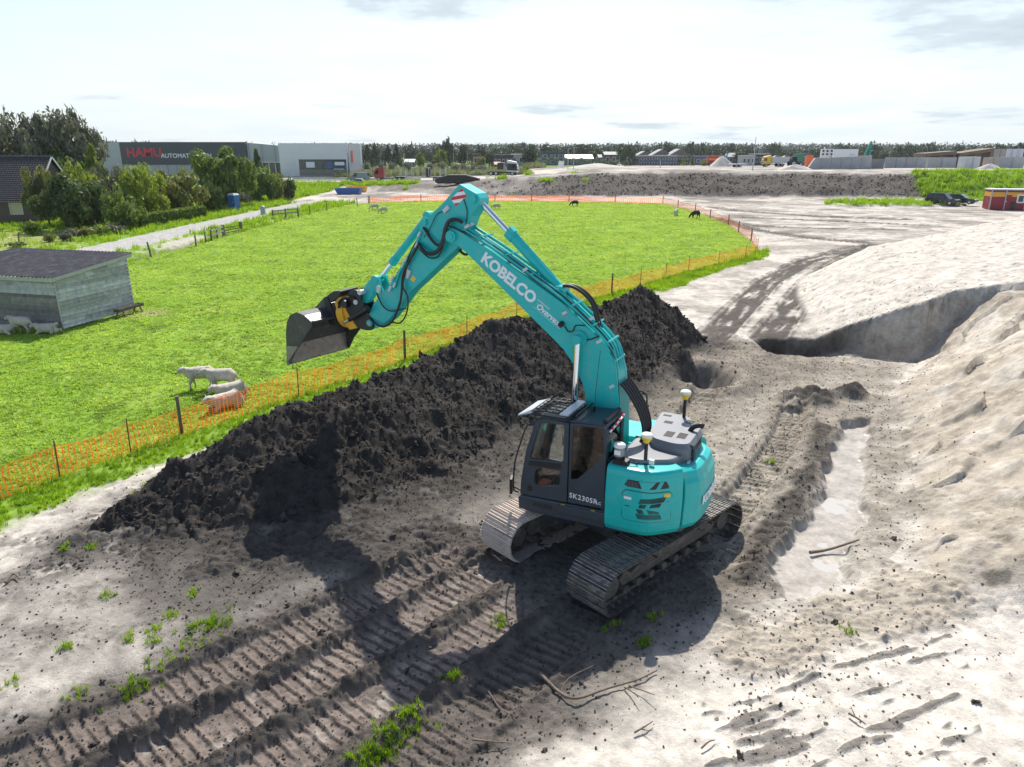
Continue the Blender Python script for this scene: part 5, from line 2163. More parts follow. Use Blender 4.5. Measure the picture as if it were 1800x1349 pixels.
def add_sheep(px, py, pose, head, label, s=1.0):
    x, y, _ = G(px, py)
    o = meshobj('sheep', SHEEP[pose])
    o.location = (x, y, hz(x, y) - .01)
    o.rotation_euler = (0, 0, R(head))
    o.scale = (s, s, s)
    tag(o, label, 'sheep', 'sheep in the pasture')


add_sheep(355, 681, 'stand', 196, 'pale sheep facing the camera, left of the standing pair by the fence', 1.0)
add_sheep(392, 686, 'stand', 184, 'pale sheep standing behind another, right of the pair by the fence', 1.0)
add_sheep(408, 696, 'lie', 215, 'pale sheep lying by the netting, the farther of two', 1.08)
add_sheep(400, 716, 'lie', 225, 'pale sheep lying against the orange netting, the nearest one', 1.12)
add_sheep(40, 585, 'stand', 170, 'sheep standing in the shade of the shelter wall', .98)
add_sheep(86, 586, 'lie', 188, 'sheep lying in the shade at the shelter corner', 1.0)
add_sheep(4, 587, 'lie', 5, 'sheep lying in the shade at the left picture edge', 1.0)
add_sheep(659, 369, 'graze', 200, 'small far sheep grazing, left of a pair left of the arm', 1.1)
add_sheep(674, 375, 'graze', 220, 'small far sheep grazing, right of a pair left of the arm', 1.1)
add_sheep(873, 369, 'graze', 160, 'small far sheep grazing just right of the arm cylinder', 1.1)
add_sheep(1010, 363, 'dark', 190, 'small dark sheep near the far netting', 1.1)
add_sheep(1188, 379, 'graze', 250, 'far sheep grazing near the right end of the pasture, left of two', 1.1)
add_sheep(1222, 384, 'dark', 200, 'dark sheep grazing beside the netting at the right end', 1.2)

# ---- operator in the cab
SKIN = mat('skin', (.50, .30, .21), .6)
SHIRT = mat('blue_shirt', (.06, .085, .14), .85, 0, var=.2, vscale=8)
JEANS = mat('blue_jeans', (.10, .15, .25), .85, 0, var=.25, vscale=9)
HAIR = mat('brown_hair', (.06, .04, .025), .8)
op = [(0, None, (.18, .82, 1.78), .135), (1, 0, (.14, .82, 1.98), .135), (2, 1, (.12, .82, 2.18), .15), (3, 2, (.13, .82, 2.29), .07), (4, 3, (.15, .82, 2.36), .055),
      (5, 4, (.17, .82, 2.44), .085), (6, 5, (.17, .82, 2.54), .088), (7, 6, (.16, .82, 2.60), .06)]
for s, k in ((1, 8), (-1, 16)):
    y = .82
    op += [(k, 2, (.12, y + .19 * s, 2.22), .065), (k + 1, k, (.16, y + .25 * s, 2.02), .05), (k + 2, k + 1, (.30, y + .29 * s, 1.92), .045), (k + 3, k + 2, (.58, y + .30 * s, 2.00), .034),
           (k + 4, k + 3, (.68, y + .31 * s, 2.04), .04),
           (k + 5, 0, (.55, y + .12 * s, 1.80), .085), (k + 6, k + 5, (.72, y + .13 * s, 1.72), .065), (k + 7, k + 6, (.86, y + .13 * s, 1.40), .045)]


def op_mat(c):
    if c.z > 2.55:
        return 3
    if c.z > 2.33 and abs(c.y - .82) < .1:
        return 3 if c.x < .12 and c.z > 2.4 else 0
    if c.x > .42 and c.z > 1.9:
        return 0
    if c.x > .30 and c.z < 1.9 and abs(c.y - .82) < .24 or c.z < 1.8:
        return 2
    return 1


pme = skin_mesh('person', op, [SKIN, SHIRT, JEANS, HAIR], 2, 0, op_mat)
bm = bmesh.new()
bm.from_mesh(pme)
for s in (-1, 1):                                    # fingers closed round the levers, thumb to the side
    hx, hy, hz_ = .70, .82 + .31 * s, 2.05
    for f in range(4):
        z = hz_ + .03 - .02 * f
        L = (.050, .056, .054, .044)[f]
        prev = Vector((hx, hy - .02 * s, z))
        for d in (Vector((.022, -.004 * s, 0)), Vector((.012, .022 * s, 0)), Vector((-.016, .018 * s, 0))):
            nx_ = prev + d * (L / .05)
            ret = bmesh.ops.create_icosphere(bm, subdivisions=1, radius=.011, matrix=Matrix.Translation((prev + nx_) / 2) @ Matrix.Diagonal((1.3, 1.3, .9, 1)))
            prev = nx_
    bmesh.ops.create_icosphere(bm, subdivisions=1, radius=.013, matrix=Matrix.Translation((hx, hy - .03 * s, hz_ + .05)) @ Matrix.Diagonal((1.6, .9, .9, 1)))
hd = Vector((.17, .82, 2.50))                         # nose, eyes, mouth, ears on the head
for off, r, mi, sc in (((.10, 0, -.01), .02, 0, (1.1, .7, 1.2)), ((.085, .035, .02), .012, 3, (1, 1, 1)), ((.085, -.035, .02), .012, 3, (1, 1, 1)), ((.088, 0, -.055), .014, 0, (.6, 1.6, .5)),
                       ((0, .09, 0), .024, 0, (.8, .5, 1.3)), ((0, -.09, 0), .024, 0, (.8, .5, 1.3))):
    ret = bmesh.ops.create_icosphere(bm, subdivisions=2, radius=r, matrix=Matrix.Translation(hd + Vector(off)) @ Matrix.Diagonal(sc + (1,)))
    for v in ret['verts']:
        for f in v.link_faces:
            f.material_index = mi
bm.to_mesh(pme)
bm.free()
pme.polygons.foreach_set('use_smooth', [True] * len(pme.polygons))
person = meshobj('person', pme)
person.location, person.rotation_euler = EX.location, EX.rotation_euler
tag(person, 'person in blue work clothes seated at the levers in the excavator cab', 'person')

# ---- fallen branches and sticks on the ground
BARK = mat('dry_bark', (.17, .13, .10), .9, 0, var=.35, vscale=12, bump=.5)


def branch(label, pts, r, twigs=()):
    """A bent stick lying on the ground; pts and twigs are picture points."""
    def lift(p, h):
        x, y, _ = G(*p)
        return (x, y, hz(x, y) + h)
    m = MB()
    w = [lift(p, r + .03 + .03 * random.random()) for p in pts]
    path = smooth_path(w, 4)
    m.tube(path, [r * (1 - .6 * i / (len(path) - 1)) for i in range(len(path))], 6)
    o = m.build('branch', BARK)
    tag(o, label, 'branch', 'fallen branches on the ground')
    for t in twigs:
        m = MB()
        w = [lift(p, r * .6 + .03 + .05 * k) for k, p in enumerate(t)]
        path = smooth_path(w, 3)
        m.tube(path, [r * .5 * (1 - .6 * i / (len(path) - 1)) for i in range(len(path))], 5)
        m.build('twig', BARK, o)


branch('long forked dry branch on pale sand right below the near track', [(950, 1180), (985, 1215), (1015, 1230), (1065, 1215), (1120, 1195), (1155, 1180)], .028,
       [[(1105, 1205), (1130, 1222), (1150, 1235)], [(1098, 1208), (1112, 1225), (1122, 1240)], [(985, 1215), (1000, 1195), (1045, 1175)]])
branch('short stick lying level left of the pale sand at the bottom', [(832, 1300), (860, 1306), (895, 1302)], .018)
branch('thin stick slanting in the machine shadow', [(858, 1205), (880, 1235), (905, 1262)], .014)
branch('small forked stick on the white sand at the bottom', [(1115, 1292), (1135, 1283), (1147, 1275)], .016, [[(1128, 1286), (1140, 1292), (1147, 1297)]])
branch('short twig on white sand below the dry branch', [(1232, 1325), (1245, 1315), (1256, 1310)], .016)
branch('twig standing out of the scraped sand at the lower right', [(1490, 1265), (1505, 1275), (1520, 1282)], .02, [[(1503, 1273), (1498, 1268), (1492, 1262)]])
branch('bare root hanging out of the black soil bank', [(470, 785), (510, 790), (540, 800), (565, 812)], .02, [[(540, 800), (555, 822), (575, 830)]])
branch('stick on the pale ground at the left edge', [(10, 1030), (25, 1018), (36, 1024)], .03)
branch('broken stick in front of the soil bank toe', [(445, 1030), (460, 1020), (475, 1012)], .014, [[(455, 1024), (470, 1026), (480, 1018)]])
branch('stick lying across the wet floor of the trench', [(1425, 962), (1460, 957), (1510, 953)], .04)

# ================================================================== trees, house, buildings, lane furniture on the left
cP, sP = math.cos(PITCH), math.sin(PITCH)


def zat(py, Y):
    """Height seen at picture row py at distance Y."""
    b = (py - 674.5) / F_PX
    return CAM_H - Y * (sP + b * cP) / (cP - b * sP)


def xat(px, Y, z=0.0):
    return (px - 900) / F_PX * (Y * cP + (CAM_H - z) * sP)


def gz_at(x, y):
    return hz(x, y)


def leaf_cloud(n, size, kind, seed, core=.35):
    """Foliage of unit radius and height 0..1: leaf quads in clumps through the crown's volume."""
    g = np.random.default_rng(seed)
    if kind == 'cone':
        k = 60
        t = g.random(k) ** .8
        ph = g.random(k) * 6.28
        r = (1 - t) * (.55 + .45 * g.random(k))
        c = np.stack([r * np.cos(ph), r * np.sin(ph), t], -1)
        cr = .10 + .14 * (1 - t)
    elif kind == 'loose':
        k = 60
        u = g.normal(size=(k, 3))
        u /= np.linalg.norm(u, axis=1)[:, None]
        r = .45 + .5 * g.random(k)
        c = u * r[:, None]
        c[:, 2] = .52 + c[:, 2] * .46
        cr = .10 + .13 * g.random(k)
    elif kind == 'hedge':
        k = 1
    else:
        k = 46
        u = g.normal(size=(k, 3))
        u /= np.linalg.norm(u, axis=1)[:, None]
        r = .55 + .33 * g.random(k)
        r[: int(k * core)] *= .55
        c = u * r[:, None]
        c[:, 2] = .5 + c[:, 2] * .5
        low = c[:, 2] < .25
        c[low, :2] *= .85
        cr = .16 + .14 * g.random(k)
    ci = g.integers(0, k, n)
    d = g.normal(size=(n, 3))
    d /= np.linalg.norm(d, axis=1)[:, None]
    rr = (.55 + .45 * g.random(n)) * cr[ci]
    p = c[ci] + d * rr[:, None] * np.array([1, 1, .75])
    if kind == 'loose':
        p[:, 2] -= .10 * g.random(n) * (rr / cr[ci])
    nrm = d + .5 * g.normal(size=(n, 3)) + np.array([0, 0, .3])
    nrm /= np.linalg.norm(nrm, axis=1)[:, None]
    t1 = np.cross(nrm, g.normal(size=(n, 3)))
    t1 /= np.linalg.norm(t1, axis=1)[:, None] + 1e-9
    t2 = np.cross(nrm, t1)
    s = size * (.6 + .8 * g.random(n))[:, None]
    asp = 1.0 if kind != 'loose' else .6
    if kind == 'loose':
        t1 = t1 + np.array([0, 0, -.35])
        t1 /= np.linalg.norm(t1, axis=1)[:, None]
        t2 = np.cross(nrm, t1)
        t2 /= np.linalg.norm(t2, axis=1)[:, None] + 1e-9
    a = p - t1 * s
    b = p + t2 * s * .6 * asp
    e = p + t1 * s
    f = p - t2 * s * .6 * asp
    v = np.stack([a, b, e, f], 1).reshape(-1, 3)
    me = bpy.data.meshes.new('crown')
    me.vertices.add(n * 4)
    me.vertices.foreach_set('co', v.astype(np.float32).ravel())
    me.loops.add(n * 4)
    me.loops.foreach_set('vertex_index', np.arange(n * 4, dtype=np.int32))
    me.polygons.add(n)
    me.polygons.foreach_set('loop_start', np.arange(0, n * 4, 4, dtype=np.int32))
    me.polygons.foreach_set('loop_total', np.full(n, 4, np.int32))
    me.update(calc_edges=True)
    return me


LEAF = {
    'dark': leaf_mat('leaf_dark', (.034, .068, .018), (.10, .15, .038), .34),
    'mid': leaf_mat('leaf_mid', (.070, .125, .022), (.165, .235, .048), .40),
    'lime': leaf_mat('leaf_lime', (.11, .175, .024), (.26, .33, .055), .45),
    'olive': leaf_mat('leaf_olive', (.095, .118, .030), (.21, .225, .065), .40),
    'grey': leaf_mat('leaf_grey', (.080, .092, .055), (.17, .18, .115), .32),
    'silver': leaf_mat('leaf_silver', (.11, .14, .10), (.26, .30, .23), .25),
    'far': leaf_mat('leaf_far', (.030, .048, .024), (.075, .10, .045), .2, .12),
    'blue': leaf_mat('leaf_farther', (.030, .048, .032), (.055, .078, .048), .10, .08),
}
TRUNK = mat('trunk_bark', (.085, .07, .055), .9, 0, var=.35, vscale=3, bump=.6, bscale=9)
CLOUDS = {}


def crown_mesh(kind, n, size, seed, leaf):
    key = (kind, n, size, seed, leaf)
    if key not in CLOUDS:
        me = leaf_cloud(n, size, kind, seed)
        me.materials.append(LEAF[leaf])
        CLOUDS[key] = me
    return CLOUDS[key]


TRUNKS = {}


def trunk_mesh(seed, limbs=5):
    if seed not in TRUNKS:
        g = random.Random(seed)
        m = MB()
        m.tube([(0, 0, -.03), (.02, .01, .2), (-.01, .02, .45), (.01, 0, .75)], [.05, .04, .03, .012], 7)
        for k in range(limbs):
            a = g.random() * 6.28
            z0 = .18 + .35 * g.random()
            r = .45 + .3 * g.random()
            m.tube([(0, 0, z0), (r * .5 * math.cos(a), r * .5 * math.sin(a), z0 + .16), (r * math.cos(a), r * math.sin(a), z0 + .32)], [.02, .012, .005], 5)
        TRUNKS[seed] = m.mesh('trunk', TRUNK)
    return TRUNKS[seed]


def tree(name, x, y, h, w, kind, leaf, label, group=None, n=4500, size=.055, seed=1, stem=.12, cat='tree', zg=None):
    """A tree or shrub: trunk with limbs, and a crown of leaf clumps from stem*h up."""
    zg = gz_at(x, y) if zg is None else zg
    t = empty(name, (x, y, zg), (seed * 1.7 + x) % 6.28, label, cat, group)
    tk = meshobj('trunk', trunk_mesh(seed % 4), t)
    tk.scale = (max(w * .5, h * .25), max(w * .5, h * .25), h)
    c = meshobj('crown', crown_mesh(kind, n, size, seed, leaf), t)
    c.scale = (w / 2, w / 2, h * (1 - stem))
    c.location = (0, 0, h * stem)
    return t


def tree_px(name, px, Y, top, wpx, kind, leaf, label, group=None, **kw):
    x = xat(px, Y)
    zg = gz_at(x, Y)
    D = Y * cP + CAM_H * sP
    return tree(name, x, Y, zat(top, Y) - zg, wpx * 1.18 / F_PX * D, kind, leaf, label, group, zg=zg, **kw)


tree_px('willow_tree', 22, 104, 188, 125, 'loose', 'grey', 'tall grey-green willow behind the tiled house, at the left edge', n=7000, size=.045, seed=11)
tree_px('willow_tree', 72, 112, 215, 100, 'loose', 'mid', 'middle grey-green tree between the two tall willows', n=5000, size=.045, seed=12)
tree_px('willow_tree', 128, 104, 174, 128, 'loose', 'grey', 'tallest feathery grey-green willow right of the tiled house', n=8000, size=.045, seed=13)
tree_px('evergreen_tree', 130, 100, 262, 100, 'round', 'dark', 'dark evergreen below the tallest willow', n=4000, size=.06, seed=14, stem=.02)
tree_px('larch_tree', 180, 92, 258, 62, 'cone', 'lime', 'light green pointed tree leaning beside the dark evergreen', n=3500, size=.05, seed=15)
tree_px('shrub', 88, 80, 288, 62, 'round', 'olive', 'olive green shrub against the house gable', n=5000, size=.05, seed=16, stem=.02, cat='shrub')
tree_px('shrub', 120, 76, 308, 92, 'round', 'dark', 'big dark glossy shrub in front of the house gable', n=6500, size=.045, seed=17, stem=.0, cat='shrub')
tree_px('shrub', 160, 80, 306, 80, 'round', 'dark', 'dark shrub left of the pale leaved bush', n=5500, size=.045, seed=18, stem=.0, cat='shrub')
tree_px('shrub', 152, 84, 285, 60, 'round', 'lime', 'fresh green top above the dark shrubs', n=3500, size=.05, seed=19, stem=.1, cat='shrub')
tree_px('tree', 205, 88, 283, 72, 'loose', 'grey', 'thin grey-leaved tree behind the pale leaved bush', n=4200, size=.045, seed=20)
tree_px('shrub', 222, 76, 335, 66, 'round', 'mid', 'pale leaved bush left of the clipped hedge', n=4500, size=.05, seed=21, stem=.02, cat='shrub')
tree_px('tree', 262, 84, 283, 78, 'loose', 'lime', 'yellow-green upright tree behind the clipped hedge', n=6000, size=.05, seed=22, stem=.05)
tree_px('tree', 318, 92, 294, 92, 'round', 'olive', 'broad olive tree right behind the clipped hedge', n=6500, size=.045, seed=23, stem=.08)
tree_px('chestnut_tree', 402, 106, 254, 100, 'round', 'mid', 'large round dense tree hiding the end of the building lettering', n=9000, size=.05, seed=24, stem=.06)
tree_px('shrub', 372, 98, 315, 44, 'round', 'dark', 'dark evergreen at the foot of the round tree', n=3000, size=.05, seed=25, stem=0, cat='shrub')
tree_px('shrub', 428, 112, 338, 30, 'round', 'grey', 'grey-green low shrub right of the blue cabin', n=2000, size=.06, seed=26, stem=0, cat='shrub')
tree_px('spruce_tree', 458, 140, 266, 40, 'cone', 'dark', 'small dark spruce right of the large round tree', n=2500, size=.06, seed=27, stem=.03)
tree_px('shrub', 458, 118, 292, 66, 'round', 'mid', 'round green shrub right of the large round tree', n=4500, size=.05, seed=28, stem=0, cat='shrub')
tree_px('shrub', 487, 121, 302, 36, 'round', 'olive', 'olive shrub near the end of the lane hedge', n=2800, size=.06, seed=29, stem=0, cat='shrub')
tree_px('shrub', 508, 123, 311, 30, 'round', 'dark', 'last dark shrub at the lane before the white building', n=2400, size=.06, seed=30, stem=0, cat='shrub')
tree_px('sapling', 58, 71, 386, 26, 'round', 'mid', 'small leafy sapling on the verge before the house', n=900, size=.10, seed=31, stem=.1, cat='sapling')
for k, (px, Y, top, w) in enumerate(((118, 67, 402, 30), (150, 69, 398, 34), (178, 71, 396, 30), (205, 72.5, 392, 34), (88, 66, 410, 22), (30, 62, 425, 30))):
    tree_px('verge_bush', px, Y, top, w, 'round', ('grey', 'olive', 'mid')[k % 3], 'low scrubby bush on the verge before the garden, ' + ('third', 'fourth', 'fifth', 'sixth', 'second', 'first')[k] + ' from the left', 'low bushes along the lane verge', n=900, size=.10, seed=40 + k % 3, stem=0, cat='bush')

# ---- clipped hedge along the lane
ha, hb = Vector(G(250, 402)), Vector(G(363, 383))
hl = (hb - ha).length
hang = math.atan2(hb.y - ha.y, hb.x - ha.x)
hedge = empty('hedge', (ha.x, ha.y, gz_at(ha.x, ha.y)), hang, 'clipped green box hedge beside the lane', 'hedge')
m = MB()
m.box((hl / 2, .55, .62), (hl - .1, .95, 1.22))
m.build('stems', LEAF['dark'], hedge)
g = np.random.default_rng(8)
n = 9000
f = g.integers(0, 4, n)
px_, py_, pz_ = g.random(n) * hl, g.random(n) * 1.1, g.random(n) * 1.35
px_ = np.where(f == 3, g.choice([0, hl], n), px_)
py_ = np.where(f == 0, 0.0, py_)
pz_ = np.where((f == 1) | (f == 2), 1.35, pz_)
pp = np.stack([px_, py_, pz_], -1) + g.normal(size=(n, 3)) * .035
d1 = g.normal(size=(n, 3)) * .07
d2 = g.normal(size=(n, 3)) * .07
v = np.stack([pp - d1, pp + d2, pp + d1, pp - d2], 1).reshape(-1, 3)
me = bpy.data.meshes.new('leaves')
me.from_pydata(v.tolist(), [], [tuple(range(4 * i, 4 * i + 4)) for i in range(n)])
me.materials.append(LEAF['mid'])
meshobj('leaves', me, hedge)

# ---- tiled house at the left edge
BRICK = mat('brown_brick', (.115, .085, .075), .9, 0, var=.25, vscale=4, bump=.3, bscale=20)
TILE = mat('dark_roof_tile', (.040, .040, .046), .55, 0, var=.35, vscale=3, dirt=(.10, .10, .105), dscale=4, dthr=(.5, .8), spec=.3)
WFRAME = mat('white_frame', (.72, .71, .68), .6)
PANE = mat('window_glass', (.05, .06, .06), .08, 0, spec=.6)
CURT = mat('curtain', (.50, .47, .33), .8)
hc = Vector(G(70, 394))
HL, HD, HE, HR = 18.0, 9.0, zat(352, hc.y), zat(277, hc.y + 4.5)
house = empty('house', (hc.x, hc.y, gz_at(hc.x, hc.y)), R(3), 'brown brick house with steep dark tiled roof at the left edge', 'house')
wx0, wx1, wz0, wz1 = -3.0, -1.55, 1.05, 2.35
m = MB()
panel_with_holes(m, [(-HL, -.1), (0, -.1), (0, HE), (-HL, HE)], [[(wx0, wz0), (wx1, wz0), (wx1, wz1), (wx0, wz1)]], 0, .25)
m.box((-HL / 2, HD - .12, HE / 2), (HL, .24, HE))
m.prism([(.02, -.1), (HD - .02, -.1), (HD - .02, HE - .05), (HD / 2, HR - .25), (.02, HE - .05)], -.28, -.02, axes='yz')
m.build('wall', BRICK, house)
w = empty('window', (0, 0, 0))
w.parent = house
m = MB()
for a, b in (((wx0, .06, wz0), (wx1, .06, wz0)), ((wx0, .06, wz1), (wx1, .06, wz1)), ((wx0, .06, wz0), (wx0, .06, wz1)), ((wx1, .06, wz0), (wx1, .06, wz1))):
    m.bar(a, b, .12, .10, (0, 1, 0))
m.build('frame', WFRAME, w)
m = MB()
m.box(((wx0 + wx1) / 2, .12, (wz0 + wz1) / 2), (wx1 - wx0 - .1, .01, wz1 - wz0 - .1))
m.build('pane', CURT, w)


def tiled_plane(mb, x0, x1, e, r, courses, tile):
    """Overlapping wavy tiles from eave point e to ridge point r (y, z), between x0 and x1."""
    nx = int((x1 - x0) / tile) * 4
    xs = [x0 + (x1 - x0) * i / nx for i in range(nx + 1)]
    dy, dz = r[0] - e[0], r[1] - e[1]
    L = math.hypot(dy, dz)
    ny, nz = -dz / L, dy / L
    if nz < 0:
        ny, nz = -ny, -nz
    for c in range(courses):
        for t, lift in ((c / courses, .07), ((c + 1) / courses, .015)):
            pass
        rows_ = []
        for t, lift in ((c / courses, .02), (c / courses, .085), ((c + 1) / courses, .02)):
            rows_.append([(x, e[0] + dy * t + ny * (lift + .03 * math.sin(i * math.pi / 2)), e[1] + dz * t + nz * (lift + .03 * math.sin(i * math.pi / 2))) for i, x in enumerate(xs)])
        mb.loft(rows_, close=False, cap=False)


m = MB()
tiled_plane(m, -HL - .3, .25, (-.45, HE - .25), (HD / 2, HR), 22, .30)
m.build('roof', TILE, house)
m = MB()
tiled_plane(m, -HL - .3, .25, (HD + .45, HE - .25), (HD / 2, HR), 12, .60)
m.build('roof', TILE, house)
m = MB()
m.tube([(-HL - .3, HD / 2, HR + .05), (.3, HD / 2, HR + .05)], .13, 8)
m.build('ridge', TILE, house)
m = MB()
m.bar((.27, -.5, HE - .22), (.27, HD / 2, HR + .06), .06, .2)
m.bar((.27, HD + .5, HE - .22), (.27, HD / 2, HR + .06), .06, .2)
m.build('verge', WFRAME, house)
# red-roofed barn behind
bp_ = (xat(104, 98), 98.0)
zb = gz_at(*bp_)
barn = empty('barn', (bp_[0], bp_[1], zb), R(10), 'small barn with red roof and white edge behind the tiled house', 'barn')
hr_, he_ = zat(290, 98) - zb, zat(304, 98) - zb
m = MB()
m.box((-1.0, 1.5, he_ / 2), (3.4, 3.0, he_))
m.prism([(-.0, he_), (3.0, he_), (1.5, hr_ - .15)], .45, .68, axes='yz')
m.build('wall', BRICK, barn)
m = MB()
for s in (-1, 1):
    m.add([(-3.0, 1.5, hr_), (1.0, 1.5, hr_), (1.0, 1.5 + s * 1.8, he_ - .15), (-3.0, 1.5 + s * 1.8, he_ - .15)], [(0, 1, 2, 3)])
o = m.build('roof', mat('red_tile', (.22, .065, .05), .7, 0, var=.2, vscale=4), barn)
o.modifiers.new('thick', 'SOLIDIFY').thickness = .08
m = MB()
for s in (-1, 1):
    m.bar((1.02, 1.5, hr_), (1.02, 1.5 + s * 1.8, he_ - .15), .05, .2)
m.build('verge', WFRAME, barn)

# ---- blue cabin, posts, gate and rails by the lane
BLUE = mat('blue_plastic', (.02, .12, .36), .45, 0, var=.12, vscale=3)
x, y, _ = G(413, 370)
toilet = empty('portable_toilet', (x, y, gz_at(x, y)), R(-20), 'blue portable toilet cabin beside the lane', 'toilet')
m = MB()
m.box((0, .0, 1.02), (1.1, 1.1, 2.05))
for s in (-1, 1):
    m.box((s * .5, -.56, 1.02), (.12, .04, 2.0))
m.build('cabin', BLUE, toilet, .03)
m = MB()
m.box((0, -.565, 1.0), (.8, .03, 1.85))
dr_ = m.build('door', BLUE, toilet, .02)
m = MB()
m.box((.28, -.59, 1.1), (.06, .03, .14))
m.build('handle', WFRAME, dr_)
m = MB()
m.loft([[(-.6, -.6, 2.05), (.6, -.6, 2.05), (.6, .6, 2.05), (-.6, .6, 2.05)], [(-.42, -.42, 2.28), (.42, -.42, 2.28), (.42, .42, 2.28), (-.42, .42, 2.28)]])
m.build('roof', mat('cabin_roof', (.55, .58, .60), .5), toilet, .04)


def wood_post(px, py, h, r, label, group, lean=0.0):
    x, y, _ = G(px, py)
    m = MB()
    m.tube([(0, 0, -.15), (lean * .5, 0, h * .5), (lean, 0, h)], [r, r * .97, r * .9], 7)
    o = m.build('fence_post', WOODP)
    o.location = (x, y, gz_at(x, y))
    tag(o, label, 'post', group)


for i_, (px, py, h, ln) in enumerate(sorted(((266, 452, 1.2, -.15), (345, 433, 1.0, 0), (362, 427, 1.0, 0), (33, 428, 1.0, .2), (372, 423, .9, 0), (525, 383, 1.1, 0), (545, 377, 1.1, 0), (628, 362, 1.2, 0), (648, 358, 1.2, 0), (575, 371, 1.1, 0)))):
    wood_post(px, py, h, .07, 'thin wooden post along the lane and ditch, %s from the left' % ORD[i_], 'fence posts along the ditch', ln)
for i_, (px, py, h, ln) in enumerate(((172, 405, 1.0, -.2), (182, 398, 1.5, -.35), (217, 402, 1.4, .1))):
    wood_post(px, py, h, .11, 'old leaning wooden post before the garden shrubs, %s from the left' % ORD[i_], 'old posts by the garden', ln)
ga, gb = Vector(G(393, 412)), Vector(G(424, 406))
gate = empty('field_gate', (ga.x, ga.y, gz_at(ga.x, ga.y)), math.atan2(gb.y - ga.y, gb.x - ga.x), 'dark wooden field gate between two stout posts by the ditch', 'gate')
gl = (gb - ga).length
for xx in (0, gl):
    m = MB()
    m.box((xx, 0, .65), (.24, .24, 1.6))
    m.build('post', WOODP, gate, .02)
for k in range(4):
    m = MB()
    m.box((gl / 2, .0, .35 + .25 * k), (gl - .3, .05, .09))
    m.build('rail', WOODP, gate)
for (p0, p1, lab) in (((480, 384), (524, 379), 'low grey timber rail fence beside the lane'), ((372, 423), (392, 414), 'short plank fence running from the field gate')):
    a, b = Vector(G(*p0)), Vector(G(*p1))
    L = (b - a).length
    rf = empty('rail_fence', (a.x, a.y, gz_at(a.x, a.y)), math.atan2(b.y - a.y, b.x - a.x), lab, 'fence')
    k = max(2, int(L / 2.2))
    for i in range(k + 1):
        m = MB()
        m.box((L * i / k, 0, .45), (.14, .14, 1.1))
        m.build('post', WOODP, rf)
    for z in (.45, .85):
        m = MB()
        m.box((L / 2, -.09, z), (L, .05, .14))
        m.build('rail', mat('grey_rail', (.25, .24, .22), .85, 0, var=.25, vscale=3), rf)
x, y, _ = G(463, 378)
m = MB()
m.box((0, 0, .45), (.55, .4, 1.0))
m.prism([(-.3, .95), (.3, .95), (0, 1.1)], -.23, .23)
o = m.build('utility_box', mat('utility_grey', (.30, .35, .38), .5), None, .02)
o.location = (x, y, gz_at(x, y))
tag(o, 'grey utility box on the verge beside the lane', 'utility box')

# ---- car-parts building with red lettering, and the white building
CLAD = mat('anthracite_cladding', (.045, .055, .072), .5, 0, var=.08, vscale=.3)
GREYC = mat('light_grey_cladding', (.40, .42, .44), .5, 0, var=.06, vscale=.4)
WCLAD = mat('white_cladding', (.62, .65, .68), .45, 0, var=.05, vscale=.5)
SIGNR = mat('sign_red', (.60, .03, .04), .5)
SIGNW = mat('sign_white', (.72, .76, .82), .5)
Yb = 222.0
zb = .9
bx0, bx1 = xat(219, Yb), xat(438, Yb)
top = zat(250, Yb)
shop = empty('warehouse', (bx0, Yb, zb), 0, 'long dark grey warehouse with red HAMU lettering behind the trees', 'building')
Lb, Hb = bx1 - bx0, top - zb
m = MB()
m.box((Lb / 2, .3, Hb * .66), (Lb, .6, Hb * .68))
m.build('sign_band', CLAD, shop)
m = MB()
m.box((Lb / 2, 15, Hb * .48), (Lb - .3, 28, Hb * .95))
m.build('hall', GREYC, shop)
for k in range(14):
    m = MB()
    m.box((Lb * (k + .5) / 14, .55, Hb * .16), (Lb / 14 - .12, .5, Hb * .31))
    m.build('wall_panel', GREYC, shop)
m = MB()
m.box((-4.0, 6, Hb * .5), (8, 12, Hb * 1.0))
m.build('side_hall', GREYC, shop)
lettering('HAMU', 3.6, frame((xat(260, Yb) - bx0, -.02, zat(269, Yb) - zb), (1, 0, 0), (0, 0, 1)), SIGNR, shop, depth=.06, bold=.10, space=1.02)
lettering('AUTOMATERIALEN', 1.75, frame((xat(333, Yb) - bx0, -.02, zat(274.5, Yb) - zb), (1, 0, 0), (0, 0, 1)), SIGNW, shop, depth=.05, bold=.03)
# wing to the right, stepping back
m = MB()
m.prism([(0, Hb * .40), (9.5, Hb * .40), (9.5, Hb * .90), (0, Hb * .985)], .8, 10)
o = m.build('wing', GREYC, shop)
o.location = (Lb, 0, 0)
for k in range(5):
    m = MB()
    m.box((Lb + 1.2 + 1.9 * k, 1.2, Hb * .2), (1.7, .1, Hb * .36))
    m.build('window_pane', PANE, shop)
for k in range(3):
    m = MB()
    m.cyl((Lb + .4 + 3.9 * k, .5, 0), (Lb + .4 + 3.9 * k, .5, Hb * .95), .13, 8)
    m.build('column', GREYC, shop)

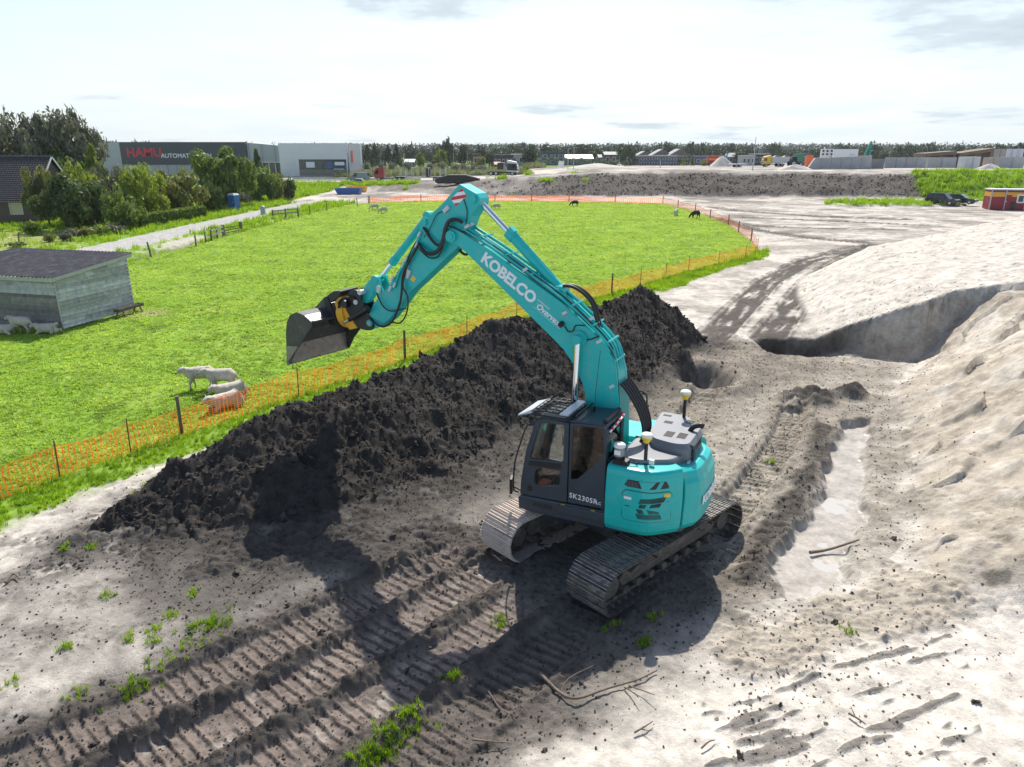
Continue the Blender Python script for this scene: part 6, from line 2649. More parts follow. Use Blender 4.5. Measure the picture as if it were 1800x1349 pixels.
Yw = 208.0
x0, x1 = xat(495, Yw), xat(613, Yw)
Hw = zat(252, Yw) - .9
Lw = x1 - x0
show = empty('white_building', (x0, Yw, .9), 0, 'white box-shaped showroom with a wide display window', 'building')
ox0, ox1, oz1 = xat(528, Yw) - x0, Lw - .35, zat(280.5, Yw) - .9
m = MB()
panel_with_holes(m, [(0, 0), (Lw, 0), (Lw, Hw), (0, Hw)], [[(ox0, .3), (ox1, .3), (ox1, oz1), (ox0, oz1)]], 0, .5)
m.build('front_wall', WCLAD, show)
m = MB()
m.box((Lw / 2, 11.5, Hw / 2 - .1), (Lw - .1, 19, Hw - .3))
m.build('hall', WCLAD, show)
for k in range(24):
    m = MB()
    m.box((Lw * (k + .5) / 24, -.03, Hw * .5 if Lw * (k + .5) / 24 < ox0 - .4 else (Hw + oz1) / 2), (.05, .06, Hw if Lw * (k + .5) / 24 < ox0 - .4 else Hw - oz1))
    m.build('cladding_rib', WCLAD, show)
m = MB()
m.prism([(0, 0), (16, 0), (16, Hw), (0, Hw)], Lw + .4, Lw + .55, axes='yz')
m.build('side_screen', GREYC, show)
m = MB()
m.box((Lw + .62, 3.5, Hw * .6), (.06, 2.5, 3.2))
m.build('sign', SIGNR, show)
m = MB()
m.box(((ox0 + ox1) / 2, .35, (.3 + oz1) / 2), (ox1 - ox0, .03, oz1 - .3))
m.build('window_pane', PANE, show)
for k in range(1, 8):
    m = MB()
    m.box((ox0 + (ox1 - ox0) * k / 8, .28, (.3 + oz1) / 2), (.08, .1, oz1 - .3))
    m.build('mullion', CLAD, show)
m = MB()
m.box(((ox0 + ox1) / 2, -.05, 1.1), (ox1 - ox0 - .3, .25, 1.7))
m.build('planter_wall', mat('stone_grey', (.20, .19, .165), .8, 0, var=.3, vscale=2), show)
for (px0, px1, py0, py1, mm_) in ((540, 555, 285, 295, SIGNW), (590, 607, 285, 291, SIGNW), (578, 586, 285, 296, BLUE), (608, 612, 286, 299, BLUE), (588, 606, 297, 301, SIGNW)):
    m = MB()
    m.box((xat((px0 + px1) / 2, Yw) - x0, .20, (zat(py0, Yw) + zat(py1, Yw)) / 2 - .9), (xat(px1, Yw) - xat(px0, Yw), .05, zat(py0, Yw) - zat(py1, Yw)))
    m.build('banner', mm_, show)

# ================================================================== vehicles, far buildings, far trees, site furniture
TYRE = mat('tyre', (.015, .015, .016), .8)
RIM = mat('wheel_rim', (.42, .43, .45), .35, .7)
LAMP = mat('headlamp', (.75, .77, .80), .15)
TAIL = mat('tail_lamp', (.45, .02, .02), .3)
CARGLASS = mat('car_glass', (.02, .025, .03), .05, 0, spec=.8)
PLATE = mat('number_plate', (.70, .52, .05), .5)


def wheel(parent, x, y, r, w, side):
    o = MB()
    o.tube([(x, y - w / 2, r), (x, y - w / 2 + .02, r), (x, y + w / 2 - .02, r), (x, y + w / 2, r)], [r * .9, r, r, r * .9], 18)
    t = o.build('wheel', TYRE, parent)
    o = MB()
    o.cyl((x, y + side * (w / 2 - .01), r), (x, y + side * (w / 2 + .012), r), r * .62, 12)
    o.build('rim', RIM, t)


def car(name, label, cat, x, y, z, rz, paint, L=4.4, W=1.8, H=1.5, kind='hatch', group=None):
    """Car or van, nose along local +x; parts: body, cabin, panes, lamps, wheels, plate, mirrors."""
    t = empty(name, (x, y, z), rz, label, cat, group)
    r = .33 if kind != 'van' else .34
    belt = .92 if kind != 'sedan' else .86
    hx = L / 2
    if kind == 'suv':
        body = [(-hx, .35), (-hx + .05, .95), (-hx + .1, belt + .05), (.95, belt + .08), (hx - .25, belt - .02), (hx - .03, .78), (hx, .38), (hx - .2, .24), (-hx + .2, .24)]
        cab = (-hx + .12, -hx + .35, .30, 1.05)
    elif kind == 'van':
        body = [(-hx, .3), (-hx, belt), (.9, belt + .12), (hx - .45, belt + .05), (hx - .08, .75), (hx, .35), (hx - .2, .22), (-hx + .1, .22)]
        cab = (-hx + .01, -hx + .06, .55, 1.35)
    else:
        body = [(-hx, .4), (-hx + .05, .85), (-hx + .25, belt), (.85, belt + .02), (hx - .3, .80), (hx - .04, .66), (hx, .38), (hx - .2, .22), (-hx + .2, .22)]
        cab = (-hx + .35, -hx + .95, .10, .95)
    m = MB()
    m.prism(body, -W / 2, W / 2)
    m.build('body', paint, t, .07, segs=3)
    b0, t0, t1, b1 = cab
    wi, wt = W / 2 - .03, W / 2 - (.22 if kind != 'van' else .12)
    base = [(b0, -wi, belt - .02), (b1, -wi, belt + .06), (b1, wi, belt + .06), (b0, wi, belt - .02)]
    topr = [(t0, -wt, H - .04), (t1, -wt, H - .02), (t1, wt, H - .02), (t0, wt, H - .04)]
    m = MB()
    m.loft([base, topr])
    m.build('cabin', paint, t, .05, segs=3)

    def q(u, v, f):                                  # point on the cabin side, front or back
        B, T = base, topr
        return Vector(B[u]).lerp(Vector(B[v]), f[0]).lerp(Vector(T[u]).lerp(Vector(T[v]), f[0]), f[1])

    def pane(u, v, f0, f1, g0, g1):
        c = [q(u, v, (f0, g0)), q(u, v, (f1, g0)), q(u, v, (f1, g1)), q(u, v, (f0, g1))]
        nrm = (c[1] - c[0]).cross(c[3] - c[0]).normalized()
        mid = sum(c, Vector()) / 4
        if nrm.dot(mid - Vector((mid.x * .6, 0, belt))) < 0:
            nrm = -nrm
        a = [p + nrm * .012 for p in c]
        b = [p - nrm * .01 for p in c]
        m = MB()
        m.add([tuple(p) for p in a + b], [(0, 1, 2, 3), (7, 6, 5, 4), (0, 4, 5, 1), (1, 5, 6, 2), (2, 6, 7, 3), (3, 7, 4, 0)])
        m.build('window_pane', CARGLASS, t)
    for u, v in ((0, 1), (3, 2)):
        if kind == 'van':
            pane(u, v, .70, .95, .12, .86)
        else:
            pane(u, v, .06, .36, .14, .86)
            pane(u, v, .39, .66, .12, .88)
            pane(u, v, .69, .93, .12, .86)
    pane(1, 2, .06, .94, .06, .92)
    pane(0, 3, .10, .90, .30, .88)
    for sx in (-1, 1):
        for sy in (-1, 1):
            wheel(t, sx * (hx - .82), sy * (W / 2 - .11), r, .22, sy)
    for sy in (-1, 1):
        m = MB()
        m.box((hx - .16, sy * (W / 2 - .28), .68), (.18, .34, .13))
        m.build('headlight', LAMP, t, .03)
        m = MB()
        m.box((-hx + .05, sy * (W / 2 - .14), .80), (.08, .18, .22))
        m.build('tail_light', TAIL, t, .02)
        m = MB()
        m.box((b1 - .25, sy * (W / 2 + .08), belt + .10), (.10, .16, .12))
        m.build('mirror', paint, t, .03)
    m = MB()
    m.box((hx - .01, 0, .42), (.03, .52, .12))
    m.build('number_plate', PLATE, t)
    m = MB()
    m.box((hx - .06, 0, .62), (.06, W * .5, .16))
    m.box((0, 0, .26), (L - .5, W - .12, .12))
    m.build('grille', BLACK, t, .01)
    return t


CARBLK = mat('black_car_paint', (.012, .014, .018), .18, 0, coat=.6)
CARWHT = mat('white_car_paint', (.74, .75, .76), .3, 0, coat=.4)
CARGRY = mat('grey_car_paint', (.20, .23, .26), .35, .3, coat=.4)
CARSIL = mat('silver_car_paint', (.52, .53, .55), .35, .4, coat=.4)


def spot(px, Y):
    x = xat(px, Y, 3.0)
    return x, Y, gz_at(x, Y)


def put(px, py, z=0.0):
    """Place on the ground seen at a picture point: a few steps settle the height of the terrain there."""
    for _ in range(5):
        x, y, _z = G(px, py, z)
        z = gz_at(x, y)
    return x, y, z


x, y, z = put(1655, 362)
car('parked_car', 'black boxy car parked left of the dark saloon near the red cabin', 'car', x, y, z, R(-52), CARBLK, 4.4, 1.86, 1.72, 'suv')
x, y, z = put(1688, 362)
car('parked_car', 'dark blue-black saloon parked right of the boxy black car', 'car', x + .3, y + .8, z, R(-46), mat('dark_blue_paint', (.012, .016, .028), .15, 0, coat=.7), 4.6, 1.82, 1.45, 'sedan')
x, y, z = put(1593, 295, 4)
car('white_van', 'white delivery van parked on the embankment top', 'van', x, y, z, R(176), CARWHT, 4.9, 1.85, 1.95, 'van')
x, y, z = put(630, 319, .9)
car('grey_van', 'grey delivery van parked beside the white building', 'van', x, y, z, R(172), CARGRY, 5.2, 1.95, 2.1, 'van')
x, y, z = put(632, 322, .9)
car('silver_car', 'silver car in front of the grey van', 'car', x, y - 3.2, z - .35, R(176), CARSIL, 4.4, 1.8, 1.45, 'sedan')
x, y, z = put(640, 308, .9)
car('white_car', 'pale car behind the grey van in the yard', 'car', x, y + 1, z, R(150), CARSIL, 4.3, 1.8, 1.5, 'sedan')

# ---- trucks on the crossing road
TRED = mat('truck_red', (.30, .02, .03), .35, 0, coat=.4)
TBLK = mat('truck_black', (.02, .022, .026), .4, 0, coat=.3)
TWHT = mat('truck_white', (.55, .58, .60), .45)


def truck_cab(name, label, x, y, z, rz, paint, trim, group=None):
    t = empty(name, (x, y, z), rz, label, 'truck', group)
    m = MB()
    m.prism([(-.1, .9), (2.15, .75), (2.3, 1.3), (2.15, 2.2), (1.75, 3.05), (-.1, 3.35)], -1.22, 1.22)
    m.build('cab', paint, t, .07, segs=3)
    m = MB()
    m.add([(2.285, -1.05, 1.75), (2.285, 1.05, 1.75), (1.90, 1.0, 2.85), (1.90, -1.0, 2.85)], [(0, 1, 2, 3)])
    o = m.build('windscreen', CARGLASS, t)
    o.modifiers.new('thick', 'SOLIDIFY').thickness = .04
    for s in (-1, 1):
        m = MB()
        m.prism([(1.15, 1.75), (2.05, 1.75), (1.80, 2.55), (1.15, 2.6)], s * 1.215, s * 1.235)
        m.build('side_window', CARGLASS, t)
        m = MB()
        m.box((2.24, s * .85, 1.0), (.12, .4, .18))
        m.build('headlight', LAMP, t, .02)
        m = MB()
        m.box((2.2, s * 1.42, 2.2), (.12, .2, .6))
        m.build('mirror', trim, t, .03)
    m = MB()
    m.box((2.26, 0, 1.25), (.08, 1.5, .5))
    m.build('grille', BLACK, t)
    m = MB()
    m.box((-2.0, 0, .75), (5.6, .9, .28))
    m.build('chassis', BLACK, t)
    for xx in (1.2, -2.6, -3.8):
        for s in (-1, 1):
            wheel(t, xx, s * 1.05, .5, .32, s)
    return t


x, y, z = put(676, 319, .9)
tr_ = truck_cab('red_truck', 'dark red truck with a long flat trailer on the crossing road', x, y, z, R(180), TRED, BLACK)
m = MB()
m.box((-9.5, 0, 1.0), (13.5, 2.5, .22))
m.build('trailer_bed', BLACK, tr_)
for k in range(9):
    for s in (-1, 1):
        m = MB()
        m.box((-4.0 - 1.35 * k, s * 1.2, 2.1), (.10, .10, 2.1))
        m.build('stake', GREYB, tr_)
m = MB()
m.box((-10.6, 0, 2.0), (.9, 2.3, 2.2))
m.build('crane_block', BLACK, tr_, .1)
for xx in (-12.2, -13.5, -14.8):
    for s in (-1, 1):
        wheel(tr_, xx, s * 1.05, .5, .32, s)

x, y, z = put(909, 318, 1.5)
tr_ = truck_cab('black_truck', 'black and white low-loader truck facing right on the far track', x - 2.0, y, z, R(-12), TWHT, BLACK)
m = MB()
m.box((-1.6, 0, 2.1), (1.4, 2.3, 1.5))
m.build('equipment_box', TBLK, tr_, .05)
m = MB()
m.prism([(-.05, 1.2), (2.32, 1.1), (2.2, 2.6), (-.05, 2.7)], -1.235, -1.225)
m.build('side_panel', TBLK, tr_)

# black crawler unit lying on the road shoulder
x, y, z = put(805, 321, .9)
cr = empty('crawler_unit', (x, y, z), R(2), 'huge black crawler track unit standing on the far road', 'machine')
D = y * cP + CAM_H * sP
wl_, hl_ = 81 / F_PX * D, 14.5 / F_PX * D
m = MB()
m.prism([(-wl_ / 2, hl_ * .28), (-wl_ / 2 + .25, hl_ * .55), (-wl_ * .2, hl_ * .97), (wl_ * .18, hl_ * .97), (wl_ / 2 - .3, hl_ * .55), (wl_ / 2, hl_ * .25), (wl_ / 2 - .5, .02), (-wl_ / 2 + .5, .02)], -.8, .8)
m.build('track_body', BLACK, cr, .2, segs=3)
for k in range(26):
    t_ = k / 25
    xx = -wl_ / 2 + .3 + (wl_ - .6) * t_
    zz = hl_ * np.interp(t_, [0, .3, .68, 1], [.56, .985, .985, .56])
    m = MB()
    m.box((xx, 0, zz + .06), (.28, 1.7, .10), M=Matrix.Rotation(R(float(np.interp(t_, [0, .29, .31, .67, .69, 1], [-17, -17, 0, 0, 17, 17]))), 4, 'Y'))
    m.build('track_plate', STEEL, cr)
for k in range(7):
    m = MB()
    xx = -wl_ * .4 + wl_ * .8 * k / 6
    m.cyl((xx, -.85, hl_ * .25), (xx, -.6, hl_ * .25), hl_ * .16, 14)
    m.build('roller', mat('roller_dark', (.03, .03, .032), .6), cr)

# skips beside the lane end
for px, py, pm, lab, wd in ((613, 342, BLUE, 'blue open skip on the sandy ground near the lane end', 5.0), (624, 339, YEL, 'yellow skip half hidden behind the blue skip', 4.0)):
    x, y, z = put(px, py)
    sk_ = empty('skip', (x, y + (1.9 if pm is YEL else 0), z), R(-4), lab, 'skip')
    m = MB()
    q = [(-wd / 2 + .6, .05), (wd / 2 - .3, .05), (wd / 2, 1.15), (-wd / 2, 1.15)]
    m.prism(q, -.9, -.84)
    m.prism(q, .84, .9)
    m.prism([(-wd / 2 + .6, .05), (wd / 2 - .3, .05), (wd / 2 - .3, .12), (-wd / 2 + .6, .12)], -.84, .84)
    m.prism([(wd / 2 - .36, .05), (wd / 2 - .3, .05), (wd / 2, 1.15), (wd / 2 - .06, 1.15)], -.84, .84)
    m.prism([(-wd / 2 + .6, .05), (-wd / 2 + .66, .05), (-wd / 2 + .06, 1.15), (-wd / 2, 1.15)], -.84, .84)
    m.build('tub', pm, sk_)
    for k in range(4):
        m = MB()
        m.box((-wd / 2 + 1.0 + k * (wd - 1.6) / 3, -.93, .6), (.10, .06, 1.0))
        m.build('rib', pm, sk_)

# ---- red and yellow site cabins with a wheelie bin
RCAB = mat('cabin_red', (.27, .022, .035), .5, 0, var=.1, vscale=2)
YCAB = mat('cabin_yellow', (.72, .36, .04), .5)
x, y, z = put(1737, 369)
cab2 = empty('site_cabin', (x, y, z), R(-14), 'red site cabin with yellow band and white roof at the right edge', 'cabin')
LC_, HC_ = 9.5, 2.75
m = MB()
m.box((LC_ / 2, 1.25, HC_ * .34), (LC_, 2.5, HC_ * .62))
m.box((LC_ / 2, 1.25, HC_ * .91), (LC_, 2.5, .18))
m.build('wall', RCAB, cab2)
m = MB()
m.box((LC_ / 2, 1.25, HC_ * .76), (LC_ + .02, 2.52, HC_ * .22))
m.build('band', YCAB, cab2)
m = MB()
m.box((LC_ / 2, 1.25, HC_ * 1.0), (LC_ + .1, 2.6, .16))
m.build('roof', TWHT, cab2, .04)
for xx in (.05, 1.85, 4.35, 6.9):
    m = MB()
    m.box((xx, -.05, HC_ * .5), (.12, .12, HC_))
    m.build('corner_post', GREYC, cab2)
m = MB()
m.box((2.25, -.02, HC_ * .38), (.75, .05, HC_ * .72))
d_ = m.build('door', RCAB, cab2)
m = MB()
m.box((2.0, -.06, HC_ * .42), (.06, .05, .2))
m.build('handle', WHITE, d_)
wnd = empty('window', (0, 0, 0))
wnd.parent = cab2
m = MB()
m.box((3.75, -.03, 1.55), (.95, .08, 1.15))
m.build('frame', WHITE, wnd)
m = MB()
m.box((3.75, -.08, 1.55), (.6, .03, .8))
m.build('pane', PANE, wnd)
x, y, z = put(1771, 369)
bn = empty('wheelie_bin', (x, y - .8, z), R(-14), 'dark green wheelie bin in front of the red site cabin', 'bin')
m = MB()
m.loft([[(-.24, -.26, .1), (.24, -.26, .1), (.24, .26, .1), (-.24, .26, .1)], [(-.30, -.34, 1.0), (.30, -.34, 1.0), (.30, .34, 1.0), (-.30, .34, 1.0)]])
m.build('body', mat('bin_green', (.035, .055, .03), .5), bn, .02)
m = MB()
m.box((0, 0, 1.04), (.66, .74, .08))
m.build('lid', mat('bin_lid', (.05, .06, .045), .5), bn, .02)

# ---- on the plateau to the right
CONC = mat('concrete', (.40, .41, .41), .85, 0, var=.12, vscale=.8, dirt=(.30, .30, .30), dscale=.6, dthr=(.5, .8))
TIMB = mat('timber', (.17, .125, .09), .8, 0, var=.3, vscale=2)


def strip(name, label, cat, px0, px1, py0, py1, Y, depth, material, skew=0.0, group=None, zmin=None):
    """A long upright block seen between two columns and rows of the picture, standing at distance Y."""
    z0, z1 = zat(py1, Y), zat(py0, Y)
    x0, x1 = xat(px0, Y, z0), xat(px1, Y, z0)
    zg = gz_at((x0 + x1) / 2, Y)
    z0 = min(z0, zg) - .1 if zmin is None else zmin
    m = MB()
    m.add([(0, 0, 0), (x1 - x0, 0, 0), (x1 - x0, depth, 0), (0, depth, 0), (0, 0, z1 - z0), (x1 - x0, 0, z1 - z0 + skew), (x1 - x0, depth, z1 - z0 + skew), (0, depth, z1 - z0)],
          [(3, 2, 1, 0), (4, 5, 6, 7), (0, 1, 5, 4), (1, 2, 6, 5), (2, 3, 7, 6), (3, 0, 4, 7)])
    o = m.build(name, material, None)
    o.location = (x0, Y, z0)
    return tag(o, label, cat, group)


# concrete abutment: sloping end and panel joints
Yc = 166.0
zc0 = gz_at(xat(1480, Yc, 4), Yc)
ab = empty('concrete_wall', (xat(1424, Yc, 4), Yc, zc0), 0, 'grey concrete abutment wall on the embankment top', 'wall')
La, Ha = xat(1530, Yc, 4) - xat(1424, Yc, 4), zat(278, Yc) - zc0
m = MB()
m.prism([(-.6, 0), (La, 0), (La, Ha + .5), (.9, Ha)], 0, .8)
m.build('wall_face', CONC, ab, .02)
for k in range(1, 6):
    m = MB()
    m.box((La * k / 6, -.01, Ha * .5), (.05, .05, Ha * .96))
    m.build('joint', mat('joint_dark', (.2, .2, .2), .9), ab)
strip('concrete_wall', 'darker concrete wing wall right of the abutment', 'wall', 1531, 1553, 280, 297, 168.0, .8, mat('concrete_dark', (.22, .22, .23), .9, 0, var=.15, vscale=.6))
# white container, circle racks, red box behind the wall
Yr = 185.0
o = strip('white_container', 'white site container standing behind the concrete wall', 'container', 1467, 1507, 262.5, 280, Yr, 3, CARWHT)
m = MB()
m.box((xat(1496, Yr, 5) - o.location.x, -.03, 2.2), (1.4, .06, 2.6))
m.build('door', WCLAD, o)
RACK = mat('rack_white', (.70, .72, .74), .5)
for i_, px in enumerate((1444, 1451, 1458.5)):
    rk = empty('rack', (xat(px, Yr, 4), Yr, gz_at(xat(px, Yr, 4), Yr)), 0, 'tall white rack with three round holes by the white container, %s from the left' % ORD[i_], 'rack', 'white racks beside the container')
    hh = zat(262, Yr) - rk.location.z
    m = MB()
    m.box((0, .4, hh / 2), (.92, .7, hh))
    m.build('panel', RACK, rk)
    for k in range(3):
        m = MB()
        m.cyl((0, .02, hh * (.55 + .17 * k)), (0, .06, hh * (.55 + .17 * k)), .27, 12)
        m.build('hole', BLACK, rk)
strip('red_container', 'low red container right of the white site container', 'container', 1505, 1519, 272.5, 278, 186, 2.5, mat('container_red', (.28, .025, .025), .5))
strip('fuel_tank', 'pale yellow tank left of the white site container', 'tank', 1447, 1455, 275, 280, 176, 1.5, mat('pale_yellow', (.62, .58, .36), .6))
# teal crane-like drilling rig
Yd = 195.0
xd = xat(1522, Yd, 4)
rig = empty('drilling_rig', (xd, Yd, gz_at(xd, Yd)), 0, 'small teal rig with a tall leaning mast far behind the concrete wall', 'machine')
mz = zat(249, Yd) - rig.location.z
TRIG = mat('rig_teal', (.02, .26, .20), .5)
m = MB()
m.bar((-1.2, 0, 1.8), (.55, 0, mz), .45)
m.bar((.5, 0, mz * .95), (.7, 0, mz * .4), .3)
m.build('mast', TRIG, rig)
m = MB()
m.box((.0, 0, 1.2), (2.6, 2.0, 1.6))
m.build('body', TRIG, rig, .1)
m = MB()
m.box((0, 0, .35), (3.2, 2.2, .7))
m.build('tracks', BLACK, rig, .2)
# tractor with big wheels and a loaded tipper truck
x, y, z = spot(1396, 226)
tk = empty('tractor', (x, y, z), R(8), 'dark green tractor with large wheels right of the tipper truck', 'tractor')
TGR = mat('tractor_green', (.02, .07, .05), .45)
m = MB()
m.prism([(-.6, .9), (2.0, .9), (2.1, 1.6), (.4, 1.8), (-.6, 1.8)], -.45, .45)
m.build('bonnet', TGR, tk, .08)
m = MB()
m.prism([(-1.5, 1.2), (.3, 1.2), (.4, 2.0), (.1, 2.9), (-1.3, 2.9)], -.75, .75)
m.build('cab', CARGLASS, tk, .05)
m = MB()
m.box((-.6, 0, 2.95), (1.7, 1.6, .14))
m.build('roof', TGR, tk, .04)
for s in (-1, 1):
    wheel(tk, -.9, s * .95, .95, .55, s)
    wheel(tk, 1.5, s * .85, .68, .45, s)
x, y, z = spot(1366, 232)
tp = truck_cab('tipper_truck', 'tipper truck with pale body and yellow cab loaded with dark soil', x - 2.6, y, z, R(180), YELP, BLACK)
m = MB()
m.prism([(-.6, 1.1), (-6.4, 1.1), (-6.6, 2.9), (-.5, 2.9)], -1.25, 1.25)
m.build('tipper_body', TWHT, tp, .05)
for xx in (-2.0, -5.0):
    m = MB()
    m.loft([[(xx - 1.2, -1, 2.9), (xx + 1.2, -1, 2.9), (xx + 1.2, 1, 2.9), (xx - 1.2, 1, 2.9)], [(xx - .4, -.4, 3.35), (xx + .4, -.4, 3.35), (xx + .4, .4, 3.35), (xx - .4, .4, 3.35)]])
    m.build('load', BLACK, tp, .1)
# flat trailer and red lorry further left
x, y, z = spot(1295, 205)
fl = empty('flat_trailer', (x, y, z), R(4), 'empty pale flat trailer in front of the red lorry', 'trailer')
m = MB()
m.box((0, 0, .85), (5.0, 2.0, .25))
m.build('bed', TWHT, fl)
for xx in (-.5, .6):
    for s in (-1, 1):
        wheel(fl, xx, s * .9, .38, .25, s)
x, y, z = spot(1288, 222)
lo = empty('red_lorry', (x, y + 18, z), R(-3), 'red and blue lorry with an orange stripe beside the small sand pile', 'truck')
m = MB()
m.box((-.6, 0, 1.9), (5.0, 2.4, 2.3))
m.build('box_body', mat('lorry_red', (.38, .04, .03), .5), lo, .05)
m = MB()
m.box((-.6, -1.21, 2.0), (4.6, .02, .6))
m.build('stripe', mat('lorry_orange', (.75, .24, .06), .5), lo)
m = MB()
m.prism([(1.95, .6), (3.4, .6), (3.45, 1.6), (3.1, 3.0), (1.95, 3.1)], -1.2, 1.2)
m.build('cab', mat('lorry_blue', (.05, .25, .45), .4), lo, .08)
for xx in (-2.2, 2.6):
    for s in (-1, 1):
        wheel(lo, xx, s * 1.0, .48, .3, s)


def heap(name, label, px, Y, wpx, top, colour, seed=1, depth=.6):
    x, y = xat(px, Y, 4), Y
    z = gz_at(x, y)
    D = y * cP + CAM_H * sP
    w, h = wpx / F_PX * D, zat(top, y) - z
    n, k = 24, 10
    vs, fs = [], []
    for j in range(k + 1):
        t = j / k
        for i in range(n):
            a = 2 * math.pi * i / n
            r = (1 - t) * (1 + .12 * math.sin(3 * a + seed) + .06 * math.sin(7 * a))
            vs.append((w / 2 * r * math.cos(a), w / 2 * depth * r * math.sin(a), h * (1 - (1 - t) ** 1.0) ** 1.0 * (1 - .12 * t * t) + .05 * math.sin(5 * a + 9 * t) - .05))
    for j in range(k):
        for i in range(n):
            fs.append((j * n + i, j * n + (i + 1) % n, (j + 1) * n + (i + 1) % n, (j + 1) * n + i))
    m = MB()
    m.smooth = True
    m.add(vs, fs)
    o = m.build(name, mat(name + '_' + str(seed), colour, .95, 0, var=.15, vscale=1.2, bump=.6, bscale=4), None)
    o.location = (x, y, z)
    return tag(o, label, 'heap')


heap('sand_pile', 'small steep sand pile left of the red lorry', 1268, 236, 46, 271, (.46, .43, .38), seed=2, depth=.9)
heap('sand_pile', 'wide low pale sand mound beyond the green field', 1050, 214, 104, 286, (.50, .47, .42), seed=3, depth=.5)
heap('sand_pile', 'pale sand apron left of the concrete wall', 1398, 163, 62, 287.5, (.55, .52, .47), seed=4, depth=.4)
heap('sand_pile', 'pale rubble mound right of the white van', 1740, 170, 44, 286, (.50, .47, .43), seed=5, depth=.5)
# timber decks and formwork on the right
for px0, px1, py0, py1, Y, lab, sk in ((1625, 1680, 270, 276, 190, 'brown timber deck on concrete supports, left one', .6), (1686, 1744, 269.5, 275, 190, 'brown timber deck on concrete supports, right one', 1.2)):
    dk_ = empty('timber_deck', (xat(px0, Y, 6), Y, gz_at(xat(px0, Y, 6), Y)), 0, lab, 'deck')
    Ld, z0, z1 = xat(px1, Y, 6) - xat(px0, Y, 6), zat(py1, Y) - dk_.location.z, zat(py0, Y) - dk_.location.z
    for k in range(5):
        m = MB()
        m.add([(0, 1.1 * k, z0), (Ld, 1.1 * k, z0 + sk), (Ld, 1.1 * k + 1.0, z0 + sk), (0, 1.1 * k + 1.0, z0), (0, 1.1 * k, z1), (Ld, 1.1 * k, z1 + sk), (Ld, 1.1 * k + 1.0, z1 + sk), (0, 1.1 * k + 1.0, z1)],
              [(3, 2, 1, 0), (4, 5, 6, 7), (0, 1, 5, 4), (1, 2, 6, 5), (2, 3, 7, 6), (3, 0, 4, 7)])
        m.build('beam', TIMB, dk_)
    for f in (.04, .5, .96):
        m = MB()
        m.box((Ld * f, 2.7, (z0 + sk * f) / 2), (.5, 5.0, z0 + sk * f))
        m.build('support', TIMB, dk_)
for px0, px1, py0, py1, Y, lab, mt_, dp in (
        (1556, 1628, 277, 291, 186, 'long pale concrete panel wall behind the white van', CONC, .5),
        (1630, 1680, 277, 290, 188, 'concrete panel wall under the left timber deck', CONC, .5),
        (1696, 1722, 276, 290, 176, 'light concrete abutment with a sloping front on the right', mat('concrete_pale', (.56, .57, .57), .8, 0, var=.1, vscale=.7), 3),
        (1736, 1754, 277, 289, 178, 'buff concrete block beside the rubble mound', mat('concrete_buff', (.42, .38, .32), .85, 0, var=.15, vscale=.8), 2),
        (1757, 1800, 276, 288, 180, 'light concrete wall at the right picture edge', CONC, 1),
        (1746, 1768, 262, 274, 192, 'stack of grey concrete slabs above the right timber deck', mat('slab_grey', (.36, .34, .31), .85, 0, var=.2, vscale=1), 3)):
    o = strip('concrete_wall' if 'stack' not in lab else 'slab_stack', lab, 'wall' if 'stack' not in lab else 'stack', px0, px1, py0, py1, Y, dp, mt_)
    zt = max(v.co.z for v in o.data.vertices)
    Lx = max(v.co.x for v in o.data.vertices)
    k = max(2, int(Lx / 2.4))
    for i in range(1, k):
        m = MB()
        m.box((Lx * i / k, -.02, zt / 2), (.08, .05, zt * .98))
        m.build('joint', mat('joint_brown', (.20, .18, .16), .9), o)
for i_, px in enumerate((1773, 1784, 1796)):
    strip('concrete_ring', 'square white concrete ring near the right edge, %s from the left' % ORD[i_], 'ring', px - 3, px + 3, 262, 270, 200, 2, WCLAD, 0, 'white concrete rings in a row')
x, y, z = put(1662, 290, 4)
m = MB()
m.prism([(-1.1, 0), (1.3, 0), (.3, 2.0), (-.6, 2.1)], -.3, .3)
o = m.build('green_tarpaulin', mat('tarp_green', (.03, .30, .20), .6), None, .1)
o.location = (x, y - 2, z)
tag(o, 'green tarpaulin bundle in front of the concrete panels', 'tarpaulin')


# ---- lamp posts and poles
POLE = mat('pole_grey', (.42, .43, .44), .5, .3)


def lamp_post(px, base, top, label, lean=0.0, z0=0.0, arm=True, r=.09, Y=None):
    x, y, z = put(px, base, z0) if Y is None else spot(px, Y)
    h = zat(top, y) - z
    t = empty('lamp_post', (x, y, z), 0, label, 'lamp post')
    m = MB()
    m.tube([(0, 0, -.2), (lean * .5, 0, h * .5), (lean, 0, h)], [r, r * .8, r * .55], 8)
    m.build('pole', POLE, t)
    if arm:
        m = MB()
        m.box((lean + .35, 0, h + .03), (.8, .2, .1))
        m.build('lamp_head', POLE, t)
    else:
        m = MB()
        m.box((lean, 0, h + .05), (.16, .16, .12))
        m.build('cap', POLE, t)


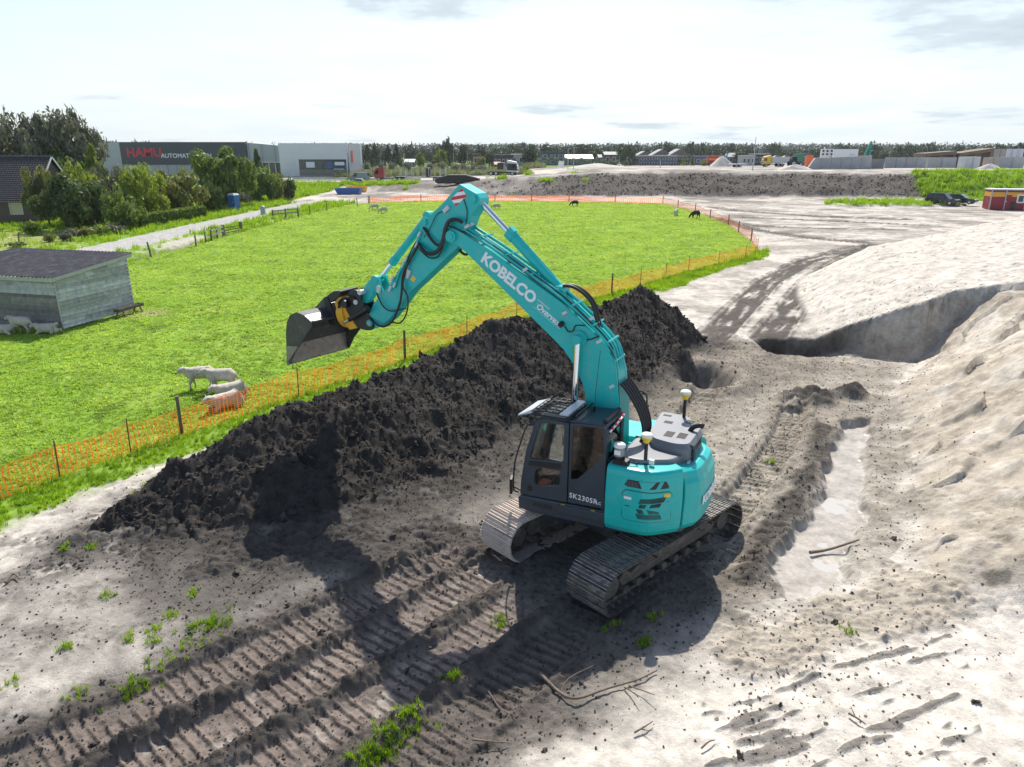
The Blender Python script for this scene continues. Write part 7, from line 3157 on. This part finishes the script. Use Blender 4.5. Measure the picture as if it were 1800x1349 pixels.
lamp_post(1323, 300, 243, 'tallest slim pole at the embankment edge left of the tipper truck', 0, 4, False, .12)
lamp_post(1364, 289, 257, 'pole right in front of the tipper truck', 0, 4, False, .10)
lamp_post(998, 308, 262, 'left one of two grey poles right of the green field', 0, 2.5, Y=182)
lamp_post(1008, 308, 260, 'right one of two grey poles right of the green field', 0, 2.5, Y=178)
lamp_post(1642, 291, 256, 'leaning pale pole in front of the timber decks', 1.2, 4, False, .10)
lamp_post(798, 305, 262, 'lamp post among the yellow machines beyond the crossing road', 0, .9)
lamp_post(774, 305, 264, 'lamp post left of the yellow machines', 0, .9)
lamp_post(822, 302, 270, 'lamp post right of the yellow machines', 0, .9)
lamp_post(1160, 298, 283, 'short pole on the sandy plateau before the blue houses', 0, 4, False, .12, 185)
lamp_post(1088, 305, 276, 'thin pole with red foot at the embankment shoulder', 0, 4, False, .07)
lamp_post(1548, 283, 264, 'left one of two poles behind the concrete wall end', 0, 4)
lamp_post(1556, 283, 266, 'right one of two poles behind the concrete wall end', 0, 4)
x, y, z = put(986, 299, 2)
m = MB()
m.box((0, 0, 1.2), (1.3, .06, 1.5), M=Matrix.Rotation(R(12), 4, 'Y'))
m.cyl((.6, .05, -.2), (.6, .05, 2.2), .05, 6)
o = m.build('site_sign', WHITE, None)
o.location = (x, y, z)
tag(o, 'small tilted white site sign at the edge of the green field', 'sign')
# guard rail along the crossing road
gr_a, gr_b = (xat(515, 178), 178.0), (xat(740, 176), 176.0)
zr = gz_at(*gr_a)
Lr = math.dist(gr_a, gr_b)
rail = empty('guard_rail', (gr_a[0], gr_a[1], zr), math.atan2(gr_b[1] - gr_a[1], gr_b[0] - gr_a[0]), 'low grey crash barrier along the crossing road', 'barrier')
m = MB()
m.box((Lr / 2, 0, .55), (Lr, .08, .30))
m.build('rail', mat('galvanised', (.30, .31, .33), .5, .5), rail)
for k in range(12):
    m = MB()
    m.box((Lr * (k + .5) / 12, .08, .3), (.1, .1, .7))
    m.build('post', POLE, rail)

# ---- machines and small buildings in the far middle
YMACH = mat('machine_yellow', (.55, .27, .04), .5)
for px, Y, rz, lab in ((760, 262, 0, 'yellow digger with low boom, left of the far yellow machines'), (812, 258, 0, 'yellow loader, right of the far yellow machines')):
    x = xat(px, Y, 1)
    dg = empty('yellow_machine', (x, Y, gz_at(x, Y)), R(rz), lab, 'machine')
    m = MB()
    m.box((0, 0, 1.9), (3.4, 2.4, 1.3))
    m.build('body', YMACH, dg, .15)
    m = MB()
    m.box((.6, 0, 2.9), (1.5, 1.6, 1.2))
    m.build('cab', CARGLASS, dg, .08)
    m = MB()
    m.bar((1.0, 0, 2.2), (3.8, 0, 3.2), .4)
    m.bar((3.8, 0, 3.2), (5.4, 0, 1.6), .35)
    m.build('boom', YMACH, dg)
    m = MB()
    m.box((0, 0, .55), (3.8, 2.6, 1.0))
    m.build('tracks', BLACK, dg, .3)


def far_house(px0, px1, base, eave, ridge, Y, wall, roof, label, wins=4, rows_=1, depth=9, gable=False, group=None, name='far_house', flat=False):
    zg = gz_at(xat((px0 + px1) / 2, Y), Y)
    x0, x1 = xat(px0, Y), xat(px1, Y)
    ze, zr = zat(eave, Y) - zg, zat(ridge, Y) - zg
    L = x1 - x0
    t = empty(name, (x0, Y, zg), 0, label, 'house', group)
    m = MB()
    m.box((L / 2, depth / 2, ze / 2 - .3), (L, depth, ze + .6))
    if gable:
        m.prism([(0, ze), (L, ze), (L / 2, zr)], 0.05, depth - .05)
    m.build('wall', wall, t)
    m = MB()
    if flat:
        m.box((L / 2, depth / 2, (ze + zr) / 2), (L + .4, depth + .4, max(.25, zr - ze)))
    elif gable:
        for s in (0, 1):
            xe = -.3 if s == 0 else L + .3
            m.add([(xe, -.3, ze - .1), (L / 2, -.3, zr + .15), (L / 2, depth + .3, zr + .15), (xe, depth + .3, ze - .1)], [(0, 1, 2, 3)])
    else:
        m.add([(-.3, -.4, ze - .05), (L + .3, -.4, ze - .05), (L + .3, depth / 2, zr), (-.3, depth / 2, zr)], [(0, 1, 2, 3)])
        m.add([(-.3, depth / 2, zr), (L + .3, depth / 2, zr), (L + .3, depth + .4, ze - .05), (-.3, depth + .4, ze - .05)], [(0, 1, 2, 3)])
    o = m.build('roof', roof, t)
    if not flat:
        o.modifiers.new('thick', 'SOLIDIFY').thickness = .2
    for r in range(rows_):
        for k in range(wins):
            hz0 = ze * (r + .32) / rows_
            w_ = L / wins * .6
            m = MB()
            m.box((L * (k + .5) / wins, -.03, hz0 + ze / rows_ * .22), (w_, .08, ze / rows_ * .48))
            f_ = m.build('window', WFRAME, t)
            m = MB()
            m.box((L * (k + .5) / wins, -.08, hz0 + ze / rows_ * .22), (w_ * .82, .04, ze / rows_ * .40))
            m.build('pane', PANE, f_)
    return t


W_BLU = mat('slate_blue_wall', (.085, .115, .16), .7, 0, var=.12, vscale=.3)
W_DRK = mat('dark_wall', (.04, .045, .055), .7, 0, var=.12, vscale=.3)
W_BRN = mat('brown_wall', (.12, .055, .045), .8, 0, var=.15, vscale=.3)
R_GRY = mat('grey_roof', (.24, .245, .25), .7, 0, var=.2, vscale=.4)
R_PAL = mat('pale_roof', (.36, .37, .38), .5, 0, var=.1, vscale=.4)
R_BRN = mat('brown_roof', (.16, .13, .115), .8, 0, var=.2, vscale=.4)
far_house(868, 902, 292, 276, 272, 330, W_DRK, W_DRK, 'dark flat house with small white windows beyond the green field', 5, 1, 10, flat=True)
far_house(893, 911, 292, 285, 280, 300, W_DRK, W_DRK, 'small black gabled shed in front of the dark flat house', 1, 1, 7, True)
far_house(899, 922, 291, 272, 271.5, 345, R_PAL, R_PAL, 'white hall behind the black gabled shed', 2, 1, 14, flat=True)
far_house(830, 845, 290, 272, 271.5, 335, W_BRN, W_DRK, 'brown block left of the dark flat house', 1, 1, 8, flat=True)
far_house(864, 878, 292, 289, 285, 300, W_BRN, mat('salmon_roof', (.42, .24, .20), .7), 'low shed with salmon roof beside the dark flat house', 1, 1, 6)
far_house(712, 728, 290, 285, 280, 330, W_BLU, R_PAL, 'little barn with pale roof among the trees right of the white building', 1, 1, 8)
far_house(951, 992, 290, 270, 267.5, 320, W_BLU, W_DRK, 'blue-grey two-storey block beyond the green field', 3, 2, 10, flat=True)
far_house(991, 1042, 290, 279, 272, 322, W_BLU, R_PAL, 'long low building with white roof beyond the green field', 5, 1, 14)
far_house(1052, 1063, 288, 277, 272, 330, W_BLU, R_GRY, 'small grey roofed house between the white roofed building and the brown one', 1, 1, 8)
far_house(1062, 1084, 290, 272, 267, 325, W_BRN, R_GRY, 'brown house with grey roof left of the blue terrace', 2, 1, 9)
far_house(1124, 1190, 294, 276, 273.5, 300, W_BLU, R_GRY, 'slate blue terrace with big windows and balconies on the sandy plateau', 7, 2, 9, flat=True, name='terrace')
far_house(1190, 1210, 294, 276, 275, 304, W_DRK, W_DRK, 'dark end house of the slate blue terrace', 2, 2, 9, flat=True)
far_house(1106, 1126, 293, 279, 277, 306, R_GRY, R_GRY, 'grey balcony block left of the slate blue terrace', 2, 3, 8, flat=True)
for px0, px1, e, r_, Y, lab in ((1118, 1145, 274, 267, 360, 'grey hipped roof behind the left end of the terrace'), (1143, 1180, 274, 263.5, 350, 'large grey gabled roof behind the middle of the terrace'),
                               (1172, 1212, 275, 263, 345, 'large grey gabled roof behind the right end of the terrace')):
    far_house(px0, px1, 292, e, r_, Y, R_BRN, R_GRY, lab, 2, 2, 10, True)
far_house(1221, 1264, 290, 277, 274.5, 330, W_BLU, W_BLU, 'blue flat house left of the small sand pile', 4, 1, 9, flat=True)
far_house(1268, 1300, 286, 276, 269, 400, R_BRN, R_GRY, 'pale roofed house behind the red lorry', 3, 1, 10)
far_house(1300, 1320, 286, 276, 269.5, 395, R_BRN, R_GRY, 'gabled house right of the red lorry', 1, 1, 9, True)
far_house(1303, 1325, 286, 275, 273.5, 290, R_PAL, R_PAL, 'white glazed pavilion right of the red lorry', 3, 1, 6, flat=True)
far_house(1325, 1352, 286, 272, 270.5, 295, W_DRK, R_PAL, 'dark glazed pavilion with pale flat roof left of the tipper truck', 4, 1, 8, flat=True)
far_house(1405, 1422, 284, 271, 270, 290, W_BLU, W_BLU, 'blue flat block right of the tractor', 2, 1, 8, flat=True)
strip('green_container', 'green container behind the tractor', 'container', 1398, 1412, 271.5, 279, 270, 3, mat('container_green', (.02, .16, .10), .5))
for i_, px in enumerate((1421, 1427)):
    o = strip('orange_cabin', '%s orange portable cabin between the tractor and the racks' % ('left', 'right')[i_], 'toilet', px - 3, px + 2.6, 273.5, 282, 200, 1.2, mat('orange_plastic', (.70, .13, .02), .5), 0, 'orange cabins behind the tractor')

# ---- far trees: a wood on the horizon, rows of trees, pollard willows
random.seed(21)
far_kinds = [('round', 420, .13, s) for s in (61, 62, 63, 64)]


def far_tree(px, Y, top, w, label, group, leaf='far', kind=None, stem=.03, name='tree', n=800, size=.085):
    k = random.choice(far_kinds)
    x = xat(px, Y)
    zg = .9
    D = Y * cP + CAM_H * sP
    tree(name, x, Y, zat(top, Y) - zg, w / F_PX * D, kind or 'round', leaf, label, group, n=n, size=size, seed=k[3], stem=stem, zg=float(zg))


for i_, (px, Y, top, w, k_) in enumerate(((648, 290, 256, 24, 'cone'), (661, 286, 254, 24, 'cone'), (684, 290, 257, 26, 'cone'), (698, 286, 256, 28, 'cone'))):
    far_tree(px, Y, top, w, 'dark cone-shaped tree right of the white building, %s from the left' % ORD[i_], 'cone-shaped trees by the stubble field', 'far', 'cone', .12, n=1200, size=.09)
far_tree(786, 300, 244.5, 34, 'tallest round dark tree above the yellow machines', None, 'far', n=1800, size=.07)
far_tree(776, 278, 263, 28, 'round green tree in front of the tallest dark tree', None, 'mid', n=1200, size=.08)
far_tree(815, 282, 257, 26, 'bushy tree right of the tallest dark tree', None, 'far', n=1100, size=.09)
far_tree(740, 285, 268, 22, 'small green tree left of the yellow machines', None, 'mid', n=900, size=.09)
far_tree(930, 302, 258, 28, 'dark bushy tree right of the white hall', None, 'far', n=1300, size=.08)
far_tree(861, 300, 266, 22, 'dark tree left of the dark flat house', None, 'far', n=1000, size=.09)
far_tree(846, 297, 273, 20, 'round olive tree right of the brown block', None, 'olive', n=800, size=.09)
far_tree(1100, 290, 253, 42, 'large uneven dark tree left of the blue terrace', None, 'far', 'loose', n=2200, size=.06)
far_tree(1364, 330, 249, 14, 'thin ragged tree rising above the tipper truck', None, 'far', 'loose', n=500, size=.09)
far_tree(1200, 292, 275, 12, 'light green slender tree before the terrace, left of two', None, 'lime', 'cone', n=700, size=.10)
far_tree(1216, 292, 274, 12, 'light green slender tree before the terrace, right of two', None, 'mid', 'cone', n=700, size=.10)
far_tree(1237, 288, 281, 18, 'round brownish bush at the foot of the small sand pile', None, 'olive', n=600, size=.1)
far_tree(725, 400, 249, 9, 'narrow poplar sticking out of the far wood', None, 'far', 'cone', n=500, size=.1)
# rows in the middle distance
for i in range(34):
    px = 628 + i * 12.5 + random.uniform(-7, 7)
    far_tree(px, 380 + random.uniform(-30, 60), 260 + random.uniform(-9, 8), random.uniform(18, 50), 'leafy tree in the long tree line behind the stubble field and the far houses', 'tree line left of the terrace')
for i in range(30):
    px = 955 + i * 12.5 + random.uniform(-7, 7)
    far_tree(px, 420 + random.uniform(-30, 60), 256 + random.uniform(-7, 9), random.uniform(18, 54), 'leafy tree in the tree line behind the blue terrace', 'tree line behind the terrace')
for i in range(46):
    px = 1330 + i * 11.5 + random.uniform(-7, 7)
    far_tree(px, 430 + random.uniform(-40, 80), 260 + random.uniform(-9, 7), random.uniform(18, 50), 'leafy tree in the tree line behind the building site on the right', 'tree line behind the site')
for i in range(10):
    px = 130 + i * 9 + random.uniform(-3, 3)
    far_tree(px * 1.0 + 60, 420, 248 + random.uniform(-1, 2), 20, 'distant tree seen above the warehouse roof', 'trees above the warehouse', 'blue')
for k, (px, top, w) in enumerate(((1680, 251, 22), (1800, 253, 40), (1795, 250, 60), (1758, 252, 20), (1575, 254, 20), (1530, 263, 30))):
    far_tree(px, 340, top, w, 'taller tree standing out of the right tree line, number %s from its left end' % ('three', 'five', 'six', 'four', 'two', 'one')[k], None, 'far', 'loose' if w < 25 else 'round', n=900, size=.09)
# one wood along the horizon
g = np.random.default_rng(5)
n = 45000
ph = g.uniform(-.80, .80, n)
rr = g.uniform(850, 1500, n)
xw, yw = rr * np.tan(ph), rr
hh = (11.5 + 4 * perlin(xw * .012, yw * .012, 5) + 3 * perlin(xw * .05, yw * .05, 6)) * (rr / 1000)
zw = hh * g.random(n) ** .45 + 1
pp = np.stack([xw, yw, zw], -1)
s = 1.7 * (.6 + .8 * g.random((n, 1)))
d1, d2 = g.normal(size=(n, 3)), g.normal(size=(n, 3))
d1 /= np.linalg.norm(d1, axis=1)[:, None]
d2 /= np.linalg.norm(d2, axis=1)[:, None]
v = np.stack([pp - d1 * s, pp + d2 * s, pp + d1 * s, pp - d2 * s], 1).reshape(-1, 3)
me = bpy.data.meshes.new('far_wood')
me.vertices.add(n * 4)
me.vertices.foreach_set('co', v.astype(np.float32).ravel())
me.loops.add(n * 4)
me.loops.foreach_set('vertex_index', np.arange(n * 4, dtype=np.int32))
me.polygons.add(n)
me.polygons.foreach_set('loop_start', np.arange(0, n * 4, 4, dtype=np.int32))
me.polygons.foreach_set('loop_total', np.full(n, 4, np.int32))
me.update(calc_edges=True)
me.materials.append(LEAF['blue'])
tag(meshobj('far_wood', me), 'blue-green wood along the whole horizon', None, None, 'stuff')
# pollard willows
for k, (px, base) in enumerate(((646, 298), (672, 298), (690, 299), (717, 299), (757, 300), (778, 301), (800, 302), (815, 304), (822, 306), (831, 304), (845, 305), (852, 307),
                                (948, 289), (962, 289), (977, 288), (993, 289), (1008, 289), (1021, 289), (1035, 290), (1048, 290), (1060, 291), (1072, 292), (1083, 293), (1096, 295))):
    Y = 228 + (k % 3) * 3 if k < 12 else 285
    x = xat(px, Y)
    zg = gz_at(x, Y)
    hpx = 17 if k < 12 else 13
    h = zat(base - hpx, Y) - zg
    grp = 'pollard willows along the crossing road' if k < 12 else 'round pollard willows before the far houses'
    lab = ('silvery pollard willow in the scrub along the crossing road, %s from the left' if k < 12 else 'round pollard willow in the row before the far houses, %s from the left') % ORD[k % 12]
    tree('pollard_willow', x, Y, h, (15 if k < 12 else 11) / F_PX * (Y * cP + 2.5), 'round', 'silver', lab, grp, n=700, size=.09, seed=71 + k % 2, stem=.18 if k >= 12 else .05, zg=zg)

# ================================================================== what nobody could count: clods, grass, weeds
def scatter(name, label, sources, x, y, z, scale, rot, pick, material=None, tilt=0.0):
    """One object that sets copies of a few small meshes on many points (geometry nodes)."""
    n = len(x)
    me = bpy.data.meshes.new(name)
    me.vertices.add(n)
    me.vertices.foreach_set('co', np.stack([x, y, z], -1).astype(np.float32).ravel())
    a = me.attributes.new('size', 'FLOAT_VECTOR', 'POINT')
    a.data.foreach_set('vector', np.asarray(scale, np.float32).ravel())
    a = me.attributes.new('turn', 'FLOAT_VECTOR', 'POINT')
    a.data.foreach_set('vector', np.asarray(rot, np.float32).ravel())
    a = me.attributes.new('pick', 'INT', 'POINT')
    a.data.foreach_set('value', np.asarray(pick, np.int32))
    o = meshobj(name, me)
    ng = bpy.data.node_groups.new(name, 'GeometryNodeTree')
    ng.interface.new_socket('Geometry', in_out='INPUT', socket_type='NodeSocketGeometry')
    ng.interface.new_socket('Geometry', in_out='OUTPUT', socket_type='NodeSocketGeometry')
    N, L = ng.nodes, ng.links
    gi, go = N.new('NodeGroupInput'), N.new('NodeGroupOutput')
    join = N.new('GeometryNodeJoinGeometry')

    def attr(nm, ty):
        q = N.new('GeometryNodeInputNamedAttribute')
        q.data_type = ty
        q.inputs['Name'].default_value = nm
        return q.outputs['Attribute']
    for k, src in enumerate(sources):
        so = bpy.data.objects.new(name + '_piece', src)
        oi = N.new('GeometryNodeObjectInfo')
        oi.inputs['Object'].default_value = so
        oi.inputs['As Instance'].default_value = True
        ip = N.new('GeometryNodeInstanceOnPoints')
        cmp_ = N.new('FunctionNodeCompare')
        cmp_.data_type = 'INT'
        cmp_.operation = 'EQUAL'
        L.new(attr('pick', 'INT'), cmp_.inputs[2])
        cmp_.inputs[3].default_value = k
        L.new(gi.outputs[0], ip.inputs['Points'])
        L.new(cmp_.outputs[0], ip.inputs['Selection'])
        L.new(oi.outputs['Geometry'], ip.inputs['Instance'])
        er = N.new('FunctionNodeEulerToRotation')
        L.new(attr('turn', 'FLOAT_VECTOR'), er.inputs[0])
        L.new(er.outputs[0], ip.inputs['Rotation'])
        L.new(attr('size', 'FLOAT_VECTOR'), ip.inputs['Scale'])
        L.new(ip.outputs[0], join.inputs[0])
    L.new(join.outputs[0], go.inputs[0])
    o.modifiers.new('scatter', 'NODES').node_group = ng
    return tag(o, label, None, None, 'stuff')


def clod_mesh(seed, material):
    bm = bmesh.new()
    bmesh.ops.create_icosphere(bm, subdivisions=2, radius=1.0)
    g = random.Random(seed)
    ax = [Vector((g.gauss(0, 1), g.gauss(0, 1), g.gauss(0, 1))).normalized() for _ in range(7)]
    for v in bm.verts:
        p = v.co.copy()
        s = 1.0
        for i, a in enumerate(ax):
            s += .16 * math.sin(3.1 * p.dot(a) * (1 + .4 * i) + i)
            d = p.dot(a)
            if d > .62:
                s -= (d - .62) * .8                    # broken flat faces
        v.co = p * s
        v.co.z *= .8
    me = bpy.data.meshes.new('clod')
    bm.to_mesh(me)
    bm.free()
    me.materials.append(material)
    return me


def blade_mesh(seed, blades, spread, material, bend=.5, wide=.06):
    """Tuft of bent tapering blades, unit height."""
    g = random.Random(seed)
    m = MB()
    for _ in range(blades):
        a, r = g.random() * 6.28, spread * math.sqrt(g.random())
        bx, by = r * math.cos(a), r * math.sin(a)
        d = g.random() * 6.28
        h = .55 + .45 * g.random()
        lean = bend * (.4 + .8 * g.random())
        w = wide * (.7 + .6 * g.random())
        dx, dy = math.cos(d), math.sin(d)
        sx, sy = -dy * w, dx * w
        m.add([(bx - sx, by - sy, -.05), (bx + sx, by + sy, -.05), (bx + dx * lean * .35 + sx * .7, by + dy * lean * .35 + sy * .7, h * .6), (bx + dx * lean * .35 - sx * .7, by + dy * lean * .35 - sy * .7, h * .6),
               (bx + dx * lean, by + dy * lean, h)], [(0, 1, 2, 3), (3, 2, 4)])
    return m.mesh('tuft', material)


GRASS_A = leaf_mat('pasture_blade', (.18, .31, .032), (.40, .53, .10), .55, .35)
GRASS_B = leaf_mat('verge_blade', (.105, .21, .015), (.25, .40, .035), .5, .9)
SOILM = mat('soil_clod', (.056, .050, .045), .95, 0, var=.45, vscale=1.5, bump=.8, bscale=3, spec=.1)
SOILG = mat('grey_clod', (.10, .09, .078), .95, 0, var=.4, vscale=1.5, bump=.8, bscale=3, spec=.1)
EMBC = mat('embankment_clod', (.10, .09, .08), .95, 0, var=.4, vscale=1.5, spec=.1)
SANDC = mat('sand_clod', (.30, .26, .21), .95, 0, var=.3, vscale=1.5, bump=.8, bscale=3, spec=.1)


def points_where(n, x0, x1, y0, y1, test, seed, power=1.0, pre=None):
    g = np.random.default_rng(seed)
    y = y0 + (y1 - y0) * g.random(n) ** power
    x = x0 + (x1 - x0) * g.random(n)
    ok = np.abs(x) < 5.0 + .85 * y
    if pre is not None:
        ok &= pre(x, y)
    x, y = x[ok], y[ok]
    z, col, rough, reg, wet, grass = terrain(x, y)
    keep = test(x, y, z, col, reg, wet, grass, g.random(len(x)))
    return x[keep], y[keep], z[keep], g, int(keep.sum())


def eul(g, n, t=1.0):
    return np.stack([g.uniform(-t, t, n), g.uniform(-t, t, n), g.uniform(0, 6.28, n)], -1)


# clods on the black bank
x, y, z, g, n = points_where(60000, -11, 10, 11.5, 34, lambda x, y, z, c, r, w, gr, q: (r == 2), 1, pre=lambda x, y: polyline(x, y, CREST)[0] < 4.8)
s = .018 + .045 * g.random(n) ** 3 + .13 * (g.random(n) < .02) * g.random(n)
scatter('soil_clods', 'countless black soil clods lying over the bank', [clod_mesh(k, SOILM) for k in range(4)], x, y, z + s * .15, np.stack([s, s * g.uniform(.7, 1.2, n), s * g.uniform(.6, 1, n)], -1), eul(g, n, .8), g.integers(0, 4, n))
# crumbs over the worked ground and below the bank
lumin = lambda c: c.mean(0)
x, y, z, g, n = points_where(85000, -12, 13, 7, 30, lambda x, y, z, c, r, w, gr, q: (r == 0) & (w < .1) & (gr < .2) & (q < np.interp(lumin(c), [.03, .10, .25, .5], [.95, .6, .16, .035])), 2, 1.3)
s = .008 + .020 * g.random(n) ** 2.5 + .05 * (g.random(n) < .02) * g.random(n)
scatter('dirt_crumbs', 'countless small dark crumbs of soil over the worked ground', [clod_mesh(k + 10, SOILG if k else SOILM) for k in range(3)], x, y, z + s * .2, np.stack([s, s, s * .8], -1), eul(g, n, .8), g.integers(0, 3, n))
x, y, z, g, n = points_where(22000, 3, 20, 7, 32, lambda x, y, z, c, r, w, gr, q: (w < .1) & (lumin(c) > .16) & (gr < .1) & ((r == 0) | (r == 3)) & (q < np.interp(x - .6 * y, [-8, -2, 2], [.6, .7, .06])), 3, 1.2)
s = .010 + .028 * g.random(n) ** 3
scatter('sand_crumbs', 'countless damp crumbs of sand below the dug face', [clod_mesh(k + 20, SANDC) for k in range(3)], x, y, z + s * .2, np.stack([s, s, s * .8], -1), eul(g, n, .8), g.integers(0, 3, n))

# pasture turf
tA = [blade_mesh(k, 9, .55, GRASS_A, .7, .10) for k in range(4)]
x, y, z, g, n = points_where(330000, -34, 28, 13, 122, lambda x, y, z, c, r, w, gr, q: (r == 1) & (q < np.interp(y, [14, 30, 55, 80, 120], [1, .7, .45, .3, .2])), 4, 1.4, lambda x, y: inside(x, y, PASTURE))
patch_n = .5 + .5 * fbm(x, y, .5, 3, 300) + .4 * fbm(x, y, 2.2, 2, 301)
s = (.045 + .045 * np.clip(patch_n, 0, 1.3)) * g.uniform(.7, 1.3, n) * np.interp(y, [14, 60, 120], [1, 1.5, 2.2])
scatter('pasture_grass', 'short bright green grass covering the pasture', tA, x, y, z, np.stack([s * 1.5, s * 1.5, s], -1), eul(g, n, .15), g.integers(0, 4, n))
x, y, z, g, n = points_where(5200, -34, 28, 13, 118, lambda x, y, z, c, r, w, gr, q: (r == 1) & (fbm(x, y, .3, 3, 320) > -.1), 14, 1.1, lambda x, y: inside(x, y, PASTURE))
s = g.uniform(.07, .17, n)
scatter('field_tufts', 'darker ungrazed tufts scattered over the pasture', [blade_mesh(k + 80, 14, .7, LEAF['mid'] if k else GRASS_B, .5, .06) for k in range(3)], x, y, z, np.stack([s * 1.3, s * 1.3, s], -1), eul(g, n, .2), g.integers(0, 3, n))
# taller uncut grass outside the netting and along its foot, tufts on the bare ground
tB = [blade_mesh(k + 30, 12, .35, GRASS_B, .55, .045) for k in range(4)]
x, y, z, g, n = points_where(160000, -20, 26, 9, 60, lambda x, y, z, c, r, w, gr, q: (r == 0) & (gr > .45) & (x > -22), 5, 1.0, lambda x, y: polyline(x, y, FENCE)[0] < 3)
s = .10 + .14 * g.random(n) * np.clip(.6 + fbm(x, y, .8, 3, 310), .2, 1.4)
scatter('verge_grass', 'long uncut grass between the netting and the soil bank', tB, x, y, z, np.stack([s, s, s], -1), eul(g, n, .25), g.integers(0, 4, n))
spots = [(340, 1045), (347, 1098), (165, 968), (228, 1128), (275, 1108), (265, 1130), (135, 1215), (222, 1205), (880, 1075), (876, 1085), (1082, 1098), (1130, 1125), (1132, 1120), (800, 1185), (797, 1195), (22, 1200),
         (1356, 805), (1358, 808), (190, 1050), (118, 972), (118, 1140), (365, 1100), (265, 850), (280, 845), (240, 870), (390, 1090), (300, 1085), (1495, 1115), (1150, 1080)]
g = np.random.default_rng(9)
tx, ty = [], []
for px, py in spots:
    cx, cy, _ = G(px, py)
    k = 9
    tx += list(cx + g.normal(size=k) * .07)
    ty += list(cy + g.normal(size=k) * .07)
for k in range(150):                                    # the grassy rib left of the bottom middle
    t = g.random()
    cx, cy, _ = G(620 + 115 * t + g.normal() * 14, 1345 - 95 * t + g.normal() * 14)
    tx.append(cx)
    ty.append(cy)
for k in range(60):
    t = g.random()
    cx, cy, _ = G(200 + 190 * t + g.normal() * 16, 1225 - 140 * t + g.normal() * 10)
    tx.append(cx)
    ty.append(cy)
for k in range(60):
    cx, cy, _ = G(g.uniform(1400, 1540), g.uniform(430, 640))
    tx.append(cx)
    ty.append(cy)
tx, ty = np.array(tx), np.array(ty)
tz = terrain(tx, ty)[0]
s = .06 + .09 * g.random(len(tx))
scatter('grass_tufts', 'scattered green grass tufts on the bare ground', tB, tx, ty, tz, np.stack([s, s, s], -1), eul(g, len(tx), .3), g.integers(0, 4, len(tx)))
# rough growth: lane verges, ditch, green mound, weeds on the far slopes
tC = [blade_mesh(k + 50, 14, .6, GRASS_B, .5, .05) for k in range(3)]
x, y, z, g, n = points_where(55000, -60, 110, 40, 165, lambda x, y, z, c, r, w, gr, q: (r != 1) & (c[1] > c[0] * 1.18) & (c[1] > .03), 6, .8)
s = (.25 + .45 * g.random(n)) * np.interp(y, [40, 100, 165], [.7, 1.2, 1.7])
scatter('rough_grass', 'rough green growth on verges, ditch sides and far slopes', tC, x, y, z, np.stack([s, s, s], -1), eul(g, n, .25), g.integers(0, 3, n))
x, y, z, g, n = points_where(12000, -70, 10, 190, 285, lambda x, y, z, c, r, w, gr, q: (c[1] > c[0] * 1.18) & (x > -48) & (y < 262), 7, 1.0)
s = .7 + 1.3 * g.random(n)
scatter('scrub', 'pale green scrub and reeds beyond the crossing road', [blade_mesh(k + 60, 14, .7, LEAF['olive'] if k else LEAF['silver'], .4, .07) for k in range(3)], x, y, z, np.stack([s, s, s], -1), eul(g, n, .2), g.integers(0, 3, n))
x, y, z, g, n = points_where(40000, -8, 110, 118, 150, lambda x, y, z, c, r, w, gr, q: (r == 5) & (lumin(c) < .16) & (q < .6), 8, 1.0)
s = .05 + .15 * g.random(n) ** 3
scatter('embankment_clods', 'countless dark clods over the far embankment', [clod_mesh(k + 40, EMBC) for k in range(3)], x, y, z, np.stack([s, s, s * .7], -1), eul(g, n, .8), g.integers(0, 3, n))

# ---- standing water on the floor of the trench
WATER = bpy.data.materials.new('sky_pale_water')
WATER.use_nodes = True
wb = WATER.node_tree.nodes['Principled BSDF']
wb.inputs['Base Color'].default_value = (.46, .44, .41, 1)  # pale base colour stands in for the bright sky mirrored in the water
wb.inputs['Roughness'].default_value = .06
wb.inputs['IOR'].default_value = 1.33
for cx, cy, rx, ry, rz in ((5.9, 12.6, .75, 1.5, -.5), (7.9, 15.6, .6, 1.4, -.5), (9.9, 19.2, .55, 1.0, -.45)):
    m = MB()
    k = 40
    ring = []
    for i in range(k):
        a = 6.283 * i / k
        r = 1 + .18 * math.sin(3 * a + cx) + .1 * math.sin(7 * a + cy)
        ring.append((rx * r * math.cos(a), ry * r * math.sin(a), 0))
    m.add(ring, [tuple(range(k))])
    o = m.build('puddle', WATER)
    o.location, o.rotation_euler = (cx, cy, -.218), (0, 0, rz)
    tag(o, 'shallow puddle on the wet trench floor', None, None, 'structure')

# ================================================================== the air: thin even haze over the whole site
m = MB()
m.add([(-7000, -120, -3), (7000, -120, -3), (7000, 7200, -3), (-7000, 7200, -3), (-7000, -120, 30), (7000, -120, 30), (7000, 7200, 30), (-7000, 7200, 30)],
      [(3, 2, 1, 0), (4, 5, 6, 7), (0, 1, 5, 4), (1, 2, 6, 5), (2, 3, 7, 6), (3, 0, 4, 7)])
AIR = bpy.data.materials.new('hazy_air')
AIR.use_nodes = True
an_ = AIR.node_tree.nodes
an_.clear()
ao = an_.new('ShaderNodeOutputMaterial')
av = an_.new('ShaderNodeVolumePrincipled')
av.inputs['Color'].default_value = (.86, .92, 1.0, 1)
av.inputs['Density'].default_value = .00011
av.inputs['Anisotropy'].default_value = .3
AIR.node_tree.links.new(av.outputs[0], ao.inputs['Volume'])
tag(m.build('haze', AIR), 'thin pale haze over the whole site', None, None, 'stuff')
